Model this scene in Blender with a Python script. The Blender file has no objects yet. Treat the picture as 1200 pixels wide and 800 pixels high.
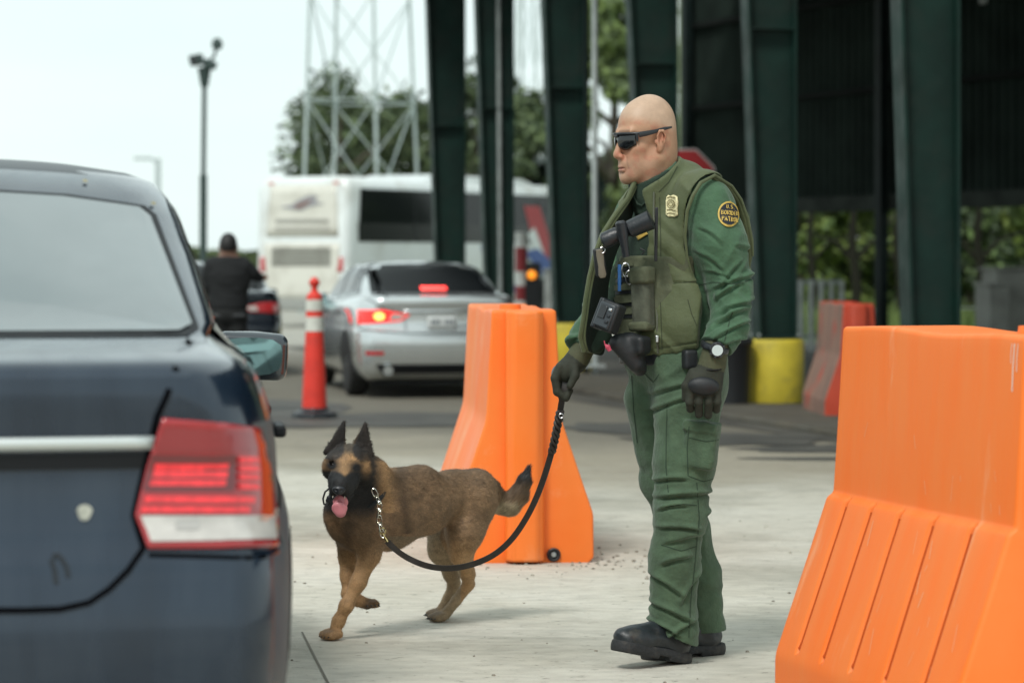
import bpy, bmesh, math, random
import numpy as np
from mathutils import Vector, Matrix, noise as mnoise
from mathutils.bvhtree import BVHTree
random.seed(7)
rng = np.random.default_rng(11)
R = math.radians
scene = bpy.context.scene
COL = scene.collection

# ------------------------------------------------------------------ camera
FPX = 3333.0          # focal length measured in pixels of a 1200 px wide photograph
EYE = 1.29            # eye height over the near pavement
cam_d = bpy.data.cameras.new('camera')
cam = bpy.data.objects.new('camera', cam_d)
COL.objects.link(cam)
cam.location = (0, 0, EYE)
cam.rotation_euler = (R(90), 0, 0)
cam_d.sensor_width = 36.0
cam_d.lens = 36.0 * FPX / 1200.0
cam_d.shift_y = -100.0 / 1200.0
cam_d.clip_start = 0.1
cam_d.clip_end = 3000
cam_d.dof.use_dof = True
cam_d.dof.focus_distance = 9.15
cam_d.dof.aperture_fstop = 3.6
scene.camera = cam

# ------------------------------------------------------------------ sky, sun, exposure
SUN_EL, SUN_AZ = R(52), R(205)     # azimuth measured from +Y, clockwise seen from above
world = bpy.data.worlds.new('World'); scene.world = world
world.use_nodes = True
nt = world.node_tree; nt.nodes.clear()
wo = nt.nodes.new('ShaderNodeOutputWorld')
bg = nt.nodes.new('ShaderNodeBackground'); bg.inputs['Strength'].default_value = 0.10
sky = nt.nodes.new('ShaderNodeTexSky'); sky.sky_type = 'NISHITA'; sky.sun_disc = False
sky.sun_elevation = SUN_EL; sky.sun_rotation = SUN_AZ
tc = nt.nodes.new('ShaderNodeTexCoord')
cn = nt.nodes.new('ShaderNodeTexNoise'); cn.inputs['Scale'].default_value = 3.0; cn.inputs['Detail'].default_value = 5
mpp = nt.nodes.new('ShaderNodeMapping'); mpp.inputs['Scale'].default_value = (1, 1, 3.5)
cr = nt.nodes.new('ShaderNodeValToRGB')
cr.color_ramp.elements[0].position = .3; cr.color_ramp.elements[0].color = (6.7, 7.9, 7.8, 1)
cr.color_ramp.elements[1].position = .7; cr.color_ramp.elements[1].color = (8.0, 8.9, 8.7, 1)
mx = nt.nodes.new('ShaderNodeMix'); mx.data_type = 'RGBA'; mx.inputs['Factor'].default_value = .9
nt.links.new(tc.outputs['Generated'], mpp.inputs['Vector']); nt.links.new(mpp.outputs[0], cn.inputs['Vector'])
nt.links.new(cn.outputs['Fac'], cr.inputs['Fac'])
nt.links.new(sky.outputs[0], mx.inputs['A']); nt.links.new(cr.outputs[0], mx.inputs['B'])
nt.links.new(mx.outputs['Result'], bg.inputs['Color']); nt.links.new(bg.outputs[0], wo.inputs['Surface'])

sun_d = bpy.data.lights.new('sun', 'SUN'); sun_d.energy = 1.7; sun_d.angle = R(14); sun_d.color = (1, .97, .92)
sun = bpy.data.objects.new('sun', sun_d); COL.objects.link(sun)
sd = Vector((math.sin(SUN_AZ) * math.cos(SUN_EL), math.cos(SUN_AZ) * math.cos(SUN_EL), math.sin(SUN_EL)))
sun.rotation_euler = sd.to_track_quat('Z', 'Y').to_euler()
sun.location = (0, 0, 30)
vs = scene.view_settings
vs.view_transform = 'Standard'; vs.look = 'None'; vs.gamma = 1; vs.exposure = 0.38
scene.display_settings.display_device = 'sRGB'
scene.cycles.use_denoising = True
scene.cycles.max_bounces = 6; scene.cycles.diffuse_bounces = 3; scene.cycles.glossy_bounces = 3
scene.cycles.transparent_max_bounces = 6
scene.cycles.caustics_reflective = False; scene.cycles.caustics_refractive = False
# ------------------------------------------------------------------ helpers
def at(px, py, Y):
    """point seen at pixel (px, py) of the 1200 px photograph when it stands Y metres away"""
    return Vector(((px - 600) * Y / FPX, Y, EYE + (300 - py) * Y / FPX))

def ground_z(Y):
    if Y < 11: return 0.0
    if Y < 29: return -.20 * (Y - 11) / 18
    if Y < 62: return -.20 - .16 * (Y - 29) / 33
    return -.36

def tag(o, label=None, cat=None, group=None, kind=None):
    if label: o['label'] = label
    if cat: o['category'] = cat
    if group: o['group'] = group
    if kind: o['kind'] = kind
    return o

def empty(name, loc=(0, 0, 0), rz=0.0, label=None, cat=None, group=None):
    o = bpy.data.objects.new(name, None); COL.objects.link(o)
    o.location = loc; o.rotation_euler = (0, 0, rz); o.empty_display_size = .2
    return tag(o, label, cat, group)

def kids(o): return [c for c in bpy.data.objects if c.parent is o]
def copy_tree(o, parent=None):
    c = o.copy(); COL.objects.link(c)
    if parent is not None: c.parent = parent
    for ch in kids(o): copy_tree(ch, c)
    return c

def mesh_obj(name, verts, faces, mat=None, parent=None, smooth=True):
    me = bpy.data.meshes.new(name)
    me.from_pydata([tuple(v) for v in verts], [], [tuple(f) for f in faces])
    me.validate(); me.update()
    if smooth: me.polygons.foreach_set('use_smooth', [True] * len(me.polygons))
    o = bpy.data.objects.new(name, me); COL.objects.link(o)
    if mat: me.materials.append(mat)
    if parent is not None: o.parent = parent
    return o

class MB:
    """collects shapes into one mesh"""
    def __init__(s): s.v = []; s.f = []
    def add(s, vs, fs):
        b = len(s.v); s.v += [Vector(v) for v in vs]; s.f += [tuple(b + i for i in f) for f in fs]; return s
    def box(s, c, size, rot=None, taper=1.0):
        x, y, z = [k / 2 for k in size]; c = Vector(c)
        vs = []
        for dz, t in ((-z, 1), (z, taper)):
            for dx, dy in ((-x, -y), (x, -y), (x, y), (-x, y)):
                p = Vector((dx * t, dy * t, dz))
                if rot: p = rot @ p
                vs.append(c + p)
        return s.add(vs, [(0, 3, 2, 1), (4, 5, 6, 7), (0, 1, 5, 4), (1, 2, 6, 5), (2, 3, 7, 6), (3, 0, 4, 7)])
    def bar(s, a, b, w, h=None, up=(0, 0, 1)):
        h = h or w; a = Vector(a); b = Vector(b); d = (b - a); L = d.length
        if L < 1e-6: return s
        d.normalize(); u = Vector(up)
        if abs(d.dot(u)) > .98: u = Vector((1, 0, 0))
        sx = d.cross(u).normalized(); sz = sx.cross(d).normalized()
        vs = [p + sx * i * w / 2 + sz * j * h / 2 for p in (a, b) for i, j in ((-1, -1), (1, -1), (1, 1), (-1, 1))]
        return s.add(vs, [(0, 1, 2, 3), (7, 6, 5, 4), (0, 4, 5, 1), (1, 5, 6, 2), (2, 6, 7, 3), (3, 7, 4, 0)])
    def tube(s, pts, rad, n=10, caps=True, flat=None):
        """flat=(axis, factor): squashes the section along that axis"""
        pts = [Vector(p) for p in pts]; m = len(pts)
        if not hasattr(rad, '__len__'): rad = [rad] * m
        vs = []; up = None
        for i, p in enumerate(pts):
            d = (pts[min(i + 1, m - 1)] - pts[max(i - 1, 0)]).normalized()
            if up is None:
                up = Vector((0, 0, 1)) if abs(d.z) < .9 else Vector((1, 0, 0))
            sx = d.cross(up).normalized(); up = sx.cross(d).normalized()
            for k in range(n):
                a = 2 * math.pi * k / n
                e = (sx * math.cos(a) + up * math.sin(a)) * rad[i]
                if flat:
                    ax = Vector(flat[0]).normalized(); e -= ax * e.dot(ax) * (1 - flat[1])
                vs.append(p + e)
        fs = [(i * n + k, i * n + (k + 1) % n, (i + 1) * n + (k + 1) % n, (i + 1) * n + k) for i in range(m - 1) for k in range(n)]
        if caps: fs += [tuple(reversed(range(n))), tuple((m - 1) * n + k for k in range(n))]
        return s.add(vs, fs)
    def lathe(s, prof, c=(0, 0, 0), n=24, axis='z'):
        c = Vector(c); vs = []; m = len(prof)
        for r, h in prof:
            for k in range(n):
                a = 2 * math.pi * k / n
                x, y = r * math.cos(a), r * math.sin(a)
                vs.append(c + (Vector((x, y, h)) if axis == 'z' else Vector((x, h, y)) if axis == 'y' else Vector((h, x, y))))
        fs = [(i * n + k, i * n + (k + 1) % n, (i + 1) * n + (k + 1) % n, (i + 1) * n + k) for i in range(m - 1) for k in range(n)]
        fs += [tuple(reversed(range(n))), tuple((m - 1) * n + k for k in range(n))]
        return s.add(vs, fs)
    def prism(s, poly, fa, fb):
        """poly: 2-D outline; fa, fb map (a, b) to the 3-D points of both ends"""
        n = len(poly)
        vs = [fa(*p) for p in poly] + [fb(*p) for p in poly]
        return s.add(vs, [tuple(reversed(range(n))), tuple(range(n, 2 * n))] + [(k, (k + 1) % n, n + (k + 1) % n, n + k) for k in range(n)])
    def build(s, name, mat, parent=None, smooth=False, bevel=0, seg=2, angle=35):
        me = bpy.data.meshes.new(name)
        me.from_pydata([tuple(v) for v in s.v], [], s.f)
        bm = bmesh.new(); bm.from_mesh(me); bmesh.ops.recalc_face_normals(bm, faces=bm.faces); bm.to_mesh(me); bm.free()
        o = bpy.data.objects.new(name, me); COL.objects.link(o)
        if mat: me.materials.append(mat)
        if parent is not None: o.parent = parent
        if smooth:
            me.polygons.foreach_set('use_smooth', [True] * len(me.polygons))
            try: me.set_sharp_from_angle(angle=R(angle))
            except Exception: pass
        if bevel:
            m = o.modifiers.new('bevel', 'BEVEL'); m.width = bevel; m.segments = seg; m.limit_method = 'ANGLE'; m.angle_limit = R(30)
            m.harden_normals = False
            me.polygons.foreach_set('use_smooth', [True] * len(me.polygons))
            try: me.set_sharp_from_angle(angle=R(angle))
            except Exception: pass
        return o

# ------------------------------------------------------------------ materials
MATS = {}
def material(name, color, rough=.6, metal=0.0, var=0.0, vscale=6.0, var_col=None, bump=0.0, bscale=60.0, bdetail=4.0,
             coat=0.0, spec=.5, attr=None, emit=None, estr=0.0, stretch=(1, 1, 1), dirt=None, dscale=3.0, dpos=(.5, .7),
             rvar=0.0, sheen=0.0, alpha=None, trans=0.0, bdist=.01, coord='Object', spots=None):
    if name in MATS: return MATS[name]
    m = bpy.data.materials.new(name); m.use_nodes = True; MATS[name] = m
    nt = m.node_tree; N = nt.nodes; L = nt.links
    b = N['Principled BSDF']
    b.inputs['Base Color'].default_value = (*color, 1); b.inputs['Roughness'].default_value = rough
    b.inputs['Metallic'].default_value = metal; b.inputs['Specular IOR Level'].default_value = spec
    if coat: b.inputs['Coat Weight'].default_value = coat; b.inputs['Coat Roughness'].default_value = .06
    if sheen: b.inputs['Sheen Weight'].default_value = sheen
    if trans: b.inputs['Transmission Weight'].default_value = trans
    if alpha is not None: b.inputs['Alpha'].default_value = alpha
    if emit: b.inputs['Emission Color'].default_value = (*emit, 1); b.inputs['Emission Strength'].default_value = estr
    tcn = N.new('ShaderNodeTexCoord'); mp = N.new('ShaderNodeMapping'); mp.inputs['Scale'].default_value = stretch
    L.new(tcn.outputs[coord], mp.inputs['Vector']); vec = mp.outputs[0]
    col = None
    if attr:
        a = N.new('ShaderNodeAttribute'); a.attribute_name = attr; col = a.outputs['Color']
    def noise(sc, det=4.0, rgh=.55):
        n = N.new('ShaderNodeTexNoise'); n.inputs['Scale'].default_value = sc; n.inputs['Detail'].default_value = det
        n.inputs['Roughness'].default_value = rgh; L.new(vec, n.inputs['Vector']); return n.outputs['Fac']
    def ramp(fac, p0, p1):
        r = N.new('ShaderNodeMapRange'); r.inputs['From Min'].default_value = p0; r.inputs['From Max'].default_value = p1
        L.new(fac, r.inputs['Value']); return r.outputs[0]
    def mix(a, bcol, fac, mode='MIX'):
        x = N.new('ShaderNodeMix'); x.data_type = 'RGBA'; x.blend_type = mode
        if isinstance(fac, float): x.inputs['Factor'].default_value = fac
        else: L.new(fac, x.inputs['Factor'])
        for nm, c in (('A', a), ('B', bcol)):
            if isinstance(c, tuple): x.inputs[nm].default_value = (*c, 1)
            else: L.new(c, x.inputs[nm])
        return x.outputs['Result']
    if var or var_col:
        c2 = var_col or tuple(min(1, c * (1 + var)) for c in color)
        c1 = color if var_col else tuple(c * (1 - var) for c in color)
        f = ramp(noise(vscale, 5), .35, .65)
        if attr:
            col = mix(col, mix((1 - var,) * 3, (1 + var,) * 3, f), 1.0, 'MULTIPLY')
        else: col = mix(c1, c2, f)
    if dirt:
        f = ramp(noise(dscale, 6, .65), dpos[0], dpos[1])
        col = mix(col if col is not None else color, dirt, f)
    if spots:
        f = ramp(noise(spots[0], 2, .5), spots[1], spots[1] + .04)
        col = mix(col if col is not None else color, spots[2], f)
    if col is not None: L.new(col, b.inputs['Base Color'])
    if rvar:
        f = noise(vscale * 1.7, 5); mr = N.new('ShaderNodeMapRange'); mr.inputs['From Min'].default_value = .3; mr.inputs['From Max'].default_value = .7
        mr.inputs['To Min'].default_value = max(.02, rough - rvar); mr.inputs['To Max'].default_value = min(1, rough + rvar)
        L.new(f, mr.inputs['Value']); L.new(mr.outputs[0], b.inputs['Roughness'])
    if bump:
        bn = N.new('ShaderNodeBump'); bn.inputs['Strength'].default_value = bump; bn.inputs['Distance'].default_value = bdist
        L.new(noise(bscale, bdetail, .6), bn.inputs['Height']); L.new(bn.outputs[0], b.inputs['Normal'])
    return m

# ------------------------------------------------------------------ noise on arrays
def _hash(ix, iy, iz, seed):
    h = (ix.astype(np.int64) * 374761393 + iy.astype(np.int64) * 668265263 + iz.astype(np.int64) * 2147483647 + seed * 974634777) & 0xffffffff
    h = ((h ^ (h >> 13)) * 1274126177) & 0xffffffff
    h = (h ^ (h >> 16)) & 0xffffff
    return h / float(0xffffff)
def vnoise(p, seed=0):
    p = np.asarray(p, float); i = np.floor(p); f = p - i; f = f * f * f * (f * (f * 6 - 15) + 10)
    ix, iy, iz = i[:, 0], i[:, 1], i[:, 2]; r = 0
    for dx in (0, 1):
        for dy in (0, 1):
            for dz in (0, 1):
                w = (f[:, 0] if dx else 1 - f[:, 0]) * (f[:, 1] if dy else 1 - f[:, 1]) * (f[:, 2] if dz else 1 - f[:, 2])
                r = r + w * _hash(ix + dx, iy + dy, iz + dz, seed)
    return r
def fbm(p, oct=4, seed=0):
    r = 0; a = .5; t = 0
    for o in range(oct):
        r = r + a * vnoise(p * 2 ** o, seed + o); t += a; a *= .5
    return r / t
def sstep(a, b, x):
    t = np.clip((x - a) / (b - a), 0, 1); return t * t * (3 - 2 * t)

# ------------------------------------------------------------------ solid modelling by distance fields
def rotz(a): c, s = math.cos(a), math.sin(a); return np.array([[c, -s, 0], [s, c, 0], [0, 0, 1]])
def rotx(a): c, s = math.cos(a), math.sin(a); return np.array([[1, 0, 0], [0, c, -s], [0, s, c]])
def roty(a): c, s = math.cos(a), math.sin(a); return np.array([[c, 0, s], [0, 1, 0], [-s, 0, c]])

class Field:
    def __init__(s, xs, ys, zs):
        s.ax = [np.asarray(a, np.float32) for a in (xs, ys, zs)]
        s.F = np.full([len(a) for a in s.ax], .3, np.float32)
        s.M = np.eye(3); s.T = np.zeros(3)          # frame of the next shapes: world = M @ local + T
    @staticmethod
    def uni(lo, hi, h):
        return Field(*[np.arange(lo[i], hi[i] + h, h) for i in range(3)])
    def frame(s, M=None, T=None):
        s.M = np.eye(3) if M is None else np.array(M, float); s.T = np.zeros(3) if T is None else np.array(T, float); return s
    def w(s, p): return s.M @ np.array(p, float) + s.T
    def apply(s, lo, hi, fn, k, op):
        lo = np.array(lo) - k - .015; hi = np.array(hi) + k + .015
        if op == 'and':
            sl = [slice(0, len(a)) for a in s.ax]
        else:
            sl = [slice(max(0, int(np.searchsorted(a, l)) - 1), int(np.searchsorted(a, h)) + 1) for a, l, h in zip(s.ax, lo, hi)]
        g = np.meshgrid(*[a[q] for a, q in zip(s.ax, sl)], indexing='ij', sparse=True)
        sub = s.F[tuple(sl)]
        if sub.size == 0: return s
        d = fn(g[0], g[1], g[2]).astype(np.float32)
        if op == 'add': s.F[tuple(sl)] = s.smin(sub, d, k)
        elif op == 'sub': s.F[tuple(sl)] = -s.smin(-sub, d, k)
        else: s.F[tuple(sl)] = -s.smin(-sub, -d, k)
        return s
    @staticmethod
    def smin(a, b, k):
        if k <= 0: return np.minimum(a, b)
        h = np.maximum(k - np.abs(a - b), 0) / k
        return np.minimum(a, b) - h * h * k * .25
    def ell(s, c, r, k=.02, rot=None, op='add'):
        M = s.M @ (rot if rot is not None else np.eye(3)); c = s.w(c); Mi = M.T; r = np.array(r, float)
        e = np.sqrt(((M * r) ** 2).sum(1))
        def fn(x, y, z):
            dx, dy, dz = x - c[0], y - c[1], z - c[2]
            q = [Mi[i, 0] * dx + Mi[i, 1] * dy + Mi[i, 2] * dz for i in range(3)]
            k0 = np.sqrt(sum((q[i] / r[i]) ** 2 for i in range(3))); k1 = np.sqrt(sum((q[i] / r[i] ** 2) ** 2 for i in range(3))) + 1e-9
            return k0 * (k0 - 1) / k1
        return s.apply(c - e, c + e, fn, k, op)
    def cap(s, a, b, ra, rb=None, k=.02, op='add', squash=None):
        rb = ra if rb is None else rb
        a = s.w(a); b = s.w(b); ba = b - a; L2 = max(1e-9, ba @ ba); rm = max(ra, rb)
        if squash: n = s.M @ np.array(squash[0], float); n /= np.linalg.norm(n); q = squash[1]; rm = rm * max(1, q)
        def fn(x, y, z):
            px, py, pz = x - a[0], y - a[1], z - a[2]
            t = np.clip((px * ba[0] + py * ba[1] + pz * ba[2]) / L2, 0, 1)
            ex, ey, ez = px - t * ba[0], py - t * ba[1], pz - t * ba[2]
            if squash:
                dd = (ex * n[0] + ey * n[1] + ez * n[2]) * (1 / q - 1)
                ex, ey, ez = ex + n[0] * dd, ey + n[1] * dd, ez + n[2] * dd
            return (np.sqrt(ex * ex + ey * ey + ez * ez) - (ra + t * (rb - ra))) * (min(1, q) if squash else 1)
        return s.apply(np.minimum(a, b) - rm, np.maximum(a, b) + rm, fn, k, op)
    def chain(s, pts, rad, k=.02, op='add', squash=None):
        for i in range(len(pts) - 1):
            s.cap(pts[i], pts[i + 1], rad[i], rad[i + 1], k, op, squash)
        return s
    def box(s, c, h, r=.005, k=.0, rot=None, op='add'):
        M = s.M @ (rot if rot is not None else np.eye(3)); c = s.w(c); Mi = M.T; h = np.array(h, float)
        e = (np.abs(M) * h).sum(1)
        def fn(x, y, z):
            dx, dy, dz = x - c[0], y - c[1], z - c[2]
            q = [np.abs(Mi[i, 0] * dx + Mi[i, 1] * dy + Mi[i, 2] * dz) - h[i] + r for i in range(3)]
            return np.sqrt(sum(np.maximum(v, 0) ** 2 for v in q)) + np.minimum(np.maximum(np.maximum(q[0], q[1]), q[2]), 0) - r
        return s.apply(c - e, c + e, fn, k, op)
    def plane(s, p, n, k=0.0):
        """keep the side the normal points away from"""
        p = s.w(p); n = s.M @ np.array(n, float); n /= np.linalg.norm(n)
        return s.apply(p, p, lambda x, y, z: (x - p[0]) * n[0] + (y - p[1]) * n[1] + (z - p[2]) * n[2], k, 'and')
    def shell_of(s, other, t, off=0.0):
        """shell of thickness t outside another field's surface"""
        s.F = np.maximum(other - (off + t), off - other); return s
    def mesh(s):
        F = s.F; F[0] = F[-1] = .1; F[:, 0] = F[:, -1] = .1; F[:, :, 0] = F[:, :, -1] = .1
        I = F < 0; n = F.shape
        c = np.zeros((n[0] - 1, n[1] - 1, n[2] - 1), np.int8)
        for a in (0, 1):
            for b in (0, 1):
                for d in (0, 1):
                    c += I[a:n[0] - 1 + a, b:n[1] - 1 + b, d:n[2] - 1 + d]
        act = np.argwhere((c > 0) & (c < 8)); N = len(act)
        idx = np.full(c.shape, -1, np.int32); idx[act[:, 0], act[:, 1], act[:, 2]] = np.arange(N)
        pos = np.zeros((N, 3)); cnt = np.zeros(N)
        cor = [(a, b, d) for a in (0, 1) for b in (0, 1) for d in (0, 1)]
        val = {q: F[act[:, 0] + q[0], act[:, 1] + q[1], act[:, 2] + q[2]] for q in cor}
        xyz = {q: np.stack([s.ax[i][act[:, i] + q[i]] for i in range(3)], 1) for q in cor}
        for q in cor:
            for i in range(3):
                if q[i] == 0:
                    w = list(q); w[i] = 1; w = tuple(w)
                    va, vb = val[q], val[w]; m = (va < 0) != (vb < 0)
                    t = np.where(m, va / np.where(m, va - vb, 1), 0)[:, None]
                    pos += m[:, None] * (xyz[q] * (1 - t) + xyz[w] * t); cnt += m
        pos /= cnt[:, None]
        faces = []
        for i in range(3):
            sl0 = [slice(None)] * 3; sl1 = [slice(None)] * 3; sl0[i] = slice(0, -1); sl1[i] = slice(1, None)
            A = I[tuple(sl0)]; B = I[tuple(sl1)]
            e = np.argwhere(A != B); j, k = [(1, 2), (2, 0), (0, 1)][i]
            e = e[(e[:, j] > 0) & (e[:, k] > 0)]
            d = A[e[:, 0], e[:, 1], e[:, 2]]
            def cell(dj, dk):
                q = e.copy(); q[:, j] -= dj; q[:, k] -= dk; return idx[q[:, 0], q[:, 1], q[:, 2]]
            qd = np.stack([cell(1, 1), cell(0, 1), cell(0, 0), cell(1, 0)], 1)
            qd[~d] = qd[~d][:, ::-1]
            faces.append(qd)
        return pos, np.concatenate(faces)

def vnormals(P, Fc):
    n = np.cross(P[Fc[:, 2]] - P[Fc[:, 0]], P[Fc[:, 3]] - P[Fc[:, 1]]); o = np.zeros_like(P)
    for i in range(4): np.add.at(o, Fc[:, i], n)
    return o / (np.linalg.norm(o, axis=1)[:, None] + 1e-12)
def smooth_mesh(P, Fc, it=2, lam=.5):
    n = len(P)
    for _ in range(it):
        a = np.zeros_like(P); c = np.zeros(n)
        for i in range(4):
            for j in ((i + 1) % 4, (i + 3) % 4):
                np.add.at(a, Fc[:, i], P[Fc[:, j]]); np.add.at(c, Fc[:, i], 1)
        P = P + lam * (a / np.maximum(c, 1)[:, None] - P)
    return P
def solid(name, field, mat, parent=None, it=1, disp=None, colour=None):
    P, Fc = field.mesh(); P = smooth_mesh(P, Fc, it)
    P0 = P.copy()
    if disp is not None: P = P + vnormals(P, Fc) * disp(P)[:, None]
    me = bpy.data.meshes.new(name)
    me.vertices.add(len(P)); me.vertices.foreach_set('co', P.astype(np.float32).ravel())
    me.loops.add(len(Fc) * 4); me.loops.foreach_set('vertex_index', Fc.astype(np.int32).ravel())
    me.polygons.add(len(Fc)); me.polygons.foreach_set('loop_start', np.arange(0, len(Fc) * 4, 4, dtype=np.int32))
    me.update(calc_edges=True); me.validate()
    me.polygons.foreach_set('use_smooth', [True] * len(me.polygons))
    if colour is not None:
        c = colour(P0); at_ = me.color_attributes.new('tone', 'FLOAT_COLOR', 'POINT')
        at_.data.foreach_set('color', np.concatenate([c, np.ones((len(c), 1))], 1).astype(np.float32).ravel())
    if mat: me.materials.append(mat)
    o = bpy.data.objects.new(name, me); COL.objects.link(o)
    if parent is not None: o.parent = parent
    return o

# ------------------------------------------------------------------ patches laid on a surface
def bvh_of(o, depth=None):
    me = o.data
    return BVHTree.FromPolygons([v.co.copy() for v in me.vertices], [tuple(p.vertices) for p in me.polygons])
def patch(name, bvh, poly, view, mat, parent, off=.004, step=.03, thick=0.0, fallback=None, smooth=True, lift=None, holes=None):
    """poly in the plane seen along `view` ('back' looks +Y: (x,z); 'right' looks -X: (y,z); 'left' looks +X; 'top' looks -Z: (x,y); 'front' looks -Y)"""
    D = {'back': Vector((0, 1, 0)), 'front': Vector((0, -1, 0)), 'right': Vector((-1, 0, 0)), 'left': Vector((1, 0, 0)), 'top': Vector((0, 0, -1))}[view]
    def p3(a, b):
        if view in ('back', 'front'): return Vector((a, -D.y * 9, b))
        if view in ('left', 'right'): return Vector((-D.x * 9, a, b))
        return Vector((a, b, 9))
    bm = bmesh.new()
    vs = [bm.verts.new((a, b, 0)) for a, b in poly]; bm.faces.new(vs)
    bmesh.ops.triangulate(bm, faces=bm.faces[:], ngon_method='EAR_CLIP') if len(poly) > 4 else None
    for i in (0, 1):
        lo = min(p[i] for p in poly); hi = max(p[i] for p in poly); k = math.ceil((hi - lo) / step)
        for j in range(1, k):
            co = [0, 0, 0]; co[i] = lo + (hi - lo) * j / k; no = [0, 0, 0]; no[i] = 1
            bmesh.ops.bisect_plane(bm, geom=bm.verts[:] + bm.edges[:] + bm.faces[:], plane_co=co, plane_no=no, dist=1e-5)
    last = None; bad = []
    for v in bm.verts:
        o_ = p3(v.co.x, v.co.y); loc, nrm, _, _ = bvh.ray_cast(o_, D)
        if loc is None: bad.append((v, o_)); continue
        if nrm.dot(D) > 0: nrm = -nrm
        l = off + (lift(v.co.x, v.co.y) if lift else 0)
        v.co = loc + (nrm * .6 - D * .4) * l
        last = v.co.copy()
    for v, o_ in bad:
        loc, nrm, _, _ = bvh.find_nearest(o_ + D * (9 + (fallback or 0)))
        v.co = loc - D * off
    if thick:
        bmesh.ops.recalc_face_normals(bm, faces=bm.faces)
    me = bpy.data.meshes.new(name); bm.normal_update()
    # orient outwards
    s_ = sum((f.normal.dot(D) * f.calc_area() for f in bm.faces))
    if s_ > 0: bmesh.ops.reverse_faces(bm, faces=bm.faces)
    bm.to_mesh(me); bm.free()
    o = bpy.data.objects.new(name, me); COL.objects.link(o); me.materials.append(mat)
    if parent is not None: o.parent = parent
    if smooth: me.polygons.foreach_set('use_smooth', [True] * len(me.polygons))
    if thick:
        m = o.modifiers.new('thickness', 'SOLIDIFY'); m.thickness = thick; m.offset = -1
    return o
def line_patch(name, bvh, pts, w, view, mat, parent, off=.003, step=.03):
    """a narrow strip following a polyline on the surface"""
    D = {'back': Vector((0, 1, 0)), 'front': Vector((0, -1, 0)), 'right': Vector((-1, 0, 0)), 'left': Vector((1, 0, 0)), 'top': Vector((0, 0, -1))}[view]
    fine = []
    for (a, b), (c, d) in zip(pts[:-1], pts[1:]):
        n = max(1, int(math.hypot(c - a, d - b) / step))
        fine += [(a + (c - a) * i / n, b + (d - b) * i / n) for i in range(n)]
    fine.append(pts[-1])
    vs = []
    for i, p in enumerate(fine):
        q0 = fine[max(0, i - 1)]; q1 = fine[min(len(fine) - 1, i + 1)]
        t = Vector((q1[0] - q0[0], q1[1] - q0[1])); t.normalize() if t.length else None
        n = Vector((-t.y, t.x)) * w / 2
        for sgn in (-1, 1):
            a, b = p[0] + n.x * sgn, p[1] + n.y * sgn
            o_ = Vector((a, -D.y * 9, b)) if view in ('back', 'front') else Vector((-D.x * 9, a, b)) if view in ('left', 'right') else Vector((a, b, 9))
            loc, nrm, _, _ = bvh.ray_cast(o_, D)
            if loc is None:
                loc, nrm, _, _ = bvh.find_nearest(o_ + D * 9)
            if nrm.dot(D) > 0: nrm = -nrm
            vs.append(loc + nrm * off)
    m = MB(); m.add(vs, [(2 * i, 2 * i + 1, 2 * i + 3, 2 * i + 2) for i in range(len(fine) - 1)])
    return m.build(name, mat, parent, smooth=True)

# ------------------------------------------------------------------ stroke lettering and text
def text_obj(name, body, size, mat, parent, loc, rot, extrude=.001, align='CENTER', bold=0.0, sx=1.0):
    cu = bpy.data.curves.new(name, 'FONT'); cu.body = body; cu.size = size; cu.align_x = align; cu.align_y = 'CENTER'
    cu.extrude = extrude; cu.offset = bold
    tmp = bpy.data.objects.new(name + '_tmp', cu); COL.objects.link(tmp)
    dg = bpy.context.evaluated_depsgraph_get(); me = bpy.data.meshes.new_from_object(tmp.evaluated_get(dg))
    bpy.data.objects.remove(tmp)
    for v in me.vertices: v.co.x *= sx
    o = bpy.data.objects.new(name, me); COL.objects.link(o); me.materials.clear(); me.materials.append(mat)
    o.parent = parent; o.location = loc; o.rotation_euler = rot
    return o
M_blk = material('black_nylon', (.012, .014, .016), .55, bump=.3, bscale=120, bdist=.003)
M_rub = material('black_rubber', (.014, .017, .021), .38, bump=.15, bscale=90)
M_steel = material('steel', (.55, .55, .55), .28, metal=1.0)
M_lens = material('dark_lens', (.008, .009, .010), .06, spec=.7)
M_dk = material('dark_grey_plastic', (.035, .042, .048), .35)
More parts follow.
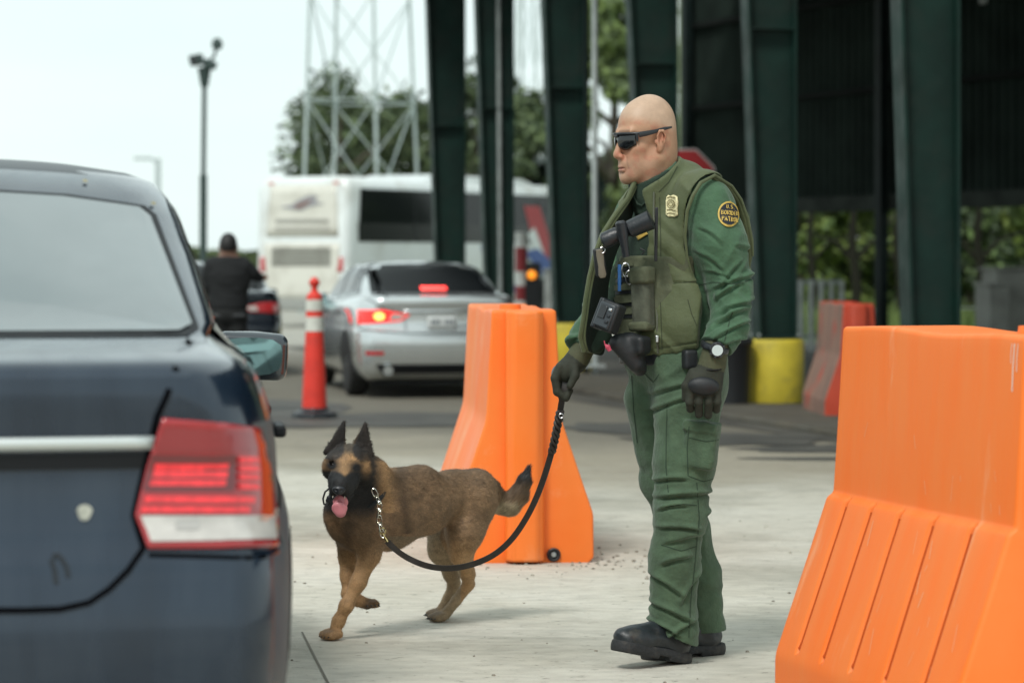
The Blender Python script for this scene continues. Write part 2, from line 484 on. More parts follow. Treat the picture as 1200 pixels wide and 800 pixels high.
# ================================================================== ground
M_conc = material('pavement_concrete', (.53, .50, .42), .85, var_col=(.60, .575, .50), vscale=1.6, bump=.5, bscale=55, bdetail=8, bdist=.012, dirt=(.30, .285, .23), dscale=.5, dpos=(.48, .72), spots=(9.0, .76, (.30, .28, .24)))
def finish_ground(m):
    """world-space bands: broomed concrete near, brown dust, dark asphalt in the inspection lanes"""
    nt = m.node_tree; N = nt.nodes; L = nt.links; b = N['Principled BSDF']
    src = b.inputs['Base Color'].links[0].from_socket
    g = N.new('ShaderNodeNewGeometry'); sx = N.new('ShaderNodeSeparateXYZ'); L.new(g.outputs['Position'], sx.inputs[0])
    nz = N.new('ShaderNodeTexNoise'); nz.inputs['Scale'].default_value = .45; nz.inputs['Detail'].default_value = 6; L.new(g.outputs['Position'], nz.inputs['Vector'])
    def math_(op, a, bb=None):
        n = N.new('ShaderNodeMath'); n.operation = op
        for i, v in enumerate((a, bb)):
            if v is None: continue
            if isinstance(v, (int, float)): n.inputs[i].default_value = v
            else: L.new(v, n.inputs[i])
        return n.outputs[0]
    # distance along the lanes (their heading leans left), pushed about by noise
    yy = math_('ADD', math_('ADD', sx.outputs['Y'], math_('MULTIPLY', sx.outputs['X'], .35)), math_('MULTIPLY', math_('SUBTRACT', nz.outputs['Fac'], .5), 7.0))
    def band(a, b_):
        r = N.new('ShaderNodeMapRange'); r.interpolation_type = 'SMOOTHSTEP'; r.inputs['From Min'].default_value = a; r.inputs['From Max'].default_value = b_; L.new(yy, r.inputs['Value']); return r.outputs[0]
    def mixc(a, col, f, mode='MIX'):
        x = N.new('ShaderNodeMix'); x.data_type = 'RGBA'; x.blend_type = mode; L.new(f, x.inputs['Factor']); L.new(a, x.inputs['A']); x.inputs['B'].default_value = (*col, 1); return x.outputs['Result']
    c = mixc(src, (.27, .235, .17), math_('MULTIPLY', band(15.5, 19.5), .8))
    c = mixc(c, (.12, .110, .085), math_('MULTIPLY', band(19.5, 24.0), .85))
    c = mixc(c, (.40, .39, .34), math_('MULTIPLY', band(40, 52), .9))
    # broom lines and fine grit
    mp = N.new('ShaderNodeMapping'); mp.inputs['Scale'].default_value = (9.0, 16.0, 1.0); mp.inputs['Rotation'].default_value = (0, 0, R(4)); L.new(g.outputs['Position'], mp.inputs['Vector'])
    bn = N.new('ShaderNodeTexNoise'); bn.inputs['Scale'].default_value = 1.0; bn.inputs['Detail'].default_value = 4; L.new(mp.outputs[0], bn.inputs['Vector'])
    r = N.new('ShaderNodeMapRange'); r.inputs['From Min'].default_value = .35; r.inputs['From Max'].default_value = .62; r.inputs['To Min'].default_value = .84; r.inputs['To Max'].default_value = 1.0; L.new(bn.outputs['Fac'], r.inputs['Value'])
    mm = N.new('ShaderNodeMix'); mm.data_type = 'RGBA'; mm.blend_type = 'MULTIPLY'; mm.inputs['Factor'].default_value = 1; L.new(c, mm.inputs['A']); L.new(r.outputs[0], mm.inputs['B'])
    c = mm.outputs['Result']
    # thin dark cracks and chips
    v = N.new('ShaderNodeTexNoise'); v.inputs['Scale'].default_value = 1.0; v.inputs['Detail'].default_value = 7; v.inputs['Roughness'].default_value = .7
    mp2 = N.new('ShaderNodeMapping'); mp2.inputs['Scale'].default_value = (17.0, 24.0, 1.0); L.new(g.outputs['Position'], mp2.inputs['Vector']); L.new(mp2.outputs[0], v.inputs['Vector'])
    r2 = N.new('ShaderNodeMapRange'); r2.inputs['From Min'].default_value = .60; r2.inputs['From Max'].default_value = .66; L.new(v.outputs['Fac'], r2.inputs['Value'])
    c = mixc(c, (.16, .15, .12), math_('MULTIPLY', r2.outputs[0], .75))
    L.new(c, b.inputs['Base Color'])
    bp = [n for n in N if n.bl_idname == 'ShaderNodeBump'][0]
    h = math_('ADD', bp.inputs['Height'].links[0].from_socket, math_('SUBTRACT', math_('MULTIPLY', bn.outputs['Fac'], .9), math_('MULTIPLY', r2.outputs[0], .6)))
    L.new(h, bp.inputs['Height'])
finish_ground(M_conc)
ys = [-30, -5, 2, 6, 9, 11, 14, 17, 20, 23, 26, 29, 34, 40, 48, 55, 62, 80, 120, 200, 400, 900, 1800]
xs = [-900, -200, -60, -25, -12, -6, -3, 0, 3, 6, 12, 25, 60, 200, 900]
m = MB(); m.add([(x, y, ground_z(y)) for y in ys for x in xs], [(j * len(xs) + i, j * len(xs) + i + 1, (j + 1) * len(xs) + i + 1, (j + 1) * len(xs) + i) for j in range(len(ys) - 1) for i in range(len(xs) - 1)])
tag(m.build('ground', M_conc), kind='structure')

def gsheet(name, poly, mat, dz=.004, kind='structure'):
    bm = bmesh.new(); f_ = bm.faces.new([bm.verts.new((x, y, 0)) for x, y in poly]); bmesh.ops.triangulate(bm, faces=[f_])
    for y in ys[2:-3]: bmesh.ops.bisect_plane(bm, geom=bm.verts[:] + bm.edges[:] + bm.faces[:], plane_co=(0, y, 0), plane_no=(0, 1, 0))
    for v in bm.verts: v.co.z = ground_z(v.co.y) + dz
    me = bpy.data.meshes.new(name); bm.normal_update(); bm.to_mesh(me); bm.free()
    o = bpy.data.objects.new(name, me); COL.objects.link(o); me.materials.append(mat); return tag(o, kind=kind)
# saw-cut joints in the pavement
M_joint = material('joint_filler', (.17, .16, .13), .9)
for (x0, y0, x1, y1) in ((-.72, 9.75, -.50, 8.2), (-.50, 8.2, -.36, 7.0), (-.36, 7.0, .1, 3.0)):
    d = Vector((x1 - x0, y1 - y0)).normalized(); n = Vector((-d.y, d.x)) * .0035
    gsheet('pavement_joint', [(x0 - n.x, y0 - n.y), (x0 + n.x, y0 + n.y), (x1 + n.x, y1 + n.y), (x1 - n.x, y1 - n.y)], M_joint)
# pebbles and chips of gravel lying about
M_peb = material('pebbles', (.24, .22, .18), .9, var=.4, vscale=40)
m = MB()
for i in range(300):
    if i < 150: x, y = random.gauss(.30, .22), 12.15 + random.gauss(0, .28)
    else: x, y = random.uniform(-1.2, 2.3), random.uniform(7.6, 15)
    r = random.uniform(.002, .007) * (1.3 if i < 150 else 1)
    m.box((x, y, ground_z(y) + r * .4), (r * random.uniform(1, 2.4), r * 1.6, r * .9), Matrix.Rotation(random.uniform(0, 3), 3, 'Z'), .6)
tag(m.build('gravel', M_peb), kind='stuff')

# raised island with the columns
M_kerb = material('kerb_concrete', (.065, .056, .040), .9, var=.3, vscale=3, bump=.5, bscale=25, bdist=.02, dirt=(.08, .075, .06), dscale=1.2, dpos=(.45, .65))
row = lambda Y: 3.2 - .2045 * (Y - 22.2)            # X of the column row at distance Y
m = MB(); A = [(row(Y) - .7, Y) for Y in np.linspace(21.2, 50, 16)]; B = [(row(Y) + .55, Y) for Y in np.linspace(21.2, 50, 16)]
loop = A + B[::-1]; n = len(loop)
top = [Vector((x, y, ground_z(y) + .06)) for x, y in loop]; bot = [Vector((x, y, ground_z(y) - .02)) for x, y in loop]
m.add(top + bot, [(i, i + 1, n - 2 - i, n - 1 - i) for i in range(15)] + [(k, (k + 1) % n, n + (k + 1) % n, n + k) for k in range(n)])
tag(m.build('kerb_island', M_kerb, bevel=.03), kind='structure')
gsheet('shed_floor', [(row(15) + .2, 15), (row(20) - .9, 20), (row(50) - 1.6, 50), (30, 56), (40, 15)], material('shed_asphalt', (.060, .056, .046), .85, var=.35, vscale=1.5, bump=.5, bscale=30, dirt=(.12, .11, .085), dscale=.8, dpos=(.5, .72)), .006)
# tyre tracks and oil on the lanes beside the island
M_oil = material('asphalt_patch', (.06, .058, .05), .7, var=.3, vscale=2, bump=.3, bscale=30)
def blob(cx, cy, rx, ry, rot=0, seed=0, n=22):
    r = random.Random(seed); out = []
    for k in range(n):
        a = 2 * math.pi * k / n; q = 1 + r.uniform(-.18, .18); x, y = rx * q * math.cos(a), ry * q * math.sin(a)
        out.append((cx + x * math.cos(rot) - y * math.sin(rot), cy + x * math.sin(rot) + y * math.cos(rot)))
    return out
for i, a in enumerate([(2.55, 20.6, .9, .5, .1), (1.7, 21.9, .8, .9, .2), (3.6, 19.3, .9, .28, -.1), (1.0, 23.5, .5, 1.1, .2), (2.2, 19.4, .7, .16, 0), (-1.2, 25.0, 1.6, 1.4, 0.1), (-3.2, 27.5, 1.5, 3, .1)]):
    gsheet('asphalt_patch', blob(*a, seed=i), M_oil, .004 + .004 * (i % 2))

# ================================================================== canopy of the inspection station
M_col = material('green_steel_paint', (.005, .023, .0175), .6, spec=.3, var=.25, vscale=2.5, bump=.08, bscale=8, dirt=(.016, .026, .021), dscale=2.2, dpos=(.5, .75), rvar=.12)
M_cold = material('dark_green_steel', (.006, .013, .012), .7, spec=.2, var=.3, vscale=3)
M_yel = material('yellow_paint', (.62, .50, .045), .6, var=.12, vscale=5, bump=.25, bscale=20, dirt=(.30, .24, .06), dscale=3.5, dpos=(.52, .75))
M_grey = material('galvanised_steel', (.30, .33, .32), .5, metal=.3, var=.2, vscale=6)
M_white = material('white_paint', (.62, .65, .62), .6, var=.1, vscale=3, dirt=(.35, .36, .32), dscale=2.5, dpos=(.5, .75))
def ibeam(m, base, top, w0, w1, shift, dep=.30, tw=.02, tf=.024):
    """tapered I-section, web across the picture; the left flange leans by (w1 - w0)"""
    bx, by, bz = base
    def q(x, y, z): return (bx + x, by + y, z)
    # web
    m.add([q(-w0 / 2, -tw / 2, bz), q(w0 / 2, -tw / 2, bz), q(w0 / 2, tw / 2, bz), q(-w0 / 2, tw / 2, bz),
           q(w0 / 2 - w1, -tw / 2, top), q(w0 / 2 + shift, -tw / 2, top), q(w0 / 2 + shift, tw / 2, top), q(w0 / 2 - w1, tw / 2, top)],
          [(0, 3, 2, 1), (4, 5, 6, 7), (0, 1, 5, 4), (1, 2, 6, 5), (2, 3, 7, 6), (3, 0, 4, 7)])
def column(px_, Y, w0, w1, ph, label, plinth=True, dep=.26):
    x = (px_ - 600) * Y / FPX; gz = ground_z(Y) + .06
    e = empty('steel_column', (x, Y, gz), R(11), label, 'column', 'tapered green columns of the canopy')
    H_ = 6.2 - gz
    m = MB(); ibeam(m, (0, 0, (.62 if plinth else .0)), H_, w0, w1, 0); m.build('web', M_col, e)
    for s, nm in ((-1, 'flange'), (1, 'flange')):
        m = MB(); x0 = s * w0 / 2 + (0 if s > 0 else 0); x1 = w0 / 2 if s > 0 else w0 / 2 - w1; z0 = .62 if plinth else 0
        m.add([(x0 - .014, -dep / 2, z0), (x0 + .014, -dep / 2, z0), (x0 + .014, dep / 2, z0), (x0 - .014, dep / 2, z0),
               (x1 - .014, -dep / 2, H_), (x1 + .014, -dep / 2, H_), (x1 + .014, dep / 2, H_), (x1 - .014, dep / 2, H_)],
              [(0, 3, 2, 1), (4, 5, 6, 7), (0, 1, 5, 4), (1, 2, 6, 5), (2, 3, 7, 6), (3, 0, 4, 7)]); m.build(nm, M_col, e, bevel=.003)
    # stiffeners and base plate
    for z in (3.6,):
        f_ = z / H_; xa = -w0 / 2 + (w0 - w1) * f_; m = MB(); m.box(((xa + w0 / 2) / 2, -.07, z), (w0 / 2 - xa - .03, .12, .014)); m.build('stiffener', M_col, e)
    if plinth:
        m = MB(); m.lathe([(.275, 0), (.285, .02), (.285, .57), (.275, .60), (.26, .612)], n=32); m.build('plinth', M_yel, e, smooth=True, angle=30)
        m = MB(); m.box((0, 0, .626), (w0 + .08, dep + .05, .026)); bpz = m.build('base_plate', M_col, e, bevel=.004)
        for a, b in ((-1, -1), (1, -1), (-1, 1), (1, 1)):
            m = MB(); m.lathe([(.014, .638), (.014, .665), (.006, .67)], (a * (w0 / 2 + .02), b * (dep / 2 + .005), 0), 8); m.build('anchor_bolt', M_grey, bpz)
    return e
column(1091, 22.2, .37, .56, 0, 'wide green column behind the big orange barrier at right')
column(908, 27.5, .35, .56, 0, 'tapered green column rising from the bright yellow round plinth')
column(772, 32.0, .35, .62, 0, 'dark tapered column rising straight behind the bald officer')
column(667, 36.2, .36, .58, 0, 'tapered green column beside the white pole, left of the officer')
c2 = column(585, 40.8, .36, .56, 0, 'green column with a pale downpipe, between the silver sedan and the pale pole')
m = MB(); m.tube([(.0, -.09, .64), (-.03, -.09, 5.9)], .035, 10); m.build('downpipe', M_grey, c2, smooth=True, angle=40)
column(528, 45.8, .42, .62, 0, 'farthest green column, standing right behind the silver sedan roof')
# rafters and roof
M_roof = material('roof_sheet', (.022, .030, .028), .7, var=.2, vscale=1)
rf = empty('canopy_roof', (row(36), 36, 0), 0, 'dark sheet-metal roof high over the inspection lanes', 'roof')
RX, RY = row(36), 36
m = MB()
pts = [(4.6, 8), (row(19) - .6, 19), (row(50) - .6, 50), (row(50) + 19, 54), (24, 8)]  # front part, out of view, added to darken the right columns
m.prism(pts, lambda x, y: Vector((x - RX, y - RY, 6.55)), lambda x, y: Vector((x - RX, y - RY, 6.62))); m.build('roof_sheet', M_roof, rf)
for Y in (22.2, 27.5, 32.0, 36.2, 40.8, 45.8):
    m = MB(); m.bar((row(Y) - RX - .3, Y - RY, 6.33), (row(Y) - RX + 15, Y - RY + 2.6, 6.33), .22, .42); m.build('rafter', M_cold, rf, bevel=.01)
for i in range(8):
    m = MB(); m.bar((row(20) - RX + 1.6 * i, 20 - RY, 6.58 - .045), (row(50) - RX + 1.9 * i, 50 - RY, 6.58 - .045), .08, .06); m.build('purlin', M_cold, rf)
# far side wall that closes the shed above head height
W0, W1 = Vector((3.34, 53.7, 0)), Vector((17.5, 19.7, 0))  # near end lengthened out of view to keep light off the shed
wdir = (W1 - W0).normalized(); wn = Vector((wdir.y, -wdir.x, 0)); wn = wn if wn.y < 0 else -wn
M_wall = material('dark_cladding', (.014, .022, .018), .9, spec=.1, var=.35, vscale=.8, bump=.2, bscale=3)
we = empty('canopy_wall', (W0.x, W0.y, 0), math.atan2(wdir.y, wdir.x), 'dark ribbed cladding wall hanging high above the shed opening', 'wall')
WL = (W1 - W0).length; m = MB(); nrib = 150
prof = []
for i in range(nrib):
    x = WL * i / nrib; w = WL / nrib; prof += [(x, 0), (x + w * .55, 0), (x + w * .65, -.035), (x + w * .9, -.035)]
prof.append((WL, 0)); k = len(prof)
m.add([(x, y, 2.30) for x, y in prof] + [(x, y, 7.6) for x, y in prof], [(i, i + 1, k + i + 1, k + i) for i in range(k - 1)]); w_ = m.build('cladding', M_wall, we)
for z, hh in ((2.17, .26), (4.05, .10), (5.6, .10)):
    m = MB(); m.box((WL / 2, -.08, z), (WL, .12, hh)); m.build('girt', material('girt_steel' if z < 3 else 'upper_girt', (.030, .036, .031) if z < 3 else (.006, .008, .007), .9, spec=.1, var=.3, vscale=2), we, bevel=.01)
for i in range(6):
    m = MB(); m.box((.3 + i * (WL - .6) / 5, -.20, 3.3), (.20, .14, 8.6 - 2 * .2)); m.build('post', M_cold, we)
# small high signs / lamps under the roof
for (px_, py_, Y, w, h) in ((1098, 3, 44, .13, .25), (1152, 1, 43, .10, .10)):
    p = at(px_, py_, Y); e = empty('shed_lamp', tuple(p), 0, 'small pale %s fixed high on the dark shed wall' % ('box lamp' if h > .2 else 'round lamp near the corner'), 'lamp')
    m = MB(); m.box((0, 0, 0), (w, .1, h)); m.build('housing', M_grey, e, bevel=.01); m = MB(); m.box((0, -.056, -.02), (w * .8, .012, h * .6)); m.build('diffuser', M_white, e)

# white conduit pole and dark pipe beside the third column
def pole(name, px_, Y, top_py, r, mat, label, cat, foot=True):
    x = (px_ - 600) * Y / FPX; gz = ground_z(Y); ztop = EYE + (300 - top_py) * Y / FPX
    e = empty(name, (x, Y, gz), 0, label, cat)
    m = MB(); m.tube([(0, 0, 0), (0, 0, ztop - gz)], r, 12); m.build('shaft', mat, e, smooth=True, angle=30)
    if foot: m = MB(); m.box((0, 0, .16), (.26, .26, .03)); m.build('foot_plate', mat, e, bevel=.004)
    return e
pole('conduit_pole', 697, 35.2, -30, .038, material('pale_steel', (.42, .46, .45), .5, metal=.2, var=.1), 'slim pale steel pole standing between the green columns', 'pole')
pole('drain_pipe', 687, 35.8, -30, .03, M_cold, 'thin dark pipe running up beside the pale pole', 'pipe')
pole('roof_post', 801, 60, -30, .10, material('mossy_post', (.16, .20, .12), .8, var=.3, vscale=3), 'greenish post showing in the gap above the stop sign', 'post')

# stop sign behind the officer's head
sx_, sY = 801, 34.0; x = (sx_ - 600) * sY / FPX; e = empty('stop_sign', (x, sY, ground_z(sY)), 0, 'red octagonal stop sign half hidden behind the bald head', 'sign')
zc = EYE + (300 - 189) * sY / FPX
m = MB(); octg = lambda r: [(r * math.cos(R(22.5 + 45 * k)), r * math.sin(R(22.5 + 45 * k))) for k in range(8)]
m = MB(); m.prism(octg(.405), lambda a, b: Vector((a, -.002, zc + b)), lambda a, b: Vector((a, .002, zc + b))); m.build('border', material('sign_white', (.55, .52, .50), .5), e)
m = MB(); m.prism(octg(.380), lambda a, b: Vector((a, -.006, zc + b)), lambda a, b: Vector((a, -.003, zc + b))); fc = m.build('face', material('sign_red', (.42, .02, .024), .5), e)
text_obj('lettering', 'STOP', .30, material('sign_white', (.6, .6, .6)), fc, (0, -.0085, zc - .02), (R(90), 0, 0), bold=.008)
m = MB(); m.box((0, .03, zc / 2 + .1), (.05, .04, zc + .5)); m.build('post', M_grey, e)
# ================================================================== beyond the station
M_leafs = [material('leaf_dark', (.045, .070, .030), .7, var=.3, vscale=.6), material('leaf_mid', (.085, .12, .045), .7, var=.3, vscale=.6), material('leaf_light', (.12, .17, .045), .7, var=.3, vscale=.6), material('leaf_bright', (.20, .27, .06), .7, var=.35, vscale=.8), material('leaf_shrub', (.09, .14, .04), .7, var=.35, vscale=.8)]
M_bark = material('bark', (.09, .075, .055), .9, var=.3, vscale=4, bump=.6, bscale=12, bdist=.03)
def tree(x, Y, h, cr, label, mats=(0, 1), dens=5200, leaf=.16, cz=.64, seed=0, group='trees beyond the station', squat=1.0, trunk=True, name='broadleaf_tree', cat='tree', gz=None):
    r = np.random.default_rng(seed + 100); gz = ground_z(Y) if gz is None else gz
    e = empty(name, (x, Y, gz), 0, label, cat, group)
    m = MB(); cl = []
    if trunk:
        m.tube([(0, 0, -.1), (.05 * h * .3, 0, h * .25), (0, .03, h * .5), (.02, 0, h * .8)], [h * .030, h * .022, h * .014, h * .004], 9)
        for i in range(9):
            a = i * 2.4; z0 = h * r.uniform(.28, .55); L = cr * r.uniform(.6, .95)
            p1 = Vector((math.cos(a) * L * .5, math.sin(a) * L * .5, z0 + L * .4)); p2 = Vector((math.cos(a) * L, math.sin(a) * L, z0 + L * r.uniform(.5, .9)))
            m.tube([(0, 0, z0), p1, p2], [h * .011, h * .007, h * .002], 6)
        m.build('trunk', M_bark, e, smooth=True)
    nc = 30
    for i in range(nc):
        u = r.normal(0, 1, 3); u /= np.linalg.norm(u); q = r.uniform(.25, 1) ** .5
        cl.append((u * q * np.array([cr, cr, h * (1 - cz) * squat]) * .82 + np.array([0, 0, h * cz]), cr * r.uniform(.20, .36)))
    for mi, frac in zip(mats, (.55, .45)):
        n = int(dens * frac); ci = r.integers(0, nc, n); c = np.array([cl[i][0] for i in ci]); rad = np.array([cl[i][1] for i in ci])
        u = r.normal(0, 1, (n, 3)); u /= np.linalg.norm(u, axis=1)[:, None]
        p = c + u * (rad * r.uniform(.5, 1.08, n))[:, None]; p[:, 2] = np.maximum(p[:, 2], .1)
        a = r.normal(0, 1, (n, 3)); a /= np.linalg.norm(a, axis=1)[:, None]; b = np.cross(a, u + .01); b /= np.linalg.norm(b, axis=1)[:, None]
        s = leaf * r.uniform(.6, 1.3, (n, 1))
        V = np.stack([p - a * s, p + b * s * .55, p + a * s, p - b * s * .55], 1).reshape(-1, 3)
        me = bpy.data.meshes.new('crown'); me.vertices.add(len(V)); me.vertices.foreach_set('co', V.astype(np.float32).ravel())
        me.loops.add(n * 4); me.loops.foreach_set('vertex_index', np.arange(n * 4, dtype=np.int32)); me.polygons.add(n); me.polygons.foreach_set('loop_start', np.arange(0, n * 4, 4, dtype=np.int32)); me.update(calc_edges=True)
        me.materials.append(M_leafs[mi]); o = bpy.data.objects.new('crown', me); COL.objects.link(o); o.parent = e
    return e
X_ = lambda px_, Y: (px_ - 600) * Y / FPX
def hpx(py_, Y): return EYE + (300 - py_) * Y / FPX - ground_z(Y)
T = 92
def tree_(*a, **k): return tree(*a, **k)
tree(X_(398, T), T, hpx(70, T), 2.1, 'thin dark tree inside the leftmost legs of the lattice tower', (0, 1), 2600, .12, .66, 1)
tree(X_(438, T + 4), T + 4, hpx(40, T), 3.4, 'bushy olive tree between the tower legs above the bus', (0, 1), 6500, .14, .58, 2)
tree(X_(487, T + 9), T + 9, hpx(68, T), 2.8, 'rounded tree right of the tower, left of the far column', (1, 0), 4600, .15, .6, 3)
tree(X_(556, T + 2), T + 2, hpx(52, T), 2.6, 'tree showing between the two farthest green columns', (0, 1), 4200, .15, .6, 4)
tree(X_(620, T), T, hpx(92, T), 2.3, 'lower tree between the column with downpipe and the next', (0, 1), 4000, .15, .58, 5)
tree(X_(720, 78), 78, hpx(-40, 78), 2.1, 'tall pale green tree filling the gap beside the white pole', (1, 2), 6500, .15, .55, 6)
tree(X_(800, 95), 95, hpx(-20, 95), 2.0, 'tree glimpsed through the narrow gap behind the bald head', (1, 2), 3500, .15, .55, 7)
for i, (px_, Y, hh, cr, mt, lb) in enumerate([(860, 72, 3.4, 1.6, (0, 1), 'dark bush left of the slatted fence under the shed wall'), (935, 70, 4.4, 1.6, (1, 2), 'bright leafy tree above the slatted fence'), (985, 74, 4.6, 1.7, (1, 0), 'dark leaved tree behind the dirty red barrier'),
        (1030, 70, 4.0, 1.5, (2, 1), 'yellow green tree just left of the wide column'), (1085, 72, 4.2, 1.6, (0, 1), 'tree hidden behind the wide green column'), (1135, 66, 4.4, 1.3, (0, 1), 'dark tree right of the wide column'), (1185, 68, 4.6, 1.7, (1, 2), 'leafy tree at the right edge above the grey boxes'), (1240, 66, 4.6, 1.7, (1, 2), 'leafy tree beyond the right edge of the shed')]):
    tree(X_(px_, Y), Y, hh, cr * 1.15, lb, tuple({0: 0, 1: 4, 2: 3}[q] for q in mt), 4200, .13, .50, 20 + i, 'trees behind the shed opening', squat=1.15)
for px_, Y, r_, lb in ((951, 63, .10, 'dark slender trunk left of the dirty red barrier'), (1001, 60, .13, 'dark trunk above the dirty red barrier'), (1052, 62, .10, 'dark trunk at the left edge of the wide column'), (1148, 58, .12, 'dark leaning trunk right of the wide column')):
    e = empty('bare_tree', (X_(px_, Y), Y, ground_z(Y)), 0, lb, 'tree', 'dark trunks under the shed')
    m = MB(); m.tube([(0, 0, 0), (.06, 0, 1.0), (-.05, 0, 2.0), (.05, 0, 3.2)], [r_, r_ * .85, r_ * .7, r_ * .4], 9)
    for a in (-1, 1): m.tube([(0, 0, 1.5), (a * .4, .1, 1.95), (a * 1.0, .1, 2.15)], [r_ * .5, r_ * .35, r_ * .12], 7)
    m.build('trunk', material('dark_bark', (.022, .022, .016), .95, spec=.1), e, smooth=True)
M_grass = material('grass', (.10, .16, .04), .9, var=.3, vscale=3, bump=.6, bscale=30)
gsheet('grass_verge', [(3.0, 56), (14, 44), (40, 60), (40, 120), (0, 120)], M_grass, .012)
m = MB(); r = random.Random(5)
for i in range(5200):
    Y = r.uniform(57, 76); x = r.uniform(4.2, 14.5) if Y < 60 else r.uniform(3, 15); hgt = r.uniform(.15, .75); a = r.uniform(0, 6.3); w = .05
    z = ground_z(Y); m.add([(x - w * math.cos(a), Y - w * math.sin(a), z), (x + w * math.cos(a), Y + w * math.sin(a), z), (x + r.uniform(-.2, .2), Y + r.uniform(-.2, .2), z + hgt)], [(0, 1, 2)])
tag(m.build('tall_grass', M_leafs[2]), kind='stuff')

# distant tree line and field along the horizon at left
m = MB(); r = random.Random(9); cr_ = []
for i in range(9000):
    x = r.uniform(-95, 60); Y = 330 + r.uniform(-8, 8); hh = 1.9 + 1.2 * vnoise(np.array([[x * .12, 3., 1.]]))[0]; z = r.uniform(0, hh) + ground_z(Y); s = r.uniform(.25, .6); a = r.uniform(0, 3)
    m.add([(x - s, Y, z - s * .5), (x + s * .6, Y + s * math.sin(a), z - s * .6), (x + s, Y, z + s * .5), (x - s * .5, Y - s * math.cos(a), z + s * .6)], [(0, 1, 2, 3)])
tag(m.build('far_woods', M_leafs[1]), kind='stuff')

# ------------------------------------------------------------------ lattice towers
M_lat = material('galvanised_lattice', (.38, .45, .44), .6, metal=.0, var=.1)
def lattice(px0, px1, pxt0, pxt1, Y, H_, label, depth_px, r=.10):
    """square tower: base corners at px0..px1, narrowing to pxt0..pxt1 at the top of the picture"""
    gz = ground_z(Y); xb0, xb1 = X_(px0, Y), X_(px1, Y); zt = EYE + 300 * Y / FPX; xt0, xt1 = X_(pxt0, Y), X_(pxt1, Y)
    cx = (xb0 + xb1) / 2; e = empty('lattice_tower', (cx, Y, gz), 0, label, 'tower', 'steel lattice towers')
    def cor(z):
        t = (z - gz) / (zt - gz); a0 = xb0 + (xt0 - xb0) * t - cx; a1 = xb1 + (xt1 - xb1) * t - cx; w = (a1 - a0) / 2; mid = (a0 + a1) / 2
        sk = w * .42
        return [Vector((mid - w, 0 - w * .9, z - gz)), Vector((mid + w - sk * 1.6, -w * 1.1, z - gz)), Vector((mid + w, w * .9, z - gz)), Vector((mid - w + sk * 1.0, w * 1.1, z - gz))]
    lv = [gz + 3.1 * i for i in range(int(H_ / 3.1) + 1)]
    for k in range(4):
        m = MB(); m.bar(cor(lv[0])[k], cor(lv[-1])[k], r * 2.1, r * 2.1); m.build('leg', M_lat, e)
    for k in range(4):
        m = MB()
        for i in range(len(lv) - 1):
            a, b = cor(lv[i]), cor(lv[i + 1]); k2 = (k + 1) % 4
            m.bar(a[k], b[k2], r * .8)
            if k % 2 == 0: m.bar(a[k2], b[k], r * .8)
            if i % 2 == 0: m.bar(a[k], a[k2], r * .9)
        m.build('bracing', M_lat, e)
    return e
lattice(356, 494, 367, 478, 84, 17, 'large pale lattice tower standing over the left end of the bus', 20, .045)
lattice(597, 655, 607, 634, 118, 20, 'slender lattice tower seen between the green columns', 8, .04)

# camera mast
M_mast = material('mast_paint', (.035, .060, .055), .6)
mx_, mY = 239, 56.0
e = empty('camera_mast', (X_(mx_, mY), mY, ground_z(mY)), 0, 'dark mast with a cluster of cameras on top against the sky', 'mast')
zt = hpx(97, mY); zm = hpx(205, mY)
m = MB(); m.tube([(-.02, 0, 0), (-.01, 0, zm)], .075, 12); m.build('lower_shaft', M_mast, e, smooth=True, angle=30)
m = MB(); m.tube([(-.01, 0, zm), (.01, 0, zt)], .048, 12); m.build('upper_shaft', M_mast, e, smooth=True, angle=30)
m = MB(); m.tube([(.01, 0, zt - .08), (.01, 0, zt + .30)], [.075, .14], 12); m.build('head_mount', M_mast, e, smooth=True, angle=30)
m = MB(); m.box((-.14, -.05, zt + .44), (.26, .34, .20), Matrix.Rotation(R(-12), 3, 'Y')); c1 = m.build('camera', M_mast, e, bevel=.02)
m = MB(); m.lathe([(.07, -.25), (.07, -.22), (.06, -.22)], (-.18, 0, zt + .44), 12, 'y'); m.build('camera_lens', M_lens, c1)
m = MB(); m.box((.12, 0, zt + .36), (.24, .3, .16), Matrix.Rotation(R(20), 3, 'Y')); m.build('camera', M_mast, e, bevel=.02)
m = MB(); m.tube([(.02, 0, zt + .3), (.20, 0, zt + .52), (.25, 0, zt + .70)], .03, 8); m.build('bracket', M_mast, e)
m = MB(); m.lathe([(.03, .66), (.10, .70), (.11, .80), (.07, .88), (.01, .90)], (.26, 0, zt - .02), 14); m.build('dome_camera', M_mast, e, smooth=True)
def street_lamp(px_, Y, top, arm, label):
    e = empty('street_lamp', (X_(px_, Y), Y, ground_z(Y)), 0, label, 'street lamp', 'far pale street lamps')
    h = hpx(top, Y); M_ = material('pale_lamp_steel', (.42, .48, .48), .6)
    m = MB(); m.tube([(0, 0, 0), (0, 0, h)], [.17, .14], 10); m.build('shaft', M_, e, smooth=True)
    m = MB(); m.tube([(0, 0, h - .25), (arm * .5, 0, h), (arm, 0, h + .02)], .07, 8); m.build('arm', M_, e, smooth=True)
    m = MB(); m.box((arm * 1.25, 0, h + .02), (.9, .35, .16)); m.build('lamp_head', M_, e, bevel=.04)
street_lamp(185, 150, 186, -.65, 'faint far street lamp left of the camera mast')
street_lamp(351, 150, 181, -.9, 'faint far street lamp above the left corner of the bus')
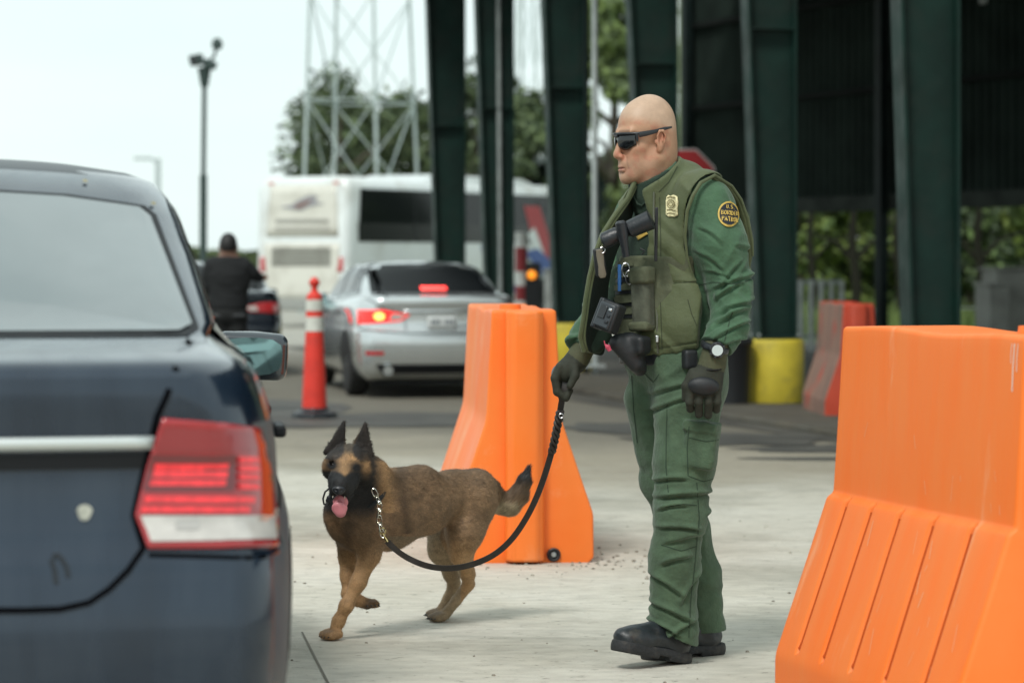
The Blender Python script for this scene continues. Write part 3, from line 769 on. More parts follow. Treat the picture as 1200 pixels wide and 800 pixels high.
# booth between the columns, with pale roof edge
bY = 92
e = empty('inspection_booth', (X_(640, bY), bY, ground_z(bY)), 0, 'dark inspection booth with a pale roof edge between the columns', 'booth')
zr = hpx(190, bY)
m = MB(); m.box((.55, 1.2, zr / 2), (3.2, 2.4, zr - .2)); m.build('wall', M_cold, e, bevel=.02)
m = MB(); m.prism([(-1.35, zr - .12), (-1.0, zr + .10), (2.6, zr + .2), (2.6, zr - .02)], lambda a, b: Vector((a, -.5, b)), lambda a, b: Vector((a, 2.8, b))); m.build('roof', material('pale_fascia', (.30, .34, .33), .6), e)
for i in range(2): m = MB(); m.box((-.35 + i * 1.3, -.015, zr * .60), (.9, .03, .8)); m.build('window', M_lens, e, bevel=.005)

# slatted white fence, rail, boxes under the shed
fY = 47
e = empty('slatted_fence', (X_(955, fY), fY, ground_z(fY)), 0, 'white vertical slat fence panel behind the yellow plinth', 'fence')
h0 = hpx(322, fY); w = X_(990, fY) - X_(925, fY)
for i in range(6): m = MB(); m.box((-w / 2 + .05 + i * w / 5.4, 0, h0 / 2 - .05), (.085, .03, h0 - .08)); m.build('slat', M_white, e, bevel=.004)
for z in (.25, h0 - .12): m = MB(); m.box((0, .03, z), (w, .03, .07)); m.build('rail', M_grey, e)
e = empty('white_gate', (X_(882, 44), 44, ground_z(44)), 0, 'pale gate leaf seen between the officer and the yellow plinth column', 'gate')
for i in range(3): m = MB(); m.box((-.12 + i * .14, 0, .9), (.09, .03, 1.75)); m.build('slat', M_white, e, bevel=.004)
m = MB(); m.box((.02, .03, 1.8), (.5, .04, .06)); m.build('rail', M_grey, e)
e = empty('notice_board', (X_(880, 40), 40, ground_z(40)), 0, 'white panel high beside the sleeve of the officer', 'board')
m = MB(); m.box((0, 0, hpx(280, 40)), (.14, .03, .5)); m.build('sheet', M_white, e, bevel=.004); m = MB(); m.box((0, .03, 1.0), (.05, .04, 2.0)); m.build('post', M_grey, e)
M_cb = material('concrete_block', (.30, .30, .27), .9, var=.15, vscale=3, bump=.4, bscale=20)
for (px_, Y, w, top, lb) in ((1192, 46, .95, 317, 'tall grey concrete box at the right edge'), (1162, 45, .30, 335, 'narrow pale concrete box left of the tall grey one')):
    e = empty('concrete_box', (X_(px_, Y), Y, ground_z(Y)), R(8), lb, 'box', 'concrete boxes under the shed')
    h = hpx(top, Y); m = MB(); m.box((0, 0, h / 2), (w, .8, h)); m.build('body', M_cb, e, bevel=.02); m = MB(); m.box((0, 0, h + .03), (w + .06, .86, .05)); m.build('lid', M_cb, e, bevel=.01)
e = empty('pipe_rail', (X_(1134, 50), 50, ground_z(50)), 0, 'pale pipe rail in front of the bushes right of the wide column', 'rail')
h = hpx(316, 50); m = MB(); m.tube([(-.4, 0, 0), (-.4, 0, h), (.45, 0, h), (.45, 0, 0)], .03, 8); m.build('frame', M_white, e); m = MB(); m.tube([(-.4, 0, h * .5), (.45, 0, h * .5)], .02, 8); m.build('mid_rail', M_white, e)
e = empty('white_drum', (X_(1012, 52), 52, ground_z(52)), 0, 'low white block standing behind the dirty red barrier', 'block')
m = MB(); h = hpx(362, 52); m.lathe([(.36, 0), (.36, h - .05), (.33, h)], n=20); m.build('body', M_white, e, smooth=True, angle=30)
# dark bin beside the yellow plinth
e = empty('waste_bin', (X_(858, 27.2), 27.2, ground_z(27.2) + .06), 0, 'black plastic bin left of the bright yellow plinth', 'bin')
m = MB(); m.lathe([(.16, 0), (.19, .55), (.20, .57)], n=20); m.build('body', M_blk, e, smooth=True, angle=30); m = MB(); m.lathe([(.205, .57), (.205, .61), (.10, .66), (.01, .67)], n=20); m.build('lid', M_blk, e, smooth=True)
# warning lamp box, red and white post near the bus front
pY = 47; e = empty('signal_post', (X_(611, pY), pY, ground_z(pY)), 0, 'red and white banded post with an amber lamp left of the white post', 'post')
bands = [(395, 352, 'w'), (352, 335, 'r'), (335, 318, 'w'), (318, 290, 'r'), (290, 272, 'w')]
for a, b, cc in bands: m = MB(); m.tube([(0, 0, max(.0, hpx(a, pY))), (0, 0, hpx(b, pY))], .105, 14); m.build('band', material('post_red', (.26, .025, .03), .5) if cc == 'r' else M_white, e, smooth=True, angle=30)
m = MB(); m.box((.19, 0, hpx(336, pY)), (.26, .2, .80)); m.build('housing', M_blk, e, bevel=.02)
m = MB(); m.lathe([(.075, 0), (.07, -.03), (.04, -.045), (.001, -.05)], (.17, -.11, hpx(322, pY)), 16, 'y'); m.build('amber_lamp', material('amber_glow', (.9, .35, .03), .4, emit=(1, .30, .02), estr=.9), e, smooth=True)
pY = 42; e = empty('white_post', (X_(648, pY), pY, ground_z(pY)), 0, 'square white post between the barrier and the column', 'post')
m = MB(); m.box((0, 0, hpx(318, pY) / 2), (.26, .24, hpx(318, pY))); m.build('body', M_white, e, bevel=.01); m = MB(); m.box((0, 0, hpx(318, pY) + .02), (.30, .28, .04)); m.build('cap', M_white, e, bevel=.005)
# ================================================================== vehicles
def paint(name, col, **k): return material(name, col, k.pop('rough', .32), metal=k.pop('metal', .35), coat=1.0, **k)
M_glass = material('tinted_glass', (.006, .008, .009), .12, spec=.22)
M_glass2 = material('dusty_glass', (.08, .105, .11), .07, spec=1.0, coat=1.0, dirt=(.17, .205, .21), dscale=1.2, dpos=(.4, .9))
M_trim = material('black_trim', (.010, .011, .013), .5, spec=.2)
M_seam = material('panel_gap', (.003, .003, .004), .95, spec=.02)
M_chrome = material('chrome', (.80, .82, .82), .12, metal=1.0)
M_tyre = material('tyre_rubber', (.018, .018, .018), .85, bump=.3, bscale=60)
M_rim = material('alloy_rim', (.42, .43, .43), .3, metal=.9)
M_redlens = material('red_lens', (.50, .012, .016), .12, coat=1.0, spec=.6)
M_redglow = material('lit_red_lens', (.8, .03, .02), .2, emit=(1, .03, .03), estr=.75)
M_redhot = material('brake_light', (.9, .05, .03), .2, emit=(1, .035, .03), estr=2.2)
M_white_lens = material('clear_lens', (.52, .49, .46), .12, coat=1.0, var=.18, vscale=14)
M_plate = material('plate_white', (.55, .57, .56), .4)

BASE = [  # z rear, drop to the front, rear y, front y, half width, corner rx, corner ry, bow
    (.20, .00, .16, 4.66, .80, .10, .14, .06), (.26, .0, .07, 4.74, .86, .12, .18, .07), (.36, .0, .025, 4.80, .895, .15, .22, .08), (.50, .0, .000, 4.84, .912, .16, .26, .09),
    (.60, .0, -.005, 4.85, .917, .16, .28, .09), (.66, .0, .000, 4.84, .917, .17, .30, .09), (.735, .0, .016, 4.83, .915, .17, .31, .09), (.748, .0, .040, 4.82, .912, .17, .32, .09),
    (.80, .02, .052, 4.79, .910, .17, .33, .09), (.90, .08, .050, 4.74, .905, .17, .34, .09), (.98, .14, .042, 4.66, .893, .18, .36, .09), (1.03, .18, .034, 4.55, .878, .19, .38, .09),
    (1.070, .20, .036, 4.35, .860, .20, .38, .09), (1.092, .18, .060, 4.1, .838, .20, .34, .09), (1.103, .15, .12, 3.95, .815, .20, .30, .08), (1.115, .12, .26, 3.85, .79, .20, .26, .07),
    (1.128, .10, .44, 3.78, .765, .18, .22, .06), (1.150, .08, .54, 3.68, .748, .16, .22, .06),
    (1.22, .06, .72, 3.48, .725, .15, .22, .06), (1.30, .04, .93, 3.24, .700, .15, .24, .06), (1.37, .02, 1.12, 3.0, .672, .15, .26, .06), (1.415, .01, 1.26, 2.85, .648, .15, .28, .06),
    (1.445, .0, 1.40, 2.7, .615, .18, .30, .05), (1.462, .0, 1.55, 2.55, .56, .2, .30, .04), (1.474, .0, 1.75, 2.35, .44, .2, .25, .03), (1.480, .0, 1.95, 2.15, .2, .1, .1, .0)]
def car_body(rings, L=4.85, crown=.012):
    # densify rings
    rg = []
    for a, b in zip(rings[:-1], rings[1:]):
        n = 2
        rg += [tuple(a[i] + (b[i] - a[i]) * k / n for i in range(8)) for k in range(n)]
    rg.append(rings[-1])
    nT, nC, nS = 14, 9, 34
    def ring(q):
        z, dz, vr, vf, w, rx, ry, bow = q; half = []
        mid = L * .48
        def wid(v):
            t = (v - mid) / (L * .5); return w * (1 - .075 * max(0, abs(t)) ** 2.6)
        wr = wid(vr + ry); wf = wid(vf - ry)
        for i in range(nT): u = (wr - rx) * i / nT; half.append((u, vr + bow * (u / w) ** 2 * .9))
        cy = vr + bow * ((wr - rx) / w) ** 2 * .9
        for i in range(nC):
            a = math.pi / 2 * i / nC; half.append((wr - rx + rx * math.sin(a), cy + ry * (1 - math.cos(a))))
        y0, y1 = cy + ry, vf - bow * .9 - ry
        if y1 < y0: y0 = y1 = (y0 + y1) / 2
        for i in range(nS + 1): v = y0 + (y1 - y0) * i / nS; half.append((wid(v), v))
        for i in range(1, nC + 1):
            a = math.pi / 2 * i / nC; half.append((wf - rx + rx * math.cos(a), y1 + ry * math.sin(a)))
        for i in range(1, nT + 1): u = (wf - rx) * (1 - i / nT); half.append((u, vf - bow * (u / w) ** 2 * .9))
        pts = half + [(-u, v) for u, v in half[::-1][1:-1]]
        return [Vector((u, v, (z - dz * (v / L) ** 1.5 if v > 0 else z) - crown * (u / .66) ** 2 * min(1, max(0, (z - 1.16) / .22)))) for u, v in pts]
    vs = []; 
    for q in rg: vs += ring(q)
    k = len(vs) // len(rg); n = len(rg)
    fs = [(i * k + j, i * k + (j + 1) % k, (i + 1) * k + (j + 1) % k, (i + 1) * k + j) for i in range(n - 1) for j in range(k)]
    fs += [tuple(reversed(range(k))), tuple((n - 1) * k + j for j in range(k))]
    m = MB(); m.add(vs, fs); return m
def wheel(parent, x, y, r=.335, w=.215, side=1, spokes=5):
    e = empty('wheel', (x, y, r)); e.parent = parent
    m = MB(); m.lathe([(r * .64, -w / 2), (r * .90, -w / 2), (r * .985, -w * .40), (r, -w * .2), (r, w * .2), (r * .985, w * .40), (r * .90, w / 2), (r * .64, w / 2)], n=36, axis='x'); m.build('tyre', M_tyre, e, smooth=True, angle=40)
    m = MB(); m.lathe([(r * .66, -w * .40), (r * .66, w * .40)], n=36, axis='x'); m.build('barrel', M_trim, e, smooth=True, angle=40)
    m = MB(); xo = side * w * .44
    m.lathe([(r * .66, side * w * .36), (r * .66, xo), (r * .60, xo), (r * .60, side * w * .36)], n=36, axis='x')
    rm = m.build('rim', M_rim, e, smooth=True, angle=40)
    for k in range(spokes):
        a = 2 * math.pi * k / spokes; m = MB(); d = Vector((0, math.cos(a), math.sin(a))); m.bar(Vector((xo * .95, 0, 0)) + d * r * .05, Vector((xo * .95, 0, 0)) + d * r * .62, r * .16, .03, up=(1, 0, 0)); m.build('spoke', M_rim, e, bevel=.006)
    m = MB(); m.lathe([(r * .16, xo), (r * .10, xo + side * .012), (.001, xo + side * .014)], n=16, axis='x'); m.build('hub', M_rim, e)
def car_common(e, body, bv, wy=(.98, 3.72), wx=.765):
    for s, v in ((1, 'right'), (-1, 'left')):
        for y in wy:
            circ = [(y + .375 * math.cos(a), .335 + .375 * math.sin(a)) for a in np.linspace(-.35, math.pi + .35, 20)]
            patch('wheel_arch', bv, circ, v, M_trim, body, off=.004, step=.05)
            wheel(e, s * (wx + .02), y, side=s)
        poly = [(.95, 1.10), (1.22, 1.30), (1.50, 1.395), (2.1, 1.425), (2.75, 1.39), (3.30, 1.14), (3.42, 1.04), (2.2, 1.02)]
        sw = patch('side_window', bv, poly, v, M_glass, body, off=.005, step=.06)
        for yb in (1.50, 2.32): line_patch('window_pillar', bv, [(yb, 1.03), (yb + .02, 1.40)], .05, v, M_trim, sw, off=.009)
        line_patch('window_trim', bv, [(.95, 1.085), (2.2, 1.005), (3.42, 1.025)], .022, v, M_chrome, body, off=.008)
        for pts in ([(1.42, .30), (1.40, .80), (1.46, 1.02)], [(2.32, .25), (2.32, 1.01)], [(3.30, .30), (3.28, .7), (3.34, 1.0)]): line_patch('door_gap', bv, pts, .010, v, M_seam, body, off=.002)
        for y in (1.62, 2.55):
            l, n_, _, _ = bv.ray_cast(Vector((s * 5, y, .88)), Vector((-s, 0, 0))); m = MB(); m.box((l.x + s * .02, y, .88), (.03, .20, .028)); m.build('door_handle', M_trim if s < 0 else M_trim, body, bevel=.008)
    patch('windscreen', bv, [(-.60, 1.13), (.60, 1.13), (.55, 1.40), (-.55, 1.40)], 'front', M_glass, body, off=.005, step=.06)
    for s in (-1, 1): patch('headlight', bv, [(s * .52, .66), (s * .80, .70), (s * .80, .80), (s * .50, .74)][::(1 if s > 0 else -1)], 'front', M_white_lens, body, off=.006, step=.05)
    patch('grille', bv, [(-.42, .52), (.42, .52), (.46, .68), (-.46, .68)], 'front', M_trim, body, off=.006, step=.05)
    patch('front_intake', bv, [(-.6, .30), (.6, .30), (.55, .42), (-.55, .42)], 'front', M_trim, body, off=.006, step=.05)
    m = MB(); m.box((0, 2.4, .2), (1.4, 4.1, .10)); m.build('underbody', M_trim, body)
def side_mirror(e, s, mat, y=3.10, z=1.02, x=.90, glass=None, sc=1.0):
    r_ = empty('side_mirror', (s * x, y, z)); r_.parent = e; r_.rotation_euler = (0, 0, s * R(-4))
    m = MB(); m.bar((s * -.08, .04, -.04), (s * .06, .03, -.03), .10, .035); m.build('mirror_arm', mat, r_, bevel=.01)
    g = Field.uni((-.20, -.09, -.13), (.20, .13, .13), .007)
    g.box((s * .07 * sc, .0, .0), (.118 * sc, .030, .078 * sc), .03, 0, roty(s * R(3))); g.ell((s * .06, .035, .0), (.115 * sc, .07, .078 * sc), .02)
    g.plane((0, -.028, 0), (0, -1, 0)); solid('mirror_shell', g, mat, r_, it=2)
    pts = [(.165, .050), (.175, -.005), (.155, -.055), (.06, -.064), (-.02, -.060), (-.035, 0), (-.03, .052), (.07, .064)]
    P2 = []
    for (a, b), (c, d) in zip(pts, pts[1:] + pts[:1]): P2 += [((a * .75 + c * .25) * s * sc, (b * .75 + d * .25) * sc), ((a * .25 + c * .75) * s * sc, (b * .25 + d * .75) * sc)]
    m = MB(); m.prism(P2, lambda a, b: Vector((a, -.034, b)), lambda a, b: Vector((a, -.026, b))); m.build('mirror_glass', glass or material('mirror', (.34, .46, .45), .05, metal=1.0), r_)
    return r_

# ------------------------------------------------------------------ near dark blue saloon
M_navy = material('navy_paint', (.010, .021, .040), .22, metal=.2, spec=.4, coat=.65, var=.15, vscale=3, bump=.03, bscale=3, dirt=(.020, .032, .050), dscale=3.0, dpos=(.45, .8), rvar=.08, stretch=(3, 1, .6))
RN = [list(r) for r in BASE]
for r in RN:
    r[5] *= .8; r[6] *= .75; r[4] *= 1.02
    if r[0] < .80: r[4] += .018 * (1 if r[0] > .3 else 0)
    if r[0] > 1.13: r[4] *= 1.035
    if abs(r[0] - .748) < .001: r[2] = .022
    if abs(r[0] - .80) < .001: r[2] = .040
    if r[0] >= 1.09: r[0] = 1.09 + (r[0] - 1.09) * 1.14
TY = R(7.0)
NX = -1.290
near = empty('parked_car', (NX, 5.02, 0), TY, 'near dark blue sedan filling the left edge with its rear lamp showing', 'car', 'cars waiting in the lane')
nb = car_body(RN, crown=.034).build('body', M_navy, near, smooth=True, angle=38); bvn = bvh_of(nb)
nearM = Matrix.Translation((NX, 5.02, 0)) @ Matrix.Rotation(TY, 4, 'Z'); nearI = nearM.inverted()
camL = nearI @ Vector((0, 0, EYE))
def carpx(px_, py_, bv=bvn, I=nearI, cl=camL):
    p = I @ at(px_, py_, 1.0); d = (p - cl).normalized(); loc, n_, _, _ = bv.ray_cast(cl, d)
    if loc is None: loc, n_, _, _ = bv.find_nearest(cl + d * 5.3)
    return (loc.x, loc.z)
def cpx(pts): return [carpx(*p) for p in pts]
car_common(near, nb, bvn)
nb.data.materials.append(material('dusty_navy_flank', (.055, .070, .085), .62, coat=.05, spec=.25, var=.2, vscale=4, dirt=(.13, .135, .13), dscale=2.5, dpos=(.4, .75)))
for p in nb.data.polygons:
    if abs(p.normal.x) > .90 and p.center.z < .98: p.material_index = 1
# rear window and its frame
wpoly = [(-.70, 1.140), (.70, 1.140), (.725, 1.152), (.640, 1.375), (.615, 1.395), (.45, 1.418), (.2, 1.432), (-.2, 1.432), (-.45, 1.418), (-.615, 1.395), (-.640, 1.375), (-.725, 1.152)]
wf = patch('rear_window_seal', bvn, [(a * 1.022, 1.29 + (b - 1.29) * 1.06) for a, b in wpoly], 'back', M_trim, nb, off=.003, step=.05)
patch('rear_window', bvn, wpoly, 'back', M_glass2, nb, off=.008, step=.05)
# lid seam, following the lamp
seam = [(222, 400), (206, 432), (196, 462), (184, 488), (174, 530), (163, 575), (157, 603), (168, 642), (150, 668), (128, 690), (104, 706), (70, 713.5), (30, 715), (2, 715)]
sl = cpx(seam); sl_full = sl + [(-.2, sl[-1][1]), (-.62, sl[-1][1])]
line_patch('lid_gap', bvn, sl_full, .011, 'back', M_seam, nb, off=.004)
line_patch('lid_gap', bvn, [(-a, b) for a, b in sl_full[:-1]], .011, 'back', M_seam, nb, off=.0022)
# chrome strip
c0_, c1_ = carpx(178, 515), carpx(4, 514)
zc_ = (c0_[1] + c1_[1]) / 2
patch('chrome_strip', bvn, [(-c0_[0], zc_ + .004), (-c0_[0], zc_ - .019), (c0_[0], zc_ - .019), (c0_[0] + .004, zc_ + .004)], 'back', material('strip_chrome', (.62, .65, .64), .32, metal=.6), nb, off=.010, step=.04, thick=.01)
line_patch('lid_crease', bvn, [(-.6, zc_ - .040), (c0_[0] - .01, zc_ - .040)], .030, 'back', M_trim, nb, off=.0025)
# number plate recess and plate out of frame to the left
patch('plate_recess', bvn, [(-.30, .76), (.30, .76), (.33, .90), (-.33, .90)], 'back', M_trim, nb, off=.002, step=.05)
patch('number_plate', bvn, [(-.155, .775), (.155, .775), (.155, .885), (-.155, .885)], 'back', M_plate, nb, off=.008, step=.05, thick=.003)
# lamp cluster
def shrink(poly, k):
    cx = sum(p[0] for p in poly) / len(poly); cy = sum(p[1] for p in poly) / len(poly); return [(cx + (p[0] - cx) * k, cy + (p[1] - cy) * k) for p in poly]
def patch_cam(name, poly, mat, parent, off, step=6, mirror=False, thick=0.0, wsm=None):
    '''outline given on the photograph, projected onto the car's own surface'''
    bm = bmesh.new(); bm.faces.new([bm.verts.new((a, b, 0)) for a, b in poly]); bmesh.ops.triangulate(bm, faces=bm.faces[:], ngon_method='EAR_CLIP')
    for i in (0, 1):
        lo = min(p[i] for p in poly); hi = max(p[i] for p in poly); k = math.ceil((hi - lo) / step)
        for j in range(1, k):
            co = [0, 0, 0]; co[i] = lo + (hi - lo) * j / k; no = [0, 0, 0]; no[i] = 1
            bmesh.ops.bisect_plane(bm, geom=bm.verts[:] + bm.edges[:] + bm.faces[:], plane_co=co, plane_no=no, dist=1e-5)
    for v in bm.verts:
        p = nearI @ at(v.co.x, v.co.y, 1.0); d = (p - camL).normalized(); loc, n_, _, _ = bvn.ray_cast(camL, d)
        if loc is None: loc, n_, _, _ = bvn.find_nearest(camL + d * 5.3)
        if n_.dot(d) > 0: n_ = -n_
        q = loc + n_ * off
        v.co = Vector((-q.x, q.y, q.z)) if mirror else q
    bm.normal_update()
    if sum(f.normal.y * f.calc_area() for f in bm.faces) > 0: bmesh.ops.reverse_faces(bm, faces=bm.faces)
    me = bpy.data.meshes.new(name); bm.to_mesh(me); bm.free(); o = bpy.data.objects.new(name, me); COL.objects.link(o); me.materials.append(mat); o.parent = parent
    me.polygons.foreach_set('use_smooth', [True] * len(me.polygons))
    if thick: m_ = o.modifiers.new('t', 'SOLIDIFY'); m_.thickness = thick; m_.offset = -1
    return o
lamp_px = [(190, 489), (240, 493), (294, 501), (301, 503), (308, 530), (314, 560), (320, 598), (322, 641), (250, 643), (173, 643), (158, 603), (172, 545)]
M_ldark = material('dark_red_lens', (.13, .008, .012), .10, coat=1.0)
M_lred = material('deep_red_lens', (.36, .010, .016), .10, coat=1.0)
M_led = material('lit_led_rows', (.62, .022, .03), .22, coat=.6, emit=(1, .035, .04), estr=.20, var=.25, vscale=60)
def lamp_cluster(mirror):
    tl = patch_cam('tail_light', lamp_px, M_lred, nb, .010, mirror=mirror, thick=.012)
    patch_cam('lamp_lower_band', [(164, 604), (316, 604), (318, 634), (176, 636)], M_white_lens, tl, .013, mirror=mirror)
    patch_cam('lamp_dark_band', [(177, 531), (272, 533), (270, 575), (166, 575)], M_ldark, tl, .0125, mirror=mirror)  # darker red lens field behind the led rows
    patch_cam('lamp_upper_field', [(192, 498), (288, 506), (296, 528), (180, 526)], material('upper_red_lens', (.26, .012, .018), .12, coat=1.0), tl, .0125, mirror=mirror)
    for (x0, x1, y0) in ((181, 264, 541.5), (179, 263, 551.5), (176, 261, 561.5), (170, 292, 581), (166, 286, 592.5)):
        patch_cam('led_row', [(x0, y0), (x1, y0 + 1), (x1 - 1, y0 + 8.2), (x0 - 2.5, y0 + 7.6)], M_led, tl, .015, mirror=mirror)
    for y0 in (535, 545, 555, 566): patch_cam('led_row', [(274, y0), (295, y0 + 1), (296, y0 + 8), (275, y0 + 7.4)], M_led, tl, .015, mirror=mirror)
    patch_cam('reverse_reflector', [(205, 609), (232, 609), (232, 622), (205, 622)], material('grey_reflector', (.42, .40, .38), .2, coat=1.0), tl, .015, mirror=mirror)
    return tl
lamp_cluster(False); lamp_cluster(True)
nb.data.materials.append(material('roof_dark_reflection', (.006, .010, .016), .30, spec=.12))  # reflection of the dark canopy painted into the upper roof faces
for p in nb.data.polygons:
    if p.center.z > 1.482 and p.center.y > 1.3: p.material_index = 2
# bumper creases, dirt marks, reflector
for s in (-1, 1): line_patch('bumper_gap', bvn, [(s * a, b) for a, b in cpx([(174, 650), (250, 652), (312, 652)])], .007, 'back', M_seam, nb, off=.002)
M_bird = material('dried_splash', (.42, .42, .36), .8, var=.3, vscale=60)
bx_, bz_ = carpx(99, 600); patch('dried_spot', bvn, [(bx_ + .013 * math.cos(a) * (1 + .15 * math.sin(3 * a)), bz_ + .0145 * math.sin(a)) for a in np.linspace(0, 2 * math.pi, 14)[:-1]], 'back', M_bird, nb, off=.004, step=.02)
M_smear = material('wet_smear', (.008, .010, .014), .15)
for pts in ([(60, 655), (64, 668), (66, 684)], [(70, 652), (78, 664), (80, 676)], [(61, 652), (70, 650)]): line_patch('smear', bvn, cpx(pts), .008, 'back', M_smear, nb, off=.003)
M_bits = material('leaf_bits', (.30, .27, .16), .9)
for k, (a, b) in enumerate(((97, 214), (176, 240))):
    l_ = cpx([(a, b), (a + 5, b + 1.4)]); line_patch('leaf_bit', bvn, l_, .006, 'back', M_bits, nb, off=.006)
# reflector on the flank and mirror
p_ = carpx(342, 590)
line_patch('side_crease', bvn, [(.35, .80), (1.5, .78), (3.0, .77), (4.2, .70)], .012, 'right', M_seam, nb, off=.0015)
M_mir = material('near_mirror_glass', (.26, .40, .39), .06, metal=1.0)
mw = at(300, 417, 8.12); ml = nearI @ mw
smr = side_mirror(near, 1, material('navy_mirror_shell', (.02, .03, .04), .25, coat=1.0), y=ml.y, z=ml.z, x=ml.x - .075, glass=M_mir, sc=.88)
side_mirror(near, -1, MATS['navy_mirror_shell'], y=ml.y, z=ml.z, x=ml.x - .075)
m = MB(); m.tube([(.0, 1.95, 1.49), (.0, 1.86, 1.53), (.0, 1.76, 1.535)], [.03, .022, .01], 8); m.build('roof_aerial', M_trim, nb, smooth=True)

# ------------------------------------------------------------------ silver and dark cars further on
def small_car(name, px_, Y, rz, mat, label, hgt=1.0, lamps=True, drop=0.0, group='cars waiting in the lane', hot='left'):
    x = (px_ - 600) * Y / FPX; e = empty(name, (x, Y, ground_z(Y)), rz, label, 'car', group)
    rr = [list(r) for r in BASE]
    for r in rr: r[0] *= hgt; r[6] *= 1.2; r[5] *= 1.15
    b = car_body(rr, crown=.03).build('body', mat, e, smooth=True, angle=38); bv = bvh_of(b)
    car_common(e, b, bv); H = hgt
    patch('rear_window', bv, [(-.68, 1.135 * H), (.68, 1.135 * H), (.60, 1.435 * H), (-.60, 1.435 * H)], 'back', material('black_rear_glass', (.004, .005, .006), .35, spec=.06), b, off=.006, step=.05)
    patch('high_stop_lamp', bv, [(-.14, 1.155 * H), (.14, 1.155 * H), (.14, 1.195 * H), (-.14, 1.195 * H)], 'back', M_redhot if hot else M_redlens, b, off=.012, step=.05)
    for s in (-1, 1):
        o = 1 if s > 0 else -1
        tl = patch('tail_light', bv, [(s * .34, .90 * H), (s * .44, .83 * H), (s * .885, .80 * H), (s * .885, .95 * H), (s * .62, .955 * H)][::o], 'back', M_redglow if hot else M_redlens, b, off=.010, step=.04, thick=.012)
        patch('reverse_lens', bv, [(s * .37, .898 * H), (s * .46, .845 * H), (s * .56, .85 * H), (s * .52, .915 * H)][::o], 'back', M_white_lens, tl, off=.014, step=.04)
        if hot: patch('brake_lens', bv, [(s * (.66 + .055 * math.cos(a)), .885 * H + .040 * math.sin(a)) for a in np.linspace(0, 6.28, 13)[:-1]], 'back', material('hot_brake_bulb', (1, .4, .1), .3, emit=(1, .38, .08), estr=3.0), tl, off=.016, step=.04)
        patch('reflector', bv, [(s * .62, .46), (s * .80, .46), (s * .80, .50), (s * .62, .50)][::o], 'back', M_redlens, b, off=.006, step=.04)
        m = MB(); m.lathe([(.052, -.03), (.055, .08), (.045, .08), (.042, -.02), (.001, .02)], (s * .58, .02, .30), 18, 'y'); m.build('exhaust_tip', M_chrome, b, smooth=True, angle=40)
    patch('plate_panel', bv, [(-.30, .70 * H), (.30, .70 * H), (.34, .90 * H), (-.34, .90 * H)], 'back', mat, b, off=.001, step=.05)
    pl = patch('number_plate', bv, [(-.155, .75 * H), (.155, .75 * H), (.155, .885 * H), (-.155, .885 * H)], 'back', M_plate, b, off=.010, step=.05, thick=.003)
    for k in range(7):
        xx = -.115 + k * .036
        if k != 3: patch('plate_mark', bv, [(xx, .79 * H), (xx + .022, .79 * H), (xx + .022, .85 * H), (xx, .85 * H)], 'back', material('plate_ink', (.12, .14, .16), .5), pl, off=.0115, step=.05)
    patch('chrome_strip', bv, [(-.40, .925 * H), (.40, .925 * H), (.42, .950 * H), (-.42, .950 * H)], 'back', M_chrome, b, off=.010, step=.05, thick=.006)
    patch('lower_valance', bv, [(-.62, .24), (.62, .24), (.70, .36), (-.70, .36)], 'back', M_trim, b, off=.006, step=.05)
    line_patch('bumper_gap', bv, [(-.85, .742 * H), (-.36, .70 * H), (.36, .70 * H), (.85, .742 * H)], .012, 'back', M_seam, b, off=.003)
    for s in (-1, 1): line_patch('lid_gap', bv, [(s * .78, 1.08 * H), (s * .60, .96 * H), (s * .40, .92 * H), (s * .38, .72 * H)], .010, 'back', M_seam, b, off=.003)
    line_patch('bumper_crease', bv, [(-.78, .56), (.78, .56)], .016, 'back', mat, b, off=.008)
    for s in (-1, 1): side_mirror(e, s, mat, y=3.15, z=1.0, x=.86)
    return e
M_silver = paint('silver_paint', (.64, .67, .67), metal=.75, rough=.27, var=.06, vscale=2)
small_car('parked_car', 519, 29.8, R(11), M_silver, 'silver sedan with brake lamps lit behind the orange barrier', hgt=.975)
M_dkb = paint('dark_blue_paint', (.014, .020, .030), metal=.3, rough=.25)
small_car('parked_car', 252, 36.0, R(9.5), M_dkb, 'dark sedan with a red tail lamp beside the man in black', hgt=.98, hot='')

# ------------------------------------------------------------------ white coach
M_coach = material('coach_white', (.70, .74, .73), .32, coat=.6, var=.05, vscale=1, dirt=(.40, .39, .34), dscale=.8, dpos=(.5, .8))
M_coach2 = material('coach_rear_white', (.66, .65, .58), .4, coat=.4, dirt=(.38, .36, .30), dscale=1.2, dpos=(.45, .8))
bY = 66.0; bX = (352 - 600) * bY / FPX; brz = R(-27)
bus = empty('coach', (bX, bY, ground_z(bY)), brz, 'white coach with black windows parked across the lanes behind the silver sedan', 'bus')
BW, BH, BL = 2.5, 3.50, 12.6
def sect(inset_x, z0, z1, rt=.30, rb=.08, n=6):
    w = BW / 2 - inset_x; pts = []
    for cx, cz, r, a0 in ((w - rt, z1 - rt, rt, 0), (-(w - rt), z1 - rt, rt, 90), (-(w - rb), z0 + rb, rb, 180), (w - rb, z0 + rb, rb, 270)):
        for i in range(n + 1): a = R(a0 + 90 * i / n); pts.append((cx + r * math.cos(a), cz + r * math.sin(a)))
    return pts
st_ = [(0.0, .10, .45, BH - .16), (.05, .05, .42, BH - .08), (.14, .015, .40, BH - .03), (.30, 0, .38, BH), (3, 0, .36, BH), (6, 0, .36, BH), (9, 0, .36, BH), (12.0, 0, .36, BH), (12.35, .03, .38, BH - .06), (12.5, .10, .42, BH - .2), (12.6, .22, .5, BH - .6)]
vs = []; k = 28
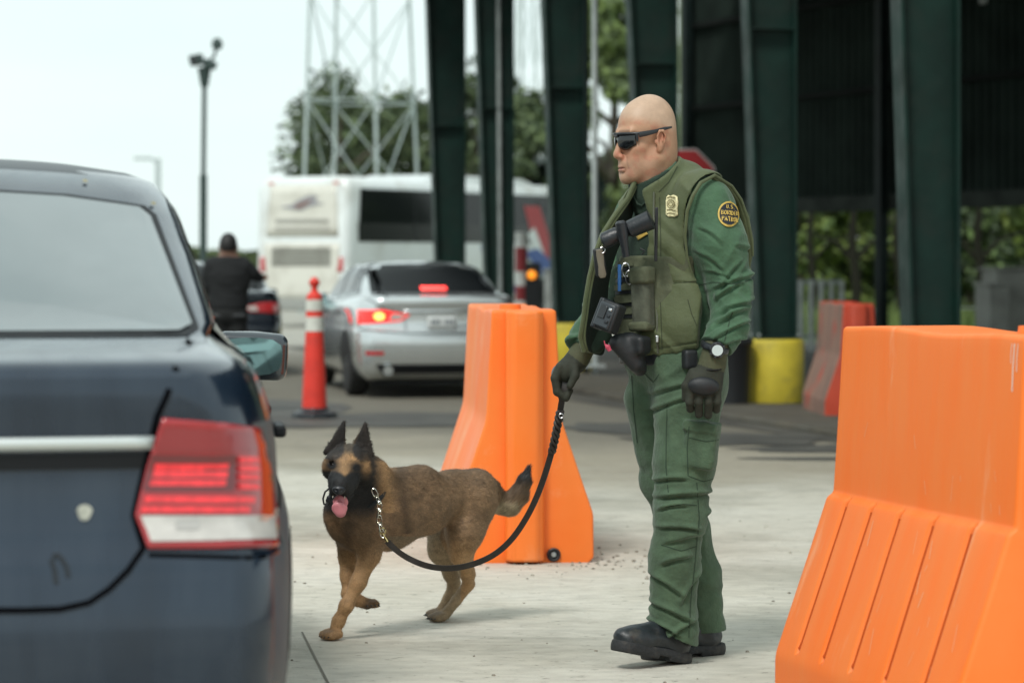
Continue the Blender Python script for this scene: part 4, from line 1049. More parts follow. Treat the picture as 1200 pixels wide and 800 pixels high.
for y, ins, z0, z1 in st_:
    for (x, z) in sect(ins, z0, z1): vs.append((x, y + (.30 * max(0, (z - 1.2) / 2.3) ** 2 if y < .2 else 0) * (1 - y / .3 if y < .3 else 0) * .55, z))
m = MB(); m.add(vs, [(i * k + j, i * k + (j + 1) % k, (i + 1) * k + (j + 1) % k, (i + 1) * k + j) for i in range(len(st_) - 1) for j in range(k)] + [tuple(reversed(range(k))), tuple((len(st_) - 1) * k + j for j in range(k))])
bb = m.build('body', M_coach, bus, smooth=True, angle=35); bvb = bvh_of(bb)
# roof hump with air conditioning
m = MB(); m.prism([(4.0, BH - .02), (4.8, BH + .15), (9.6, BH + .15), (10.4, BH - .02)], lambda a, b: Vector((-.95, a, b)), lambda a, b: Vector((.95, a, b))); m.build('roof_unit', M_coach, bus, bevel=.06, seg=3)
# rear face: engine cover, vents, mark, lamps
P_r = patch('rear_panel', bvb, [(-1.02, .62), (1.02, .62), (1.02, 1.95), (-1.02, 1.95)], 'back', M_coach2, bb, off=.012, step=.2, thick=.01)
M_lou = material('louvre_dark', (.13, .13, .11), .7)
for i in range(7): patch('louvre', bvb, [(-.80, 1.42 + i * .066), (.80, 1.42 + i * .066), (.80, 1.455 + i * .066), (-.80, 1.455 + i * .066)], 'back', M_lou, P_r, off=.028, step=.2)
patch('upper_rear_panel', bvb, [(-.98, 2.10), (.98, 2.10), (.90, 3.30), (-.90, 3.30)], 'back', M_coach2, bb, off=.010, step=.2, thick=.008)
for z in (2.42, 2.47): patch('maker_strip', bvb, [(-.72, z), (.72, z), (.72, z + .03), (-.72, z + .03)], 'back', material('faded_lettering', (.30, .29, .26), .6), bb, off=.024, step=.2)
M_mk = material('mark_brown', (.20, .12, .10), .6); M_mk2 = material('mark_grey', (.30, .30, .32), .5)
patch('swirl_mark', bvb, [(-.62, 2.78), (-.30, 2.84), (-.05, 2.98), (.20, 3.06), (.40, 3.04), (.34, 2.90), (.62, 2.86), (.20, 2.80), (-.05, 2.70), (-.30, 2.74)], 'back', M_mk2, bb, off=.024, step=.2)
patch('swirl_mark', bvb, [(-.25, 2.80), (.05, 2.92), (.30, 2.98), (.12, 2.84), (-.10, 2.74)], 'back', M_mk, bb, off=.030, step=.2)
patch('rear_window_band', bvb, [(-.75, 2.22), (.75, 2.22), (.75, 2.32), (-.75, 2.32)], 'back', material('faded_lettering'+'_b', (.36, .35, .31), .6), bb, off=.022, step=.2)
for s in (-1, 1):
    tl = patch('tail_light', bvb, [(s * .95, 1.28), (s * 1.12, 1.28), (s * 1.12, 1.62), (s * 1.00, 1.62)][::s], 'back', M_redlens, bb, off=.012, step=.1, thick=.01)
    patch('marker_lamp', bvb, [(s * .80, 3.32), (s * .96, 3.32), (s * .96, 3.37), (s * .80, 3.37)][::s], 'back', material('marker_red', (.5, .12, .09), .3), bb, off=.012, step=.1)
m = MB(); m.box((0, -.04, .52), (2.3, .14, .26)); m.build('rear_bumper', material('bumper_grey', (.30, .31, .29), .5), bus, bevel=.04)
# right side: windows, stripes
sw = patch('side_window', bvb, [(.50, 1.98), (11.6, 1.98), (11.9, 2.3), (11.9, 3.22), (.60, 3.22)], 'right', M_glass, bb, off=.010, step=.4)
for y in (3.2, 5.4, 7.6, 9.8): line_patch('window_bar', bvb, [(y, 2.0), (y, 3.1)], .06, 'right', M_trim, sw, off=.016, step=.3)
patch('lower_window', bvb, [(.50, 1.98), (11.6, 1.98), (11.6, 2.42), (.50, 2.42)], 'right', material('black_window_lower', (.004, .005, .006), .25), sw, off=.014, step=.4)
M_sr = material('stripe_red', (.42, .035, .045), .4); M_sb = material('stripe_blue', (.035, .09, .33), .4)
arc = [(2.0 + 4.4 * t, 1.02 + .34 * math.sin(math.pi * t) ** .8) for t in np.linspace(0, 1, 15)]
line_patch('red_arc', bvb, arc, .12, 'right', M_sr, bb, off=.014, step=.15)
patch('blue_sweep', bvb, [(6.6, 1.9), (7.2, 1.85), (8.0, 1.4), (8.6, .8), (8.3, .6), (7.5, 1.0), (6.9, 1.5)], 'right', M_sb, bb, off=.012, step=.3)
patch('red_sweep', bvb, [(9.0, 2.95), (9.9, 2.95), (10.9, 1.55), (11.2, 1.2), (10.6, 1.2), (9.6, 1.9)], 'right', M_sr, bb, off=.020, step=.3)
patch('white_sweep', bvb, [(9.2, 2.2), (9.6, 2.4), (10.5, 1.3), (10.1, 1.2)], 'right', M_coach, bb, off=.024, step=.3)
patch('blue_sweep', bvb, [(9.0, 1.75), (9.8, 1.85), (11.6, 1.10), (11.9, .8), (10.8, .8)], 'right', M_sb, bb, off=.026, step=.3)
for y in (3.1, 4.4, 10.2):
    circ = [(y + .56 * math.cos(a), .52 + .56 * math.sin(a)) for a in np.linspace(-.1, math.pi + .1, 18)]
    patch('wheel_arch', bvb, circ, 'right', M_trim, bb, off=.010, step=.1); patch('wheel_arch', bvb, circ, 'left', M_trim, bb, off=.010, step=.1)
    for s in (-1, 1): wheel(bus, s * 1.12, y, r=.50, w=.28, side=s, spokes=8)
for z in (.95,): line_patch('skirt_gap', bvb, [(.5, z), (12.0, z)], .02, 'right', M_lou, bb, off=.006, step=.4)

# ------------------------------------------------------------------ man in black, back to the viewer
mY = 26.7; mo = Vector(((266 - 600) * mY / FPX, mY, ground_z(mY)))
man = empty('person', tuple(mo), 0, 'man in black seen from behind, reaching out beside the dark sedan', 'person')
def n_(px_, py_, dy=0): p = at(px_, py_, mY + dy); return np.array([p.x - mo.x, dy, p.z - mo.z])
def figure(g, extra=0.0):
    pass
M_skin2 = material('skin_dark', (.20, .11, .08), .5); M_blkc = material('black_uniform', (.005, .006, .007), .85, bump=.4, bscale=30); M_blkt = material('black_trousers', (.004, .005, .005), .85, bump=.4, bscale=30); M_hair = material('black_hair', (.010, .009, .009), .6)
g = Field.uni((-.45, -.25, -.02), (.45, .25, 1.84), .011)
g.ell(n_(267.5, 288, -.01), (.078, .10, .115), .02); g.ell(n_(267.5, 293, .06), (.06, .05, .08), .02); g.ell(n_(267.5, 289, .115), (.012, .018, .02), .01)
for s in (-1, 1): g.ell(n_(267.5, 289.5, .0) + [s * .080, 0, 0], (.012, .025, .03), .008)
g.cap(n_(267.5, 296), n_(268, 305), .052, .06, .03)
g.ell(n_(268, 325), (.17, .11, .25), .05); g.ell(n_(267, 355), (.15, .10, .18), .05)
RS, RE, RW = n_(288, 311), n_(300, 321, .03), n_(304, 327, .10)
g.chain([n_(284, 312), n_(294, 319, .02), n_(305, 326, .08)], [.05, .04, .028], .03)
for i, dz in enumerate((-.024, -.008, .008, .024)): g.cap(n_(306, 326, .08) + [0, 0, dz], n_(314 - abs(i - 1.5), 325, .10) + [0, 0, dz * 1.2], .011, .008, .006)
g.cap(n_(303, 327, .10), n_(306, 323.5, .11), .012, .010, .01)
g.chain([n_(249, 312), n_(241, 335, .03), n_(246, 352, .10)], [.05, .04, .028], .03)
for i in range(4): g.cap(n_(246, 354, .10) + [i * .012, 0, 0], n_(248, 362, .12) + [i * .012, 0, 0], .012, .009, .006)
g.chain([n_(257, 372), n_(256, 420), n_(255, 474)], [.075, .055, .035], .04); g.chain([n_(277, 372), n_(279, 420), n_(280, 474)], [.075, .055, .035], .04)
solid('body', g, M_skin2, man, it=1)
g = Field.uni((-.45, -.30, .75), (.45, .28, 1.62), .010)
g.ell(n_(268, 325), (.205, .145, .27), .05); g.ell(n_(267, 355), (.185, .135, .20), .05); g.cap(n_(250, 312), n_(286, 312), .075, .075, .04)
g.chain([n_(286, 312), n_(295, 319, .02), n_(304, 325.5, .08)], [.075, .058, .042], .03); g.chain([n_(249, 312), n_(240, 335, .03), n_(245, 350, .09)], [.075, .062, .045], .03)
g.cap(n_(268, 303), n_(268, 306), .072, .08, .02); g.plane(n_(268, 301), (0, 0, 1)); g.plane(n_(268, 372), (0, 0, -1))
solid('jacket', g, M_blkc, man, it=1, disp=lambda P: fbm(P * np.array([8, 8, 14]), 3) * .016 - .006)
g = Field.uni((-.35, -.25, .03), (.35, .25, 1.05), .010)
g.ell(n_(267, 368), (.185, .14, .13), .04); g.chain([n_(257, 375), n_(256, 420), n_(255, 470)], [.105, .085, .075], .03); g.chain([n_(277, 375), n_(279, 420), n_(280, 470)], [.105, .085, .075], .03)
g.plane((0, 0, .06), (0, 0, -1)); solid('trousers', g, M_blkt, man, it=1, disp=lambda P: fbm(P * np.array([8, 8, 16]), 3) * .014 - .006)
for px_ in (255, 280):
    g = Field.uni(n_(px_, 487, .06) + [-.09, -.20, -.03], n_(px_, 487, .06) + [.09, .20, .16], .010); c = n_(px_, 487, .0); c[2] = .05
    g.cap(c, c + [0, .16, -.01], .055, .045, .02); g.plane((0, 0, .004), (0, 0, -1)); solid('shoe', g, M_blkc, man, it=1)
g = Field.uni(n_(267, 285) - .14, n_(267, 285) + .14, .009); g.ell(n_(267.5, 286.5, -.012), (.084, .106, .112), 0); g.plane(n_(267.5, 290, .0), (0, .55, -1)); solid('hair', g, M_hair, man, it=1)
m = MB(); m.box(tuple(n_(267, 370)), (.36, .27, .05)); m.build('belt', M_blk, man, bevel=.02)
# ================================================================== water-filled barriers
M_or = material('orange_plastic', (.90, .175, .018), .48, var_col=(.86, .21, .035), vscale=1.6, bump=.25, bscale=14, bdist=.006, dirt=(.86, .36, .17), dscale=2.2, dpos=(.56, .80), rvar=.1, spec=.4)
M_or2 = material('sunbleached_orange', (.95, .19, .022), .52, var_col=(.92, .22, .04), vscale=2, bump=.3, bscale=14, bdist=.004, dirt=(.88, .40, .20), dscale=1.8, dpos=(.62, .84), spec=.4, stretch=(1, 5, 1))
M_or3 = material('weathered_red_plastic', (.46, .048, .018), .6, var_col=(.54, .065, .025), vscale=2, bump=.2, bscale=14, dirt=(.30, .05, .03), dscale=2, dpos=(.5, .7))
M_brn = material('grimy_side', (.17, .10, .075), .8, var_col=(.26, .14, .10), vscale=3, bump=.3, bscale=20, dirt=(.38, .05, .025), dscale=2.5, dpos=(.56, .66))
def barrier(loc, rz, L, label, wt, wf, wb, zt, zf, zk, mats, grooves=None, side_mat=None, tongue=True):
    e = empty('traffic_barrier', loc, rz, label, 'barrier', 'orange plastic traffic barriers')
    # half outline from the ground up to the top centre, corners rounded
    def rounded(pts, rad):
        out = [pts[0]]
        for i in range(1, len(pts) - 1):
            p0, p, p1 = [Vector(q) for q in pts[i - 1:i + 2]]; r = min(rad[i], (p - p0).length * .45, (p1 - p).length * .45)
            a = p + (p0 - p).normalized() * r; b = p + (p1 - p).normalized() * r
            for k in range(6):
                t = k / 5; out.append(tuple(a * (1 - t) ** 2 + p * 2 * t * (1 - t) + b * t * t))
        return out + [pts[-1]]
    base = [(wb - .02, 0), (wb, .02), (wb, zk)] + ([(wf + .020, zf - .014), (wf, zf)] if grooves else [(wf, zf)]) + [(wt, zt), (0, zt)]
    half = rounded(base, [0, .01, .02] + ([.008, .010] if grooves else [.03]) + [.016, 0])
    fine = []
    for p, q in zip(half[:-1], half[1:]):
        n = max(1, int(math.dist(p, q) / .02))
        fine += [(p[0] + (q[0] - p[0]) * k / n, p[1] + (q[1] - p[1]) * k / n) for k in range(n)]
    fine.append(half[-1])
    prof = [(-x, z) for x, z in fine] + [(x, z) for x, z in fine[::-1][1:]]
    ny = 150 if not grooves else 340; ysn = [0, .002, .006, .012, .02] + list(np.linspace(.045, L - .045, ny)) + [L - .02, L - .012, L - .006, L - .002, L]
    def inset(y):
        d = min(y, L - y); return .014 - math.sqrt(max(0, .014 ** 2 - (.014 - min(d, .014)) ** 2))
    vs = []; k = len(prof)
    for y in ysn:
        ins = inset(y)
        for (x, z) in prof:
            X = x - math.copysign(min(abs(x), ins), x); Z = z - (ins * .8 if z > zt - .03 else 0); Yv = y
            if grooves and x < 0 and zk - .02 < z < zf + .005 and min(y, L - y) > .05:
                for gy in grooves:
                    s = (y - gy) / .0085
                    dz = sstep(zk + .02, zk + .05, np.array(z)) * sstep(zf, zf - .03, np.array(z))
                    dd = float(dz) * .040 * math.exp(-s * s); X += dd; Z -= dd * .35
                # panels between grooves bulge softly, one edge proud of the next
                gg = [0.05] + list(grooves) + [L - .05]
                for a, b in zip(gg[:-1], gg[1:]):
                    if a <= y <= b:
                        t = (y - a) / (b - a); bul = .002 * math.sin(math.pi * t); dz = float(sstep(zk + .02, zk + .06, np.array(z)) * sstep(zf, zf - .04, np.array(z))); X -= bul * dz
            # slight waviness of moulded plastic
            wv = .0035 * math.sin(y * 5 + z * 3) * (1 if x < 0 else -1) if abs(x) > .05 else 0
            sag = -.003 * math.exp(-((y - L * .35) / .30) ** 2) + .004 * math.sin(y * 9)
            vs.append((X + wv, Yv, Z + (sag if z > zt - .05 else 0)))
    n = len(ysn); fs = [(i * k + j, (i + 1) * k + j, (i + 1) * k + j + 1, i * k + j + 1) for i in range(n - 1) for j in range(k - 1)]
    fs += [tuple(range(k)), tuple((n - 1) * k + j for j in reversed(range(k)))]
    m = MB(); m.add(vs, fs); b = m.build('body', mats[0], e, smooth=True, angle=50)
    if side_mat is not None:
        b.data.materials.append(side_mat)
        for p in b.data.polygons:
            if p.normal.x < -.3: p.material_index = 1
    if tongue:
        m = MB(); tw = .082
        pr = [(-tw, .005), (-tw, -.05), (-tw + .03, -.085), (0, -.094), (tw - .03, -.085), (tw, -.05), (tw, .005)]
        m.prism(pr, lambda a, bb: Vector((a, bb - .002, .012)), lambda a, bb: Vector((a * .97, bb * .94, zt - .004)))
        m.build('end_tongue', mats[1] if len(mats) > 1 else mats[0], e, bevel=.012, seg=3)
        m = MB(); m.tube([(-.05, .12, zt - .01), (-.05, .12, zt + .022)], [.05, .045], 16); m.build('filler_cap', mats[0], e, smooth=True, angle=40)
    if grooves:
        bvq = bvh_of(b); M_gr = material('groove_shade', (.50, .075, .012), .8, spec=.1); M_dr = material('white_drip', (.80, .62, .52), .6); M_sc = material('pale_scuff', (.88, .42, .22), .7)
        for gy in grooves: line_patch('groove_shade', bvq, [(gy, zk + .035), (gy, zf - .03)],   .022, 'left', M_gr, b, off=.0015, step=.012)  # shade of the groove walls painted as dark orange strips
        for y0, z0, z1, w in ((.060, zt - .02, zt - .14, .006), (.042, zt - .02, zt - .09, .004), (.075, zt - .02, zt - .07, .003)): line_patch('paint_drip', bvq, [(y0, z0), (y0 + .002, (z0 + z1) / 2), (y0, z1)], w, 'left', M_dr, b, off=.001, step=.02)
        rq = random.Random(4)
        for q in range(26):
            y0 = rq.uniform(.08, L - .1); z0 = rq.uniform(zk + .05, zf - .08) if q < 18 else rq.uniform(zf + .02, zf + .2); dl = rq.uniform(.02, .10)
            line_patch('scuff', bvq, [(y0, z0), (y0 + dl * rq.uniform(-.3, .3), z0 + dl * .7)], rq.uniform(.0015, .004), 'left', M_sc, b, off=.001, step=.02)
    m = MB(); m.lathe([(.028, .01), (.030, -.012), (.024, -.016), (.018, -.010), (.001, -.006)], (wb * .42, 0, .035), 16, 'y'); dp = m.build('drain_plug', M_blk, e, smooth=True, angle=40)
    m = MB(); m.lathe([(.012, -.010), (.009, -.020), (.001, -.021)], (wb * .42, 0, .035), 10, 'y'); m.build('plug_bolt', M_grey, dp)
    return e
barrier(((614 - 600) / 276.0, 12.08, ground_z(12.08)), R(4.6), 1.5, 'orange barrier in the middle, seen end-on behind the dog', .137, .165, .300, 1.073, .607, .205, (M_or, M_or))
# big barrier at the right, its long ribbed side towards the dog
Lb = 1.17; aR = math.atan2(.336, 1.09)
near_fold = Vector((589 / 474.0, 7.03)); aR -= R(.8); ax = Vector((-math.sin(aR), math.cos(aR))); nrm_ = Vector((math.cos(aR), math.sin(aR)))
c0 = near_fold + nrm_ * .17
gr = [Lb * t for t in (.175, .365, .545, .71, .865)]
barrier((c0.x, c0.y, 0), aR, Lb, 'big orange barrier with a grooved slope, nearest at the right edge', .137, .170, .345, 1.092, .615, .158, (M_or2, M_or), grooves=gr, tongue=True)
# weathered one under the shed
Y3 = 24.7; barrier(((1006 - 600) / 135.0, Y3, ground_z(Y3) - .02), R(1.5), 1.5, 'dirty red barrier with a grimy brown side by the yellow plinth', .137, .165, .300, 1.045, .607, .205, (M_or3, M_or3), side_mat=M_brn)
# small orange one beyond the man in black
Y4 = 31; e4 = barrier(((254 - 600) / (FPX / Y4), Y4, ground_z(Y4)), R(10), 1.0, 'far orange barrier half hidden by the man in black', .10, .12, .20, .98, .5, .15, (M_or3, M_or3), tongue=False)

# traffic delineator post
dY = 25.4; dx = (368.5 - 600) * dY / FPX; gz = ground_z(dY)
e = empty('delineator_post', (dx, dY, gz), 0, 'tall red post cone with white bands on a black rubber base', 'delineator')
hz = lambda py_: EYE + (300 - py_) * dY / FPX - gz
M_dred = material('delineator_red', (.72, .038, .022), .5, var=.1, vscale=6, dirt=(.40, .05, .04), dscale=5, dpos=(.55, .75)); M_dw = material('reflective_white', (.60, .60, .54), .45, var=.12, vscale=8)
m = MB(); m.lathe([(.205, 0), (.21, .015), (.20, .055), (.13, .075), (.12, .10), (.001, .10)], n=8); m.build('base', M_rub, e, bevel=.006)
m = MB(); m.lathe([(.112, .08), (.098, hz(436)), (.080, hz(388)), (.072, hz(350)), (.072, hz(347)), (.03, hz(343))], n=24); m.build('post', M_dred, e, smooth=True, angle=30)
for a, b, ra, rb in ((388, 371, .0835, .0795), (364, 351, .0785, .0755)): m = MB(); m.lathe([(ra, hz(a)), (rb, hz(b))], n=24); m.build('reflective_band', M_dw, e, smooth=True, angle=30)
m = MB(); m.lathe([(.072, hz(347)), (.055, hz(344)), (.028, hz(341)), (.028, hz(336)), (.048, hz(333)), (.050, hz(330)), (.03, hz(327)), (.022, hz(325)), (.001, hz(324.5))], n=20); m.build('handle', M_dred, e, smooth=True, angle=40)
# ================================================================== the officer
OX, OY = .518, 9.08
def o_(px, py, dy=0.0):
    p = at(px, py, OY + dy); return np.array([p.x - OX, dy, p.z])
M_skin = material('skin', (.47, .27, .18), .50, attr='tone', bump=.18, bscale=260, var=.05, vscale=30, bdist=.002, spec=.45)
M_shirt = material('shirt_cloth', (.044, .104, .052), .80, var=.14, vscale=22, bump=.7, bscale=55, bdist=.006, sheen=.15)
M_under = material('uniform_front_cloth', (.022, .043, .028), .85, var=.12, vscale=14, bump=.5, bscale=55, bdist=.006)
M_trou = material('trouser_cloth', (.060, .104, .058), .86, var=.16, vscale=22, bump=.7, bscale=50, bdist=.006, sheen=.15)
M_vest = material('vest_cloth', (.078, .096, .040), .72, var=.10, vscale=10, bump=.55, bscale=32, bdist=.006, sheen=.1)
M_line = material('vest_lining', (.010, .020, .014), .9, bump=.4, bscale=30)
M_rig = material('webbing_cloth', (.085, .095, .055), .9, var=.18, vscale=25, bump=.5, bscale=140, bdist=.003)
M_pouch = material('pouch_cloth', (.075, .082, .058), .9, var=.25, vscale=22, bump=.5, bscale=120, bdist=.003)
M_boot = material('boot_leather', (.016, .021, .025), .42, var=.35, vscale=30, bump=.5, bscale=60, bdist=.003, dirt=(.07, .065, .055), dscale=14, dpos=(.56, .75))
M_sole = material('boot_sole', (.02, .022, .024), .75, dirt=(.06, .056, .05), dscale=22, dpos=(.5, .7), bump=.5, bscale=60)
M_glv = material('glove_cloth', (.045, .043, .026), .8, attr='tone', bump=.5, bscale=120, bdist=.003)
M_gold = material('gold_thread', (.62, .42, .09), .5, bump=.3, bscale=400)
M_gold_t = material('embroidered_gold', (.75, .68, .40), .6, var=.25, vscale=160, bump=.5, bscale=300, bdist=.002)
M_patchblk = material('patch_black', (.012, .016, .024), .8)
M_blue = material('blue_plastic', (.03, .13, .36), .4)
M_pink = material('pink_tag_plastic', (.55, .07, .12), .5)
M_face = material('watch_glass', (.62, .72, .72), .12)

officer = empty('person', (OX, OY, 0), 0, 'bald officer in green uniform, olive vest and sunglasses, holding the dog leash', 'person')

YAW_H, YAW_T = R(-66), R(-50)
RH, RT = rotz(YAW_H) @ rotx(R(3)), rotz(YAW_T)
HC = o_(757.5, 166, -.02)                       # between the ears
TC = np.array([0.0, 0.02, 0.0])
def t2w(p): return RT @ np.array(p, float) + TC

# --- body: head, neck and the figure inside the clothes, one surface
def axis(lo, hi, f0, f1, fine, coarse):
    a = list(np.arange(lo, f0, coarse)) + list(np.arange(f0, f1, fine)) + list(np.arange(f1, hi, coarse)); return a
bf = Field(axis(-.42, .33, HC[0] - .15, HC[0] + .15, .0027, .012), axis(-.34, .30, HC[1] - .15, HC[1] + .15, .0027, .012),
           axis(-.01, 1.86, HC[2] - .165, HC[2] + .17, .0027, .012))
bf.frame(RH, HC)
bf.ell((0, .017, .056), (.077, .099, .094), .02)
bf.ell((0, -.038, .040), (.067, .068, .080), .03)
bf.ell((0, .050, .0), (.069, .060, .075), .03)
bf.ell((0, -.035, -.030), (.062, .066, .082), .03)
bf.ell((0, -.045, -.088), (.050, .054, .038), .025)
bf.ell((0, -.012, -.096), (.052, .060, .036), .03)
for s in (-1, 1):
    bf.cap((s * .055, .012, -.052), (s * .030, -.078, -.104), .026, .020, .03)      # jaw line
    bf.ell((s * .047, -.062, -.022), (.023, .024, .02), .022)                        # cheek bone
    bf.ell((s * .036, -.06, -.062), (.024, .028, .03), .025)                         # cheek
    bf.cap((s * .012, -.106, .030), (s * .046, -.086, .032), .0115, .010, .016)      # brow
bf.cap((0, -.098, .022), (0, -.1215, -.030), .0085, .0115, .014)                     # nose bridge
bf.ell((0, -.124, -.040), (.0125, .0125, .011), .010)
for s in (-1, 1):
    bf.ell((s * .0125, -.113, -.044), (.0085, .011, .008), .007)
    bf.ell((s * .006, -.121, -.051), (.0035, .005, .003), .003, op='sub')
    bf.ell((s * .033, -.106, .010), (.019, .015, .012), .012, op='sub')              # eye socket
    bf.ell((s * .032, -.083, .010), (.0135, .0135, .0115), .003)                     # eye
    bf.cap((s * .018, -.098, .0155), (s * .046, -.088, .0155), .0035, .003, .004)    # upper lid
bf.ell((0, -.098, -.068), (.026, .016, .016), .018)                                  # upper lip bulge
bf.cap((-.018, -.104, -.0765), (.018, -.104, -.0765), .0052, .0052, .006)
bf.cap((-.010, -.112, -.0760), (.010, -.112, -.0760), .0046, .0046, .005)
bf.cap((-.014, -.108, -.0880), (.014, -.108, -.0880), .0062, .0062, .006)
bf.box((0, -.115, -.0822), (.021, .012, .0012), .001, .0025, op='sub')
bf.ell((0, -.106, -.097), (.018, .008, .005), .008, op='sub')
bf.ell((0, -.090, -.114), (.025, .022, .018), .018)                                  # chin
for s in (-1, 1):                                                                    # ears
    er = rotz(s * R(18)) @ rotx(R(-12))
    bf.ell((s * .083, .014, .000), (.0080, .0200, .034), .005, er)
    bf.ell((s * .0925, .012, .006), (.0075, .0125, .0225), .003, er, op='sub')
    bf.chain([(s*.088, -.003, .012), (s*.092, .006, .030), (s*.093, .020, .030), (s*.092, .030, .014), (s*.088, .026, -.008)], [.0035,.0042,.0045,.004,.003], .003)
    bf.chain([(s*.088, .018, .018), (s*.088, .017, .000), (s*.086, .010, -.016)], [.003,.0035,.003], .003)
    bf.ell((s * .082, -.006, -.004), (.006, .005, .008), .003)
    bf.ell((s * .083, .006, -.028), (.007, .009, .010), .005)
    bf.ell((s * .0665, -.085, .012), (.012, .016, .018), .012, op='sub')              # temple hollow
# nape and folds of the neck
bf.cap((0, .034, -.045), (0, .042, -.20), .064, .069, .035)
bf.cap((0, .0, -.115), (0, .01, -.2), .048, .055, .03)
bf.cap((0, .075, -.015), (0, .080, -.10), .035, .04, .03)
bf.cap((.035, -.02, -.09), (.02, -.01, -.2), .025, .03, .03)
bf.ell((0, .123, -.055), (.06, .008, .004), .010, op='sub')
bf.frame(RT, TC)
bf.ell((0, .0, 1.28), (.150, .095, .22), .05); bf.ell((0, .0, 1.04), (.14, .09, .18), .06)
bf.cap((-.13, .01, 1.43), (.13, .01, 1.43), .045, .045, .05)
bf.ell((0, 0, .90), (.14, .09, .10), .05)
bf.frame()
SHL, ELL, WRL = o_(836, 243, -.14), o_(856, 343, -.15), o_(838, 408, -.24)
SHR, ELR, WRR = np.array([-.11, .16, 1.43]), o_(712, 352, .10), o_(682, 413, -.01)
for pts in ([SHL, ELL, WRL], [SHR, ELR, WRR]): bf.chain(pts, [.045, .036, .026], .03)
bf.cap(WRL, o_(825, 452, -.25), .024, .018, .02); bf.cap(WRR, o_(667, 438, -.02), .022, .018, .02)
NLEG = [o_(806, 462, -.06), o_(802, 540, -.09), o_(797, 605, -.11), o_(790, 660, -.09), o_(789, 752, -.06)]
FLEG = [o_(768, 468, .08), o_(784, 560, .12), o_(802, 620, .14), o_(815, 670, .15), o_(824, 742, .15)]
bf.chain(NLEG, [.075, .065, .05, .045, .035], .04); bf.chain(FLEG, [.075, .065, .05, .045, .035], .04)
bf.cap(NLEG[-1], o_(752, 757, -.15), .032, .028, .03); bf.cap(FLEG[-1], o_(800, 754, .09), .032, .028, .03)
def skin_tone(P):
    q = (P - HC) @ RH                       # head frame
    c = np.tile(np.array([.46, .258, .158]), (len(P), 1))
    scalp = sstep(.035, .075, q[:, 2] + .25 * q[:, 1])          # shaved scalp is paler
    c = c * (1 - scalp[:, None]) + np.array([.49, .335, .235]) * scalp[:, None]
    red = np.exp(-(((q[:, 2] + .03) / .03) ** 2 + ((np.abs(q[:, 0]) - .04) / .03) ** 2)) * (q[:, 1] < 0)
    nose = np.exp(-(((q[:, 2] + .04) / .018) ** 2 + ((q[:, 1] + .122) / .02) ** 2))
    ear = np.exp(-((np.abs(q[:, 0]) - .086) / .010) ** 2) * (np.abs(q[:, 2]) < .045) * (q[:, 1] > -.03)
    c = c * (1 - .12 * (red + nose + ear)[:, None] * np.array([.1, 1, 1]))
    lip = np.exp(-(((q[:, 2] + .082) / .0085) ** 2 + (q[:, 0] / .021) ** 4)) * (q[:, 1] < -.098)
    c = c * (1 - lip[:, None]) + np.array([.40, .17, .13]) * lip[:, None]
    beard = sstep(-.045, -.075, q[:, 2]) * (q[:, 1] < .03) * (1 - lip) * .38 * (.35 + .65 * vnoise(q * 330))
    c = c * (1 - beard[:, None]) + np.array([.22, .15, .11]) * beard[:, None]
    brow = np.exp(-(((q[:, 2] - .034) / .0055) ** 2)) * (q[:, 1] < -.075) * (np.abs(q[:, 0]) > .012) * (np.abs(q[:, 0]) < .052)
    c = c * (1 - .6 * brow[:, None]) + np.array([.07, .045, .03]) * .6 * brow[:, None]
    blot = fbm(P * 45, 3, 3); c = c * (1 - .16 * (sstep(.48, .66, blot) * (1 - scalp) * (q[:, 1] < .06))[:, None] * np.array([.1, 1, 1]))
    fold_ = np.exp(-((np.abs(q[:, 0]) - .030 - .25 * (-.055 - q[:, 2])) / .003) ** 2) * (q[:, 2] < -.045) * (q[:, 2] > -.085) * (q[:, 1] < -.07)
    c = c * (1 - .25 * fold_)[:, None]
    pore = vnoise(P * 420, 8); c *= (.90 + .14 * fbm(P * 60, 3) + .08 * (pore - .5))[:, None]
    return c
body = solid('body', bf, M_skin, officer, it=1, colour=skin_tone)
HSX, HSY = .93, .865
_co = np.zeros(len(body.data.vertices) * 3, np.float32); body.data.vertices.foreach_get('co', _co); _co = _co.reshape(-1, 3).astype(float)
_q = (_co - HC) @ RH; _w = sstep(-.26, -.14, _q[:, 2])[:, None]
_q[:, :2] *= 1 - _w * (1 - np.array([[HSX, HSY]]))
_co = _q @ RH.T + HC; body.data.vertices.foreach_set('co', _co.astype(np.float32).ravel()); body.data.update()

